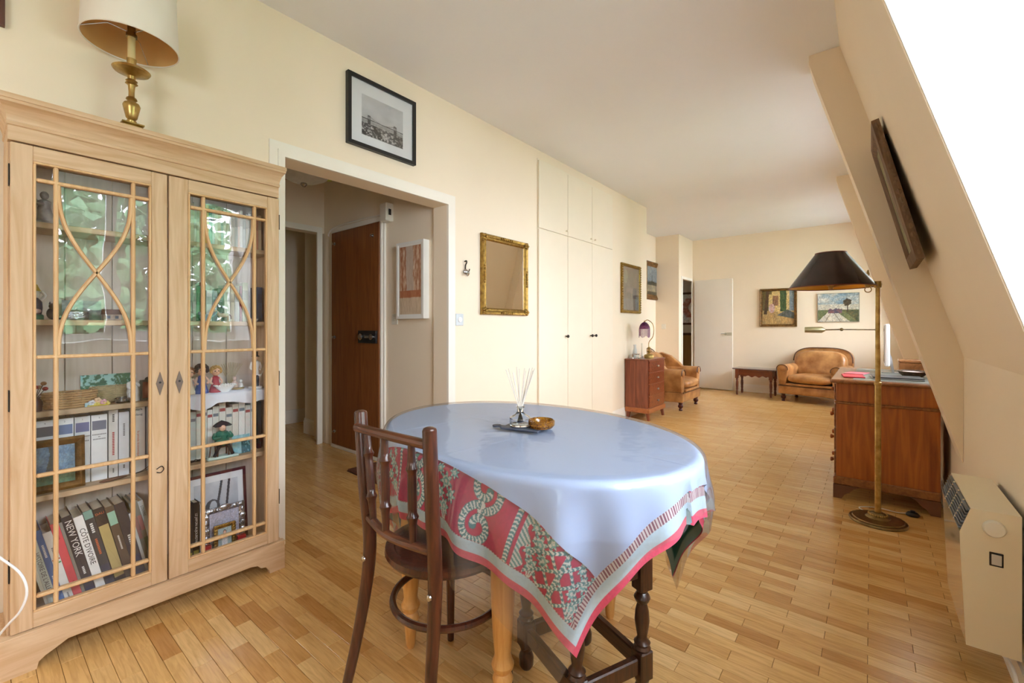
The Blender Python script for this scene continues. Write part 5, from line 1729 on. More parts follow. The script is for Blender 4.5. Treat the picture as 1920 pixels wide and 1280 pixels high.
def cab_door(y0, y1, g0, g1, hinge_left):
    X0, X1 = FX - 0.022, FX
    zt, zb = 1.748, 0.134
    gt, gb = 1.697, 0.186
    d = CB(X0, X1, y0, g0, zb, zt).build('door', PINEC, cab, smooth=False)      # hanging stile carries the rest
    CB(X0, X1, g1, y1, zb, zt).build('stile', PINEC, d, smooth=False)
    CB(X0, X1, g0, g1, gt, zt).build('top_rail', PINEY, d, smooth=False)
    CB(X0, X1, g0, g1, zb, gb).build('bottom_rail', PINEY, d, smooth=False)
    v1, v2 = g0 + 0.054, g1 - 0.054
    hz = [1.637, 1.04, 0.64, 0.236]
    w = 0.0062; xb0, xb1 = X0 + 0.004, X1 + 0.003
    for z0_, z1_ in ((gb, gb + 0.007), (gt - 0.007, gt)):
        CB(xb0, xb1, g0, g1, z0_, z1_, 0.002).build('bead', PINEB, d, smooth=False)
    for y_ in ((g0, g0 + 0.007), (g1 - 0.007, g1)):
        CB(xb0, xb1, y_[0], y_[1], gb + 0.007, gt - 0.007, 0.002).build('bead', PINEB, d, smooth=False)
    for v in (v1, v2):
        CB(xb0, xb1, v - w, v + w, gb + 0.007, gt - 0.007, 0.0035).build('glazing_bar', PINEB, d, smooth=False)
    for z in hz:
        CB(xb0, xb1 - 0.0005, g0 + 0.007, g1 - 0.007, z - w, z + w, 0.0035).build('glazing_bar', PINEB, d, smooth=False)
    for s in (0, 1):
        a, b = (v1 + w, v2 - w) if s == 0 else (v2 - w, v1 + w)
        pts = []
        for k in range(33):
            t = k / 32
            S = t * t * t * (t * (6 * t - 15) + 10)
            pts.append((X1 - 0.006 - ox, a + (b - a) * S - oy, 1.637 - w - t * (1.637 - 1.04 - 2 * w)))
        MB().tube(pts, 0.0068, 6, sx=1.3).build('curved_glazing_bar', PINEB, d)
    # panes between the bars (one sheet per bay of the grid)
    ye = [g0 + 0.007, v1 - w, v1 + w, v2 - w, v2 + w, g1 - 0.007]
    ze = [gb + 0.007] + [q for z in reversed(hz) for q in (z - w, z + w)] + [gt - 0.007]
    for i in range(0, 6, 2):
        for j in range(0, len(ze), 2):
            tilt_y = random.uniform(-0.0012, 0.0012); tilt_z = random.uniform(-0.0012, 0.0012)
            xm = X0 + 0.007 - ox
            a, b, c, e = ye[i] - oy - 0.003, ye[i + 1] - oy + 0.003, ze[j] - 0.003, ze[j + 1] + 0.003
            MB().add([(xm - tilt_y, a, c), (xm + tilt_y, b, c), (xm + tilt_y + tilt_z, b, e), (xm - tilt_y + tilt_z, a, e)], [(0, 1, 2, 3)]).build('pane', CABG, d, smooth=False)
    for z in (1.64, 0.90, 0.34):
        yy = y0 - 0.004 if hinge_left else y1 + 0.001
        CB(X0 - 0.002, X1 - 0.002, yy, yy + 0.003, z - 0.035, z + 0.035, 0.0005).build('hinge', DARKM, d, smooth=False)
    return d


dl_ = cab_door(0.0945, 0.510, 0.1455, 0.4595, True)
dr_ = cab_door(0.5155, 0.939, 0.5795, 0.8865, False)
for d, y in ((dl_, 0.486), (dr_, 0.549)):
    e = MB().prism([(y - oy, 0.965), (y + 0.0125 - oy, 0.92), (y - oy, 0.873), (y - 0.0125 - oy, 0.92)], FX - ox, FX + 0.003 - ox, 'x').build('escutcheon', mat('grey_iron', (128, 112, 104), rough=0.5, metal=0.5, var=0.2), d, smooth=False)
    MB().lathe([(0.0042, 0), (0.0042, 0.0034), (0, 0.0036)], 10, (FX + 0.0005 - ox, y - oy, 0.924), 'x').build('keyhole', BLACK, d)
MB().tube(smooth_path([(FX + 0.003 - ox, 0.475 - oy, 0.585), (FX + 0.006 - ox, 0.49 - oy, 0.594), (FX + 0.006 - ox, 0.497 - oy, 0.582), (FX + 0.006 - ox, 0.488 - oy, 0.57), (FX + 0.003 - ox, 0.475 - oy, 0.573)], 5), 0.0018, 6).build('wire_latch', DARKM, dl_)

# ================================================================== what stands inside the bookcase
_c39, _s39 = math.cos(math.radians(39)), math.sin(math.radians(39))


def ypx(px, X):
    """y on the plane x = X of a photograph column"""
    a = (px - 960) / 832.0
    dep = X / (a * _c39 - _s39)
    return dep * (a * _s39 + _c39)


ORD = ['first', 'second', 'third', 'fourth', 'fifth', 'sixth', 'seventh', 'eighth', 'ninth', 'tenth', 'eleventh', 'twelfth', 'thirteenth', 'fourteenth', 'fifteenth', 'sixteenth', 'seventeenth', 'eighteenth', 'nineteenth', 'twentieth', 'twenty-first', 'twenty-second', 'twenty-third', 'twenty-fourth', 'twenty-fifth', 'twenty-sixth', 'twenty-seventh', 'twenty-eighth', 'twenty-ninth', 'thirtieth', 'thirty-first', 'thirty-second', 'thirty-third', 'thirty-fourth']
PAGES = mat('book_pages', (226, 216, 196), rough=0.8, var=0.06, scale=80)
INK = {'black': mat('ink_black', (24, 24, 26), rough=0.6), 'white': mat('ink_white', (244, 244, 240), rough=0.6), 'red': mat('ink_red', (190, 44, 50), rough=0.6),
       'orange': mat('ink_orange', (214, 110, 60), rough=0.6), 'grey': mat('ink_grey', (110, 112, 118), rough=0.6), 'teal': mat('ink_teal', (30, 70, 90), rough=0.6)}
_bm = {}


def bcol(c):
    k = 'book_cloth_%d_%d_%d' % c
    return mat(k, c, rough=0.45, var=0.04, scale=25)


def book(label, y, z, th, h, dep, c, xf, lean=0.0, texts=(), blocks=(), group=None):
    """spine faces +x at x = xf; y = near lower edge; lean tips the top towards -y; texts: (string, size, centre height fraction, ink, upright?)"""
    t = thing('book', label, 'book', (xf, y, z), 0, group)
    t.rotation_euler = (lean, 0, 0)
    b = 0.0022
    mb = MB()
    mb.box(-0.003, 0, 0, th, 0, h)
    mb.box(-dep, -0.003, 0, b, 0, h).box(-dep, -0.003, th - b, th, 0, h)
    mb.build('cover', bcol(c), t, smooth=False)
    MB().box(-dep + 0.004, -0.0035, b + 0.0002, th - b - 0.0002, 0.003, h - 0.004).build('pages', PAGES, t, smooth=False)
    for (s, size, f, ink, up) in texts:
        if s.startswith('~'):                       # lettering too small to read: a run of short ticks
            n_ = len(s)
            mb = MB()
            for q in range(n_):
                a_ = (q - (n_ - 1) / 2) * size * 0.62
                if up: mb.box(0.0, 0.0004, th / 2 + a_ - size * 0.2, th / 2 + a_ + size * 0.2, h * f - size * 0.3, h * f + size * 0.3)
                else: mb.box(0.0, 0.0004, th / 2 - size * 0.3, th / 2 + size * 0.3, h * f - a_ - size * 0.2, h * f - a_ + size * 0.2)
            o_ = mb.build('lettering', INK[ink], t, smooth=False); o_['kind'] = 'stuff'
            continue
        if up: M = frame3((0.0003, th / 2, h * f), (0, 1, 0), (0, 0, 1))
        else: M = frame3((0.0003, th / 2, h * f), (0, 0, -1), (0, 1, 0))
        text(s, size, M, INK[ink], t)
    for (f0, f1, c2) in blocks:
        MB().box(0.0, 0.0003, th * 0.06, th * 0.94, h * f0, h * f1).build('spine_panel', bcol(c2), t, smooth=False)
    return t


# ---- bottom shelf, left: big books leaning over
XS = -2.262
ZB = 0.1465
g = 'tall books leaning on the bottom shelf'
LEAN = math.radians(12.5)
rows = [
    ('thin cream book, outermost of leaning bottom shelf row', 0.009, 0.27, (232, 232, 216), (), ()),
    ("pale green spine reading HISTOIRE DE L'ALLEMAGNE on bottom shelf", 0.021, 0.285, (214, 226, 218), (("HISTOIRE DE L'ALLEM", 0.0165, 0.46, 'grey', 0),), ((0.93, 0.97, (236, 228, 190)),)),
    ('blue book beside the pale German history on bottom shelf', 0.017, 0.29, (84, 120, 178), (('~~~~~~~~~', 0.009, 0.72, 'white', 0), ('~~~', 0.01, 0.36, 'white', 0)), ()),
    ('white book with small flag stripes leaning on bottom shelf', 0.022, 0.275, (236, 236, 232), (('~~~~~~', 0.009, 0.72, 'grey', 0), ('~~~~~', 0.007, 0.09, 'grey', 0)), ((0.60, 0.62, (200, 60, 50)), (0.55, 0.57, (70, 150, 90)))),
    ('bright coral red book leaning on bottom shelf', 0.022, 0.30, (226, 84, 96), (('~~~', 0.009, 0.82, 'red', 0), ('~~~~~', 0.008, 0.2, 'red', 0)), ()),
    ('thin grey book beside the coral red book', 0.008, 0.30, (140, 136, 130), (), ()),
    ('dark spine lettered NEW YORK on bottom shelf', 0.028, 0.315, (44, 40, 52), (('NEW YORK', 0.027, 0.72, 'white', 0), ('~~~~~', 0.01, 0.31, 'white', 0)), ((0.0, 0.22, (38, 46, 84)),)),
    ("white spine lettered COTE D'IVOIRE on bottom shelf", 0.026, 0.305, (240, 240, 238), (("CÔTE D'IVOIRE", 0.0215, 0.6, 'black', 0),), ()),
    ('dark illustrated spine with white and orange lettering on bottom shelf', 0.027, 0.318, (54, 56, 62), (('~~~~~', 0.013, 0.78, 'white', 0), ('~~~~~~~~~~', 0.0105, 0.54, 'orange', 0)), ((0.9, 1.0, (120, 160, 150)), (0.0, 0.3, (48, 56, 78)))),
    ('black and straw coloured spine lettered DALI on bottom shelf', 0.032, 0.318, (46, 38, 40), (('DALI', 0.012, 0.93, 'orange', 1),), ((0.1, 0.78, (186, 168, 112)),)),
    ('brown spine with pale green panel on bottom shelf', 0.026, 0.315, (92, 76, 62), (('~~~~~~~~~~~~', 0.008, 0.52, 'white', 0),), ((0.76, 0.93, (150, 196, 176)),)),
    ('dark navy brown thick book on bottom shelf', 0.032, 0.318, (62, 58, 66), (('~~~~~~', 0.014, 0.5, 'white', 0),), ((0.0, 0.3, (44, 50, 80)),)),
    ('slim pale grey book between dark books on bottom shelf', 0.009, 0.27, (196, 204, 206), (), ()),
    ('slim grey green catalogue on bottom shelf', 0.012, 0.31, (120, 128, 122), (), ((0.5, 0.8, (150, 110, 110)),)),
    ('slim multicoloured catalogue on bottom shelf', 0.014, 0.315, (128, 132, 128), (), ((0.3, 0.5, (84, 112, 96)), (0.6, 0.8, (170, 120, 120)))),
    ('white blue book lettered LOUVRE closing bottom shelf row', 0.016, 0.31, (206, 220, 232), (('LOUVRE', 0.012, 0.86, 'grey', 0),), ()),
]
y = 0.184
for lb, th, h, c, tx, bl_ in rows:
    book(lb, y, ZB + th * math.sin(LEAN) * 0, th * 0.985, h, 0.125, c, XS, LEAN, tx, bl_, g)
    y += th / math.cos(LEAN) * 1.012

# ---- bottom shelf, right: two black books, framed photographs
g = 'upright books on the bottom shelf'
book('slim black book closest to the middle of bookcase', ypx(355, XS) - 0.004, ZB, 0.016, 0.245, 0.058, (34, 36, 40), XS, 0, (), ((0.05, 0.12, (170, 160, 70)),), g)
book("black book with white lettering LE JAPON AUJOURD'HUI", ypx(355, XS) + 0.014, ZB, 0.022, 0.24, 0.058, (26, 28, 30), XS, 0, (("LE JAPON AUJOURD'HUI", 0.0125, 0.52, 'white', 0),), ((0.05, 0.14, (180, 170, 70)),), g)
book('pale album standing beside the black books', ypx(355, XS) + 0.039, ZB, 0.014, 0.225, 0.058, (214, 216, 214), XS, 0, (), (), g)


def p_woman(u, v):
    n = vnoise(u, v, 6, 4)
    c = mixc((150, 156, 166), (206, 210, 218), v * 0.7 + 0.4 * n)
    for x0, k in ((0.5, 0.25), (0.72, 0.16)):
        st = np.abs(u - (x0 + k * (v - 0.5))) < 0.028
        c = np.where((st & (v > 0.48))[:, None], np.array([62, 66, 74]) / 255, c)
    hair = ((u - 0.40) / 0.17) ** 2 + ((v - 0.52) / 0.16) ** 2 < 1
    c = np.where(hair[:, None], mixc((56, 58, 64), (90, 92, 98), n), c)
    face = ((u - 0.42) / 0.085) ** 2 + ((v - 0.53) / 0.12) ** 2 < 1
    c = np.where(face[:, None], np.array([196, 200, 206]) / 255, c)
    body = ((u - 0.38) / 0.3) ** 2 + ((v - 0.14) / 0.28) ** 2 < 1
    c = np.where(body[:, None], mixc((90, 94, 104), (140, 146, 156), n), c)
    return c


picture('framed_portrait_photograph', 'dark red framed black and white portrait photograph inside bookcase', (-2.335, 0.735, ZB), PI / 2, 0.245, 0.325,
        [(0, 0), (0, 0.012), (0.012, 0.012), (0.012, 0.007)], mat('oxblood_frame', (86, 34, 46), rough=0.3, var=0.1), p_woman, 0.012, 90, 110, mat_w=(0.03, 0.03, 0.022), cat='photograph', tilt=-0.1)
SILV = mat('chased_silver', (206, 208, 214), rough=0.25, metal=0.9, var=0.2, scale=60, bump=0.5, bscale=70)


def silver_orn(w, h, m_=0.011):
    def f(mb):
        for k in range(22):
            a = 2 * PI * k / 22
            x = max(-1, min(1, 1.35 * math.cos(a))) * (w / 2 - 0.01); z = h / 2 + max(-1, min(1, 1.35 * math.sin(a))) * (h / 2 - 0.01)
            mb.ell((x, -0.012, z), (m_ + 0.004 * math.sin(k * 2.4), 0.007, m_), 8, 6)
        mb.ell((0, -0.014, h - 0.004), (0.025, 0.008, 0.014), 10, 6)
    return f


picture('silver_photo_frame', 'ornate chased silver frame with family photograph inside bookcase', (-2.283, 0.745, ZB), PI / 2, 0.165, 0.185,
        [(0, 0), (0, 0.01), (0.012, 0.014), (0.024, 0.006)], SILV, lambda u, v: mixc((190, 190, 206), (120, 116, 140), (((np.abs(u - 0.3) < 0.16) | (np.abs(u - 0.7) < 0.14)) & (v < 0.6)) * 0.8 + 0.2 * vnoise(u, v, 9, 3)), 0.024, 50, 50, orn=silver_orn(0.165, 0.185), cat='photograph', tilt=-0.06)


def p_small(u, v):
    n = vnoise(u, v, 8, 3)
    c = mixc((150, 176, 180), (190, 204, 200), n)
    hd = ((u - 0.5) / 0.1) ** 2 + ((v - 0.74) / 0.1) ** 2 < 1
    c = np.where(((np.abs(u - 0.5) < 0.2) & (v < 0.62))[:, None], np.array([236, 236, 236]) / 255, c)
    c = np.where((((u - 0.5) / 0.13) ** 2 + ((v - 0.76) / 0.13) ** 2 < 1)[:, None], np.array([60, 40, 34]) / 255, c)
    return np.where(hd[:, None], np.array([224, 180, 160]) / 255, c)


def scallop(w, h):
    def f(mb):
        for k in range(9):
            for s in (-1, 1):
                mb.ell((s * (w / 2 - 0.006), -0.008, 0.008 + (h - 0.016) * k / 8), (0.008, 0.005, 0.0075), 7, 5)
        for k in range(8):
            mb.ell((-w / 2 + 0.008 + (w - 0.016) * k / 7, -0.008, h - 0.004), (0.0085, 0.005, 0.008), 7, 5)
    return f


picture('gold_photo_frame', 'small gold scalloped frame with child photograph inside bookcase', (-2.25, 0.735, ZB), PI / 2, 0.085, 0.115,
        [(0, 0), (0, 0.007), (0.014, 0.008), (0.016, 0.004)], GILT, p_small, 0.016, 40, 50, orn=scallop(0.085, 0.115), cat='photograph', tilt=-0.05)
for yy, lb in ((0.665, 'small red lacquer block left of gold photo frame'), (0.803, 'small red lacquer block right of gold photo frame')):
    o = MB().cbox(-0.012, 0.012, -0.017, 0.017, 0, 0.042, 0.002).build('red_block', mat('red_lacquer', (176, 36, 44), rough=0.3), None, smooth=False)
    o.location = (-2.255, yy, ZB); tag(o, lb, 'block')

# ---- fourth shelf, left: white volumes and a little gilt-framed painting
Z4 = SH[0] + 0.0005
g = 'white volumes on the shelf above the tall books'
xs = -2.30
vol = [('white encyclopedic volume, first behind gilt frame', 66, 103, '1'), ('white encyclopedic volume with blue picture, second behind gilt frame', 104, 139, '2'),
       ('white encyclopedic volume with river picture on spine', 140, 170, '3'), ('white encyclopedic volume with grey forest picture on spine', 171, 202, '4')]
for lb, p0, p1, nn in vol:
    y0, y1 = ypx(p0, xs), ypx(p1, xs)
    cc = {'1': (96, 100, 110), '2': (110, 130, 170), '3': (122, 126, 172), '4': (120, 124, 144)}[nn]
    book(lb, y0, Z4, (y1 - y0) * 0.97, 0.25, 0.085, (238, 240, 242), xs, 0,
         (({'1': '4', '2': '3', '3': '1', '4': '2'}[nn], 0.008, 0.955, 'grey', 1), ('~~~~~~~~~~', 0.0065, 0.70, 'grey', 1), ('~~', 0.005, 0.665, 'grey', 1), ('~~~~~~~~~', 0.0065, 0.63, 'grey', 1)), ((0.77, 0.91, cc),), g)
for lb, p0, p1, h, c, tx in (
        ('narrow white book with red vertical lettering', 204, 222, 0.262, (240, 238, 236), (('~~~~~', 0.010, 0.88, 'black', 0), ('~~~~~~~~~~~~~~', 0.0105, 0.5, 'red', 0), ('~~~~', 0.007, 0.1, 'black', 0))),
        ('white book with grey title, right of the red lettered one', 223, 243, 0.25, (232, 236, 242), (('~~~~~~~~~', 0.009, 0.72, 'grey', 0), ('~~~', 0.008, 0.14, 'black', 0))),
        ('white book lettered mark blaug in dark teal', 247, 273, 0.268, (240, 238, 232), (('mark', 0.0125, 0.945, 'teal', 1), ('blaug', 0.0125, 0.87, 'teal', 1), ('la pensée économique', 0.0115, 0.43, 'orange', 0))),
        ('pale blue white book closing white volume row', 275, 286, 0.26, (214, 222, 230), ())):
    y0, y1 = ypx(p0, xs), ypx(p1, xs)
    book(lb, y0, Z4, (y1 - y0) * 0.95, h, 0.085, c, xs, 0, tx, (), g)


def p_tree(u, v):
    n = vnoise(u, v, 6, 4)
    c = mixc((70, 104, 150), (150, 180, 196), n)
    c = np.where((np.abs(u - 0.42 + 0.05 * np.sin(v * 6)) < 0.1)[:, None], mixc((52, 64, 84), (110, 110, 84), n), c)
    c = np.where((v < 0.25)[:, None], mixc((70, 110, 90), (130, 160, 130), n), c)
    return c


picture('little_gilt_painting', 'little blue landscape painting in gilt frame leaning on white volumes', (-2.268, 0.205, Z4), PI / 2, 0.155, 0.185,
        [(0, 0), (0, 0.01), (0.01, 0.016), (0.02, 0.011), (0.026, 0.006)], GILTD, p_tree, 0.026, 50, 60, cat='painting', tilt=-0.09)
t = thing('dried_pod', 'brown dried leaf pod lying in front of white volumes', 'dried plant', (-2.25, 0.36, Z4), 0.2)
MB().ell((0, 0, 0.006), (0.009, 0.045, 0.006), 14, 8).build('pod', mat('brown_pod', (104, 74, 60), rough=0.6), t)
MB().tube(smooth_path([(0, 0.04, 0.006), (0.002, 0.09, 0.012), (0.0, 0.12, 0.03)], 4), 0.0016, 5).build('stalk', mat('dry_stalk', (96, 84, 70), rough=0.8), t)
MB().tube(smooth_path([(0, 0.05, 0.006), (-0.006, 0.1, 0.008), (-0.006, 0.125, 0.018)], 4), 0.0014, 5).build('stalk', MATS['dry_stalk'], t)

# ---- fourth shelf, right: pale paperbacks, figurine, postcard
g = 'pale paperbacks on the shelf behind the figurine'
xs = -2.305
px0 = [357, 368, 378, 389, 399, 411, 424, 436, 448, 460, 470]
for i in range(len(px0)):
    y0 = ypx(px0[i], xs); y1 = ypx(px0[i + 1] if i + 1 < len(px0) else 481, xs)
    c = [(206, 216, 214), (226, 226, 216), (214, 220, 214), (236, 236, 232), (232, 232, 226), (238, 236, 230), (226, 222, 214), (238, 232, 224), (240, 240, 238), (236, 236, 234), (206, 212, 216)][i]
    o = book('%s pale paperback counted from the spectacles, behind the officer figurine' % ORD[i], y0, Z4, (y1 - y0) * 0.93, 0.215 + 0.012 * (i % 3), 0.08, c, xs, 0, (), ((0.84, 0.9, (170, 80, 80)),) if i % 2 else ((0.8, 0.86, (120, 130, 140)),), g)
book('dark slim book standing at end of pale paperbacks', ypx(483, xs), Z4, 0.016, 0.225, 0.08, (46, 46, 50), xs, 0, (), (), g)


def figure_mb():
    return MB()


SKIN = mat('painted_skin', (232, 190, 164), rough=0.4, var=0.02)
GREENC = mat('painted_green', (40, 116, 96), rough=0.35, var=0.1, scale=40)
BROWNP = mat('painted_brown', (96, 60, 40), rough=0.4, var=0.1)
WHITEG = mat('white_glaze', (238, 238, 238), rough=0.25, var=0.02)
NAVY = mat('painted_navy', (36, 44, 84), rough=0.4, var=0.1)
YELL = mat('painted_yellow', (222, 196, 70), rough=0.4)
REDP = mat('painted_red', (190, 50, 60), rough=0.5, var=0.05)
HAIRD = mat('dark_doll_hair', (52, 40, 48), rough=0.8, bump=0.5, bscale=200)
HAIRB = mat('blond_doll_hair', (206, 166, 104), rough=0.8, bump=0.5, bscale=200)
t = thing('seated_officer_figurine', 'porcelain seated figurine in green coat and black hat on white base', 'figurine', (-2.262, 0.728, Z4))
MB().cbox(-0.024, 0.024, -0.062, 0.062, 0, 0.012, 0.004).build('base', mat('pale_green_base', (200, 226, 220), rough=0.3), t, smooth=False)
ch_ = MB()
for sx in (-1, 1):
    for sy in (-1, 1):
        ch_.cbox(sx * 0.014 - 0.003, sx * 0.014 + 0.003, sy * 0.022 - 0.003, sy * 0.022 + 0.003, 0.012, 0.055 if sx > 0 else 0.10, 0.001)
ch_.cbox(-0.018, 0.018, -0.026, 0.026, 0.05, 0.056, 0.001).cbox(-0.016, -0.012, -0.024, 0.024, 0.085, 0.1, 0.001)
ch_.build('chair', BROWNP, t, smooth=False)
MB().lathe([(0.018, 0.056), (0.024, 0.07), (0.022, 0.09), (0.026, 0.105), (0.018, 0.118), (0.008, 0.122)], 14, (0.0, 0, 0), sy=1.2).build('coat', GREENC, t)
for s in (-1, 1):
    MB().tube(smooth_path([(0.0, s * 0.027, 0.112), (0.012, s * 0.035, 0.095), (0.022, s * 0.012, 0.098)], 5), 0.0075, 8).build('sleeve', GREENC, t)
    MB().tube(smooth_path([(0.012, s * 0.012, 0.06), (0.024, s * 0.02, 0.055), (0.02, s * 0.036, 0.016)], 5), [0.0085] * 6 + [0.007] * 5, 8).build('boot', mat('black_boot', (30, 30, 36), rough=0.3), t)
MB().ell((0.006, 0, 0.136), (0.014, 0.013, 0.016)).ell((0.02, 0, 0.135), (0.004, 0.003, 0.003), 6, 4).build('head', SKIN, t)
MB().prism([(-0.036, 0.146), (-0.03, 0.142), (0.03, 0.142), (0.036, 0.146), (0.022, 0.158), (0.0, 0.168), (-0.022, 0.158)], -0.006, 0.014, 'x').build('hat', mat('black_felt', (26, 26, 34), rough=0.7), t, smooth=False)
MB().tube([(0.004, -0.05, 0.012), (0.004, -0.044, 0.07)], 0.0035, 6).build('sabre', STEEL, t)


def p_card(u, v):
    n = vnoise(u, v, 9, 4)
    c = mixc((110, 176, 200), (190, 222, 226), n)
    return np.where(((v < 0.7) & (u > 0.5) & (n > 0.42))[:, None], mixc((30, 80, 100), (70, 130, 140), n), c)


def card(name, label, loc, w, h, fn, tilt=-0.12, rz=PI / 2):
    t = thing(name, label, 'postcard', loc, rz); t.rotation_euler = (tilt, 0, rz)
    sheet('print', (-w / 2, -0.0006, 0), (w, 0, 0), (0, 0, h), 60, 40, fn, PRINT, t)
    MB().box(-w / 2, w / 2, -0.0004, 0.0, 0, h).build('card', mat('card_white', (236, 236, 232), rough=0.7), t, smooth=False)
    return t


card('blue_postcard', 'blue seaside postcard leaning beside the officer figurine', (-2.275, 0.812, Z4), 0.075, 0.085, p_card)
t = thing('dark_spectacles', 'folded dark spectacles lying on shelf beside pale paperbacks', 'spectacles', (-2.255, 0.628, Z4), 0)
for s in (-1, 1):
    MB().tube([(0.0 + 0.010 * math.cos(2 * PI * k / 18), s * 0.02 + 0.016 * math.sin(2 * PI * k / 18), 0.012) for k in range(18)], 0.0022, 6, closed=True).build('rim', BLACK, t)
    MB().tube(smooth_path([(-0.012, s * 0.036, 0.012), (-0.02, s * 0.01, 0.006), (-0.018, -s * 0.02, 0.003)], 4), 0.002, 6).build('temple', BLACK, t)
MB().tube([(-0.004, -0.006, 0.014), (0.0, 0, 0.017), (-0.004, 0.006, 0.014)], 0.002, 6).build('bridge', BLACK, t)

# ---- third shelf, left: baskets and small ornaments
Z3 = SH[1] + 0.0005


def basket(name, label, loc, rx, ry, h, c, flare, coarse):
    t = thing(name, label, 'basket', loc)
    m = mat(name + '_cane', c, rough=0.75, var=0.15, scale=70)
    n = 30
    rowsN = coarse
    for j in range(rowsN):
        f = j / (rowsN - 1)
        k_ = 1 + flare * f
        w_ = [1 + 0.035 * (-1) ** (i + j) for i in range(n)]
        pts = [(rx * k_ * w_[i] * math.cos(2 * PI * i / n), ry * k_ * w_[i] * math.sin(2 * PI * i / n), 0.004 + (h - 0.008) * f) for i in range(n)]
        MB().tube(pts, h / rowsN * 0.46, 5, closed=True).build('woven_strand', m, t)
    st_ = MB()
    for i in range(0, n, 2):
        a = 2 * PI * i / n
        st_.tube([(rx * 0.985 * math.cos(a), ry * 0.985 * math.sin(a), 0.003), (rx * (1 + flare) * 0.985 * math.cos(a), ry * (1 + flare) * 0.985 * math.sin(a), h)], 0.0022, 5)
    o = st_.build('stakes', m, t); o['kind'] = 'stuff'
    MB().lathe([(0.0, 0.0), (1.0, 0.0), (1.0, 0.003), (0.0, 0.003)], n, (0, 0, 0), sx=rx, sy=ry).build('bottom', m, t)
    return t


basket('wicker_basket', 'round brown wicker basket on shelf of small ornaments', (-2.285, 0.245, Z3), 0.036, 0.064, 0.058, (206, 168, 120), 0.12, 7)
basket('woven_straw_basket', 'fine woven straw basket behind the wicker basket', (-2.345, 0.375, Z3), 0.035, 0.058, 0.062, (206, 190, 150), 0.2, 12)
for k, (dy, c) in enumerate(((-0.02, (206, 196, 180)), (0.018, (190, 176, 156)), (0.0, (160, 120, 90)))):
    o = MB().ell((0, 0, 0), (0.016, 0.02, 0.016), 12, 8).build('round_pebble', mat('pebble_%d' % k, c, rough=0.5), None)
    o.location = (-2.285 + 0.012 * (k - 1), 0.245 + dy, Z3 + 0.02 + (0.024 if k == 2 else 0))
    tag(o, ('pale stone egg in wicker basket', 'beige stone egg in wicker basket', 'brown stone egg on top in wicker basket')[k], 'stone', 'stones in the wicker basket')


def p_palm(u, v):
    n = vnoise(u, v, 7, 4)
    c = mixc((120, 196, 196), (206, 230, 226), n)
    leaf = (vnoise(u * 1.6, v, 9, 3) > 0.5) & (v > 0.45)
    c = np.where(leaf[:, None], mixc((30, 84, 66), (80, 140, 110), n), c)
    palm = (u > 0.7) & (np.abs(np.sin((u - 0.8) * 40 + v * 10)) > 0.45) & (v > 0.2)
    c = np.where(palm[:, None], mixc((40, 96, 70), (96, 150, 110), n), c)
    return np.where((v < 0.16)[:, None], mixc((230, 236, 236), (200, 220, 220), n), c)


card('palm_postcard', 'green tropical beach postcard standing behind the baskets', (-2.388, 0.36, Z3), 0.15, 0.105, p_palm, tilt=-0.04)
t = thing('flower_ornament', 'tiny pastel porcelain flower cluster in front of straw basket', 'ornament', (-2.252, 0.315, Z3))
for k, (dy, dz, c) in enumerate(((-0.016, 0.012, (226, 226, 232)), (0.0, 0.02, (240, 200, 160)), (0.016, 0.012, (226, 170, 180)), (-0.004, 0.006, (232, 216, 120)), (0.024, 0.005, (236, 214, 110)), (-0.026, 0.006, (180, 210, 220)))):
    mb = MB()
    for q in range(5):
        mb.ell((0.004, dy + 0.006 * math.cos(q * 1.256), dz + 0.006 * math.sin(q * 1.256)), (0.004, 0.0055, 0.0055), 8, 5)
    mb.build('flower', mat('pastel_%d' % k, c, rough=0.3), t)
MB().cbox(-0.008, 0.008, -0.03, 0.03, 0, 0.004, 0.001).build('base', YELL, t, smooth=False)
o = MB().lathe([(0.0, 0), (0.024, 0.0), (0.028, 0.016), (0.024, 0.02), (0.021, 0.007), (0.0, 0.005)], 18).build('clear_glass_dish', GLASSC, None)
o.location = (-2.27, 0.392, Z3); tag(o, 'small clear glass dish in front of straw basket', 'dish')
t = thing('white_statuette', 'seated white porcelain statuette beside small photo frame', 'statuette', (-2.285, 0.424, Z3))
sb = MB()
sb.lathe([(0.0, 0), (0.022, 0.0), (0.022, 0.008), (0.018, 0.02), (0.021, 0.035), (0.016, 0.06), (0.014, 0.075), (0.006, 0.082), (0.006, 0.086)], 14)
sb.ell((0.003, 0, 0.098), (0.012, 0.011, 0.014))
sb.tube(smooth_path([(0.0, -0.014, 0.072), (0.016, -0.016, 0.055), (0.022, 0.0, 0.05)], 5), 0.006, 8).tube(smooth_path([(0.0, 0.014, 0.072), (0.014, 0.018, 0.06), (0.018, 0.004, 0.075)], 5), 0.006, 8)
sb.tube(smooth_path([(0.008, -0.01, 0.03), (0.026, -0.012, 0.028), (0.024, -0.012, 0.004)], 5), 0.008, 8)
sb.build('figure', WHITEG, t)
t = thing('metal_photo_frame', 'small dark metal frame with baby photograph on ornament shelf', 'photograph', (-2.275, 0.467, Z3), PI / 2 + 0.25)
frame_part(t, 0.055, 0.082, [(0, 0), (0, 0.005), (0.007, 0.007), (0.009, 0.003)], mat('pewter', (110, 112, 112), rough=0.35, metal=0.8, var=0.15))
sheet('print', (-0.0185, -0.0035, 0.009), (0.037, 0, 0), (0, 0, 0.064), 30, 40, lambda u, v: mixc((214, 160, 140), (150, 90, 80), ((u - 0.5) / 0.4) ** 2 + ((v - 0.5) / 0.45) ** 2), PRINT, t)
MB().box(-0.026, 0.026, -0.003, -0.001, 0.002, 0.08).build('backing', DARKFR, t, smooth=False)
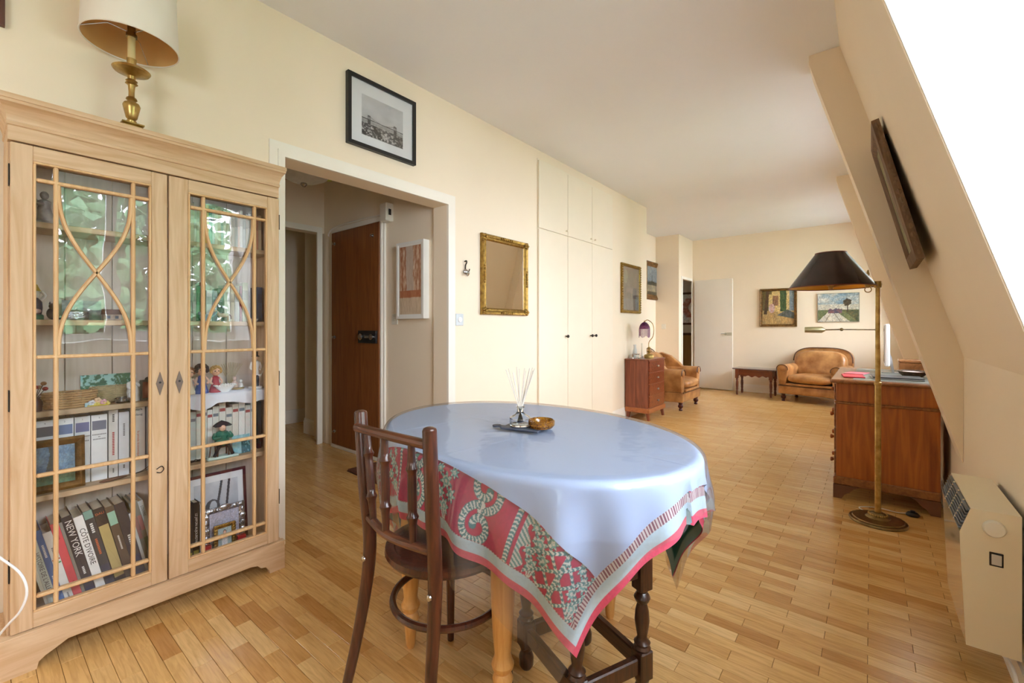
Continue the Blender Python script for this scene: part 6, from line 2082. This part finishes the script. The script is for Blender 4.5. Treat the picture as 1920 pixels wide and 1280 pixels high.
MB().lathe([(0.011, 0.0), (0.011, 0.003), (0.0, 0.005)], 12, (0, -0.004, 0.082), 'y').build('crest', MATS['pewter'], t)
t = thing('dried_flower_bunch', 'small bunch of dried red flowers at left end of shelf', 'dried flowers', (-2.262, 0.155, Z3))
MB().lathe([(0.0, 0.0), (0.018, 0.0), (0.02, 0.03), (0.013, 0.045), (0.015, 0.05)], 14).build('pot', mat('dark_pot', (84, 50, 56), rough=0.4, var=0.2), t)
for k in range(7):
    a = k * 0.9
    e = (0.016 * math.cos(a), 0.026 * math.sin(a), 0.085 + 0.012 * math.sin(k * 2))
    MB().tube([(0, 0, 0.04), e], 0.0012, 5).build('stem', MATS['dry_stalk'], t)
    MB().ell(e, (0.007, 0.008, 0.007), 8, 6).build('blossom', mat('dry_red_%d' % (k % 2), ((156, 50, 52), (196, 150, 110))[k % 2], rough=0.8), t)

# ---- third shelf, right: cloth, dolls, bowl
cl_ = MB()
nyy = 40; vs = []; fs = []
for j, (x, z) in enumerate(((-2.395, Z3 + 0.0012), (SFX + 0.003, Z3 + 0.0012), (SFX + 0.006, Z3 - 0.004), (SFX + 0.007, Z3 - 0.02), (SFX + 0.008, Z3 - 0.035))):
    for i in range(nyy):
        y_ = 0.595 + 0.315 * i / (nyy - 1)
        dz = 0 if j < 4 else -0.02 * abs(math.sin(y_ * 18)) - 0.012 * math.sin(y_ * 31)
        vs.append((x + (0.002 * math.sin(y_ * 60) if j > 2 else 0), y_, z + dz))
for j in range(4):
    for i in range(nyy - 1):
        a = j * nyy + i
        fs.append((a, a + 1, a + nyy + 1, a + nyy))
o = cl_.add(vs, fs).build('shelf_cloth', mat('white_linen', (226, 230, 244), rough=0.85, bump=0.1, bscale=300), None, smooth=True, angle=180)
tag(o, 'white linen cloth laid over the doll shelf with hanging edge', 'cloth')
Z3c = Z3 + 0.002


def doll(label, loc, hgt, hair, dress, rz=0.0, big=1.0):
    t = thing('doll', label, 'doll', loc, rz, 'dolls on the cloth-covered shelf')
    s = hgt / 0.12
    d = MB()
    d.lathe([(0.0, 0.0), (0.026 * s, 0.0), (0.025 * s, 0.01 * s), (0.016 * s, 0.04 * s), (0.013 * s, 0.058 * s), (0.016 * s, 0.068 * s), (0.006 * s, 0.076 * s)], 16)
    d.build('dress', dress, t)
    for q in (-1, 1):
        MB().tube(smooth_path([(0, q * 0.014 * s, 0.068 * s), (0.008 * s, q * 0.024 * s, 0.05 * s), (0.016 * s, q * 0.016 * s, 0.04 * s)], 4), 0.0045 * s, 7).build('arm', SKIN, t)
    hd = MB().ell((0.002 * s, 0, 0.096 * s), (0.019 * s, 0.019 * s, 0.021 * s), 14, 10).ell((0.021 * s, 0, 0.094 * s), (0.003 * s, 0.003 * s, 0.003 * s), 6, 4).build('head', SKIN, t)
    for q in (-1, 1):
        MB().ell((0.0185 * s, q * 0.007 * s, 0.099 * s), (0.0022 * s, 0.003 * s, 0.003 * s), 6, 4).build('eye', BLACK, hd)
    h = MB()
    for k in range(26):
        a = 2 * PI * ((k * 0.381966) % 1); f = math.acos(1 - 1.25 * (k + 0.5) / 26)
        x, y_, z = math.sin(f) * math.cos(a), math.sin(f) * math.sin(a), math.cos(f)
        if x > 0.55 and z < 0.62: continue
        h.ell((0.002 * s + 0.018 * s * x, 0.019 * s * y_, 0.099 * s + 0.020 * s * z), 0.0075 * s * big, 7, 5)
    h.build('hair', hair, hd)
    return t


doll('little doll with brown hair at left of the doll group', (-2.305, 0.615, Z3c), 0.115, mat('brown_doll_hair', (128, 84, 54), rough=0.8), mat('cream_dress', (226, 206, 170), rough=0.8))
doll('doll with bushy dark hair and blue dress', (-2.30, 0.66, Z3c), 0.125, HAIRD, mat('blue_dress', (64, 84, 160), rough=0.8), 0, 1.35)
doll('blond doll in red dress on the cloth-covered shelf', (-2.295, 0.713, Z3c), 0.115, HAIRB, REDP, 0, 1.1)
t = thing('lace_bowl', 'white openwork porcelain bowl in front of dolls', 'bowl', (-2.268, 0.742, Z3c))
MB().lathe([(0.0, 0.0), (0.016, 0.0), (0.018, 0.004), (0.034, 0.018), (0.042, 0.030), (0.039, 0.031), (0.030, 0.02), (0.0, 0.007)], 26, sx=0.75).build('bowl', WHITEG, t)
mb = MB()
for k in range(24):
    a = 2 * PI * k / 24
    mb.ell((0.031 * math.cos(a), 0.0415 * math.sin(a), 0.031), (0.004, 0.005, 0.004), 6, 5)
o = mb.build('lace_rim', WHITEG, t); o['kind'] = 'stuff'
t = thing('crib_figurine', 'small pale kneeling figurine group behind the lace bowl', 'figurine', (-2.335, 0.812, Z3c))
MB().lathe([(0.0, 0.0), (0.03, 0.0), (0.032, 0.006), (0.0, 0.008)], 16).build('base', mat('ochre_base', (196, 170, 110), rough=0.5), t)
MB().lathe([(0.016, 0.008), (0.013, 0.03), (0.006, 0.04)], 12, (0, -0.008, 0)).ell((0.002, -0.008, 0.05), (0.009, 0.009, 0.011)).build('kneeling_figure', mat('pale_pink_glaze', (226, 200, 186), rough=0.4), t)
MB().lathe([(0.012, 0.008), (0.010, 0.022), (0.005, 0.028)], 12, (0.01, 0.014, 0)).ell((0.012, 0.014, 0.036), (0.007, 0.007, 0.008)).build('kneeling_figure', WHITEG, t)
t = thing('dried_grass', 'sprig of dried pale grass standing behind dolls', 'dried plant', (-2.375, 0.80, Z3c))
for k in range(11):
    a = (k - 5) / 5
    MB().tube(smooth_path([(0, 0.002 * a, 0.0), (0.0, 0.02 * a, 0.06), (0.002, 0.05 * a, 0.125 - 0.01 * abs(a))], 3), 0.0011, 5).build('stalk', mat('straw', (206, 190, 150), rough=0.9), t)
t = thing('standing_figurine', 'tall figurine in white and black clothes at right end of doll shelf', 'figurine', (-2.275, 0.872, Z3c))
MB().cbox(-0.022, 0.022, -0.024, 0.024, 0, 0.012, 0.003).build('base', WHITEG, t, smooth=False)
for q in (-1, 1):
    MB().tube([(0, q * 0.008, 0.012), (0, q * 0.007, 0.07)], [0.007, 0.0085], 8).build('leg', mat('black_trousers', (40, 40, 48), rough=0.5), t)
MB().lathe([(0.017, 0.065), (0.013, 0.09), (0.018, 0.12), (0.015, 0.13), (0.005, 0.135)], 14).build('coat', WHITEG, t)
for q in (-1, 1):
    MB().tube(smooth_path([(0, q * 0.016, 0.125), (0.008, q * 0.024, 0.1), (0.016, q * 0.014, 0.09)], 4), 0.0055, 7).build('arm', WHITEG, t)
MB().ell((0.001, 0, 0.146), (0.011, 0.0105, 0.013)).build('head', SKIN, t)
MB().lathe([(0.017, 0.152), (0.0165, 0.155), (0.011, 0.157), (0.010, 0.175), (0.0, 0.177)], 14).build('hat', mat('black_felt', (26, 26, 34), rough=0.7), t)

# ---- second shelf
Z2 = SH[2] + 0.0005
t = thing('clown_figurine', 'small figurine in blue coat and yellow hat at left of shelf', 'figurine', (-2.272, 0.158, Z2))
MB().lathe([(0.0, 0), (0.02, 0), (0.02, 0.014), (0.016, 0.018)], 14).build('base', GREENC, t)
MB().lathe([(0.014, 0.016), (0.017, 0.04), (0.016, 0.062), (0.006, 0.076)], 14).build('coat', NAVY, t)
MB().ell((0.004, 0, 0.03), (0.016, 0.014, 0.012)).build('trousers', mat('pink_glaze', (226, 196, 200), rough=0.4), t)
for q in (-1, 1):
    MB().tube(smooth_path([(0, q * 0.013, 0.07), (0.01, q * 0.022, 0.085), (0.014, q * 0.012, 0.098)], 4), 0.005, 7).build('arm', WHITEG, t)
MB().ell((0.002, 0, 0.09), (0.011, 0.011, 0.013)).build('head', WHITEG, t)
MB().lathe([(0.014, 0.1), (0.010, 0.106), (0.004, 0.122), (0.0, 0.124)], 12).build('hat', YELL, t)
t = thing('black_cat_figurine', 'small dark cat figurine beside the blue-coated figurine', 'figurine', (-2.285, 0.2, Z2))
mb = MB().ell((0, 0, 0.022), (0.013, 0.016, 0.022), 12, 8).ell((0.006, 0, 0.048), (0.011, 0.011, 0.011), 10, 8)
for q in (-1, 1): mb.lathe([(0.004, 0.055), (0.0, 0.066)], 6, (0.006, q * 0.007, 0))
mb.build('body', mat('grey_black_glaze', (64, 66, 74), rough=0.3), t)
MB().tube(smooth_path([(-0.01, 0.01, 0.004), (-0.006, 0.024, 0.006), (0.004, 0.028, 0.016)], 4), 0.003, 6).build('tail', MATS['grey_black_glaze'], t)
t = thing('silver_casket', 'low oval silver casket standing on the upper shelf', 'casket', (-2.295, 0.262, Z2))
MB().lathe([(0.0, 0), (0.026, 0), (0.028, 0.004), (0.028, 0.026), (0.0, 0.026)], 24, sx=0.8, sy=1.25).build('body', SILV, t)
MB().lathe([(0.029, 0.0262), (0.029, 0.03), (0.02, 0.037), (0.0, 0.04)], 24, sx=0.8, sy=1.25).build('lid', SILV, t)
MB().ell((0, 0, 0.043), 0.005, 8, 6).build('knob', SILV, t)
card('grey_photo_card', 'curled grey photograph leaning behind the silver casket', (-2.35, 0.285, Z2), 0.11, 0.075, lambda u, v: mixc((120, 124, 128), (206, 208, 208), vnoise(u, v, 6, 3)), tilt=-0.1)
t = thing('model_cottage', 'tiny painted model cottage with brown roof on upper shelf', 'ornament', (-2.285, 0.36, Z2))
MB().cbox(-0.018, 0.018, -0.026, 0.026, 0, 0.022, 0.001).build('walls', mat('cottage_wall', (176, 150, 130), rough=0.6, var=0.2, scale=60), t, smooth=False)
MB().prism([(-0.022, 0.0222), (0.022, 0.0222), (0.0, 0.042)], -0.029, 0.029, 'y').build('roof', mat('cottage_roof', (120, 70, 54), rough=0.7, var=0.2, scale=80), t, smooth=False)
for q in (-0.012, 0.012):
    MB().box(0.018, 0.0188, q - 0.005, q + 0.005, 0.006, 0.017).build('window', NAVY, t, smooth=False)

g = 'books on the upper right shelf'
xs = -2.30
bk2 = [('grey green slim book at left of the upper right shelf', 353, 361, 0.13, (150, 160, 150)), ('pale grey paperback on upper right shelf', 361.5, 368, 0.135, (206, 210, 206)),
       ('bright green paperback on upper right shelf', 368.5, 376, 0.135, (60, 150, 84)), ('brown hardback behind the green paperback', 377, 386, 0.15, (120, 84, 60)),
       ('white paperback beside brown hardback', 387, 398, 0.12, (232, 236, 240)), ('blue grey paperback on upper right shelf', 399, 408, 0.12, (170, 190, 206)),
       ('dark green slim book on upper right shelf', 409, 418, 0.13, (90, 110, 100)), ('wide pale paperback behind the horse', 421, 432, 0.145, (226, 226, 216)),
       ('cream paperback behind the horse', 433, 440, 0.14, (232, 226, 204)), ('grey white paperback on upper right shelf', 441, 449, 0.145, (214, 216, 212)),
       ('slim dark red book on upper right shelf', 450, 454, 0.145, (140, 52, 56)), ('tall pale green cream book on upper right shelf', 455, 465, 0.16, (216, 220, 196)),
       ('dark blue book at right end of upper right shelf', 482, 492, 0.145, (56, 76, 110))]
for lb, p0, p1, h, c in bk2:
    y0, y1 = ypx(p0, xs), ypx(p1, xs)
    book(lb, y0, Z2, (y1 - y0) * 0.96, h * 1.15, 0.08, c, xs, 0, (), ((0.55, 0.8, tuple(int(v * 0.8) for v in c)),), g)
t = thing('horse_figurine', 'small tan and white horse figurine in front of books', 'figurine', (-2.266, 0.735, Z2 + 0.0008), -0.2)
hm = MB().ell((0, 0, 0.026), (0.008, 0.022, 0.0095), 12, 8)
hm.tube(smooth_path([(0, -0.018, 0.03), (0, -0.026, 0.042), (0, -0.03, 0.048)], 4), [0.008, 0.0075, 0.007, 0.0065, 0.006, 0.0055, 0.005, 0.005, 0.005], 8)
hm.ell((0, -0.036, 0.045), (0.005, 0.010, 0.0055), 10, 6)
hm.build('body', mat('horse_tan', (190, 150, 110), rough=0.35, var=0.2, scale=60, c2=(226, 220, 210)), t)
for q in (-1, 1):
    for yy in (-0.014, 0.016):
        MB().tube(smooth_path([(q * 0.005, yy, 0.022), (q * 0.005, yy + 0.002, 0.012), (q * 0.005, yy - 0.001, 0.0)], 3), [0.0042, 0.0038, 0.0034, 0.003, 0.0027, 0.0027, 0.003], 7).build('leg', MATS['horse_tan'], t)
MB().tube(smooth_path([(0, 0.021, 0.03), (0, 0.028, 0.024), (0, 0.029, 0.01)], 3), 0.0024, 6).build('tail', BROWNP, t)
for (nm, lb, yy, c) in (('small_white_dish', 'tiny white dish at right end of upper right shelf', 0.858, WHITEG), ('blue_glass_bird', 'small pale blue glass ornament left of the horse', 0.665, mat('pale_blue_glass', (150, 190, 206), rough=0.15))):
    t = thing(nm, lb, 'ornament', (-2.26, yy, Z2))
    if nm == 'small_white_dish':
        MB().lathe([(0.0, 0), (0.012, 0), (0.02, 0.012), (0.0185, 0.0125), (0.011, 0.003), (0.0, 0.003)], 18).build('dish', c, t)
        MB().ell((0, 0, 0.012), (0.012, 0.012, 0.006), 10, 6).build('sweet', mat('pink_sweet', (206, 120, 130), rough=0.5), t)
    else:
        MB().ell((0, 0, 0.016), (0.012, 0.024, 0.015), 12, 8).ell((0, -0.022, 0.032), (0.008, 0.009, 0.008), 10, 6).lathe([(0.012, 0.0), (0.006, 0.006)], 10).build('body', c, t)
        MB().tube(smooth_path([(0, 0.02, 0.02), (0, 0.036, 0.03), (0, 0.042, 0.045)], 3), [0.006, 0.0055, 0.005, 0.0045, 0.004, 0.003, 0.002], 7).build('tail', c, t)

# ---- top shelf
Z1 = SH[3] + 0.0005
t = thing('stone_carving', 'grey carved stone pair of figures on top shelf', 'sculpture', (-2.30, 0.165, Z1))
STN = mat('grey_marble', (190, 188, 186), rough=0.5, var=0.25, scale=24, c2=(96, 92, 94))
MB().cbox(-0.025, 0.025, -0.04, 0.04, 0, 0.014, 0.003).build('base', STN, t, smooth=False)
for q, hh in ((-0.018, 0.12), (0.016, 0.105)):
    MB().lathe([(0.02, 0.014), (0.022, 0.04), (0.016, 0.065), (0.018, 0.085), (0.007, hh - 0.014)], 12, (0, q, 0)).ell((0.003, q, hh), (0.012, 0.012, 0.015)).build('figure', STN, t)
MB().tube(smooth_path([(0.008, -0.016, 0.08), (0.02, 0.0, 0.07), (0.008, 0.016, 0.075)], 5), 0.006, 8).build('arms', STN, t)
g = 'thin paperbacks on the top right shelf'
yy = 0.60
pal = [(190, 110, 96), (206, 150, 120), (214, 200, 170), (226, 222, 210), (196, 186, 160), (226, 214, 160), (206, 176, 60), (214, 190, 70), (84, 130, 126), (200, 210, 210), (232, 226, 212), (216, 190, 170), (180, 196, 200), (238, 234, 226), (214, 206, 190), (196, 176, 150), (230, 226, 220), (206, 214, 210), (226, 200, 180), (240, 238, 232), (190, 196, 190), (222, 214, 200), (236, 230, 224), (200, 190, 176)]
i = 0
while yy < 0.90:
    th = 0.0095 + 0.004 * ((i * 7) % 3) / 2
    c = pal[i % len(pal)]
    book('%s thin faded paperback counted from the wide grey book on top shelf' % ORD[i], yy, Z1, th * 0.94, 0.165 + 0.006 * ((i * 5) % 4), 0.08, c, -2.305, 0, (), ((0.6, 0.85, tuple(int(v * 0.85) for v in c)),), g)
    yy += th; i += 1
book('wide grey book standing beside the row of thin faded paperbacks', 0.55, Z1, 0.03, 0.15, 0.08, (160, 160, 164), -2.305, 0, (), (), g)

# ================================================================== brass candlestick lamp on the bookcase
t = thing('candlestick_lamp', 'brass candlestick table lamp with white drum shade on bookcase', 'lamp', (-2.263, 0.415, 1.889))
MB().prism([(-0.048, -0.048), (0.048, -0.048), (0.048, 0.048), (-0.048, 0.048)], 0.0, 0.006, 'z').build('foot_plate', BRASS, t, smooth=False)
vs = []; fs = []
fp = [(0.046, 0.006), (0.04, 0.014), (0.03, 0.026), (0.026, 0.04), (0.034, 0.044), (0.034, 0.049), (0.02, 0.052)]
for r, z in fp:
    vs += [(-r, -r, z), (r, -r, z), (r, r, z), (-r, r, z)]
for j in range(len(fp) - 1):
    for i in range(4):
        k = (i + 1) % 4
        fs.append((j * 4 + i, j * 4 + k, j * 4 + 4 + k, j * 4 + 4 + i))
fs.append(((len(fp) - 1) * 4, (len(fp) - 1) * 4 + 1, (len(fp) - 1) * 4 + 2, (len(fp) - 1) * 4 + 3))
MB().add(vs, fs).build('square_foot', BRASS, t, smooth=False)
MB().lathe([(0.014, 0.05), (0.016, 0.062), (0.012, 0.068), (0.018, 0.075), (0.022, 0.094), (0.026, 0.112), (0.028, 0.122), (0.024, 0.132), (0.014, 0.137), (0.013, 0.142), (0.018, 0.147), (0.016, 0.153), (0.01, 0.158), (0.0095, 0.175),
            (0.011, 0.198), (0.013, 0.204), (0.02, 0.209), (0.013, 0.214), (0.019, 0.22), (0.012, 0.226), (0.014, 0.238), (0.03, 0.248), (0.056, 0.256), (0.06, 0.262), (0.056, 0.265), (0.02, 0.264), (0.022, 0.274), (0.014, 0.284), (0.016, 0.306), (0.0, 0.306)], 28).build('stem', BRASS, t)
MB().lathe([(0.0, 0.306), (0.0125, 0.306), (0.0125, 0.392), (0.0, 0.392)], 16).build('candle_sleeve', mat('ivory_sleeve', (226, 206, 150), rough=0.5), t)
MB().lathe([(0.018, 0.392), (0.018, 0.404), (0.013, 0.406), (0.013, 0.45), (0.0, 0.45)], 16).build('lamp_holder', DBRASS, t)
SHW = mat('white_linen_shade', (240, 234, 222), rough=0.85, var=0.02, bump=0.06, bscale=400)
sh = MB().lathe([(0.150, 0.362), (0.141, 0.60)], 56, caps=False).build('shade', SHW, t)
MB().lathe([(0.148, 0.363), (0.139, 0.599)], 56, caps=False).build('lining', mat('gold_paper_lining', (222, 176, 112), rough=0.7, metal=0.0, var=0.06), sh)
for r, z in ((0.1495, 0.3625), (0.1405, 0.60)):
    MB().tube([(r * math.cos(2 * PI * k / 56), r * math.sin(2 * PI * k / 56), z) for k in range(56)], 0.0028, 6, closed=True).build('rim_tape', SHW, sh)
for k in range(3):
    a = 2 * PI * k / 3 + 0.5
    MB().tube([(0.012 * math.cos(a), 0.012 * math.sin(a), 0.41), (0.07 * math.cos(a), 0.07 * math.sin(a), 0.415), (0.148 * math.cos(a), 0.148 * math.sin(a), 0.3665)], 0.0018, 6).build('spider_arm', STEEL, sh)

# ================================================================== trees and ground outside the dormers
setting_ground = MB().box(2.0, 40, -30, 40, -9.2, -9.0)
struct(setting_ground.build('ground', mat('garden_lawn', (120, 124, 104), rough=0.95, var=0.2), smooth=False))
BARK = wood('tree_bark', (66, 54, 44), (96, 82, 68), 'z', 0.6, rough=0.9)
LEAF = mat('leaf_green', (124, 166, 120), rough=0.5, var=0.3, scale=1.2, c2=(70, 116, 84))


def tree(label, x, y, top, r, n):
    t = thing('broadleaf_tree', label, 'tree', (x, y, -9.0), 0, 'trees outside the dormer windows')
    H_ = top + 9.0
    MB().tube([(0, 0, 0), (0.1, 0.1, H_ * 0.4), (0, -0.1, H_ * 0.85)], [0.28, 0.2, 0.06], 10).build('trunk', BARK, t)
    R_ = np.random.RandomState(int(abs(x * 100 + y * 37)) % 9999)
    u = R_.normal(size=(n, 3)); u /= np.linalg.norm(u, axis=1)[:, None]
    rad = R_.rand(n) ** 0.45
    lump = 0.75 + 0.35 * vnoise(u[:, 0] * 2 + 5, u[:, 1] * 2 + u[:, 2] * 3 + 5, 1.5, 2)
    c = u * rad[:, None] * lump[:, None] * np.array([r, r, H_ * 0.36]) + np.array([0, 0, H_ * 0.66])
    a = R_.normal(size=(n, 3)); a /= np.linalg.norm(a, axis=1)[:, None]
    b = np.cross(a, R_.normal(size=(n, 3))); b /= np.linalg.norm(b, axis=1)[:, None]
    s = (0.09 + 0.12 * R_.rand(n))[:, None]
    V = np.stack([c - a * s, c + b * s * 0.55, c + a * s, c - b * s * 0.55], 1).reshape(-1, 3)
    F = np.arange(4 * n).reshape(-1, 4)
    me = bpy.data.meshes.new('foliage'); me.from_pydata(V.tolist(), [], F.tolist()); me.materials.append(LEAF)
    o = bpy.data.objects.new('foliage', me); COL.objects.link(o); o.parent = t; o['kind'] = 'stuff'


for i, (x, y, top, r) in enumerate(((8.0, -5.0, 2.4, 2.2), (7.5, 1.9, 4.9, 3.0), (8.0, 7.4, 2.3, 2.1), (9.0, 12.0, 2.3, 2.1), (8.0, 17.0, 2.6, 2.4))):
    tree(('low leafy tree outside the dormer behind the dining area', 'tall leafy tree reflected in the left bookcase door', 'leafy tree outside the desk dormer', 'leafy tree outside the dormer by the far armchair', 'leafy tree standing beyond the far wall outdoors')[i], x, y, top, r, 13000 if i == 1 else 4500)
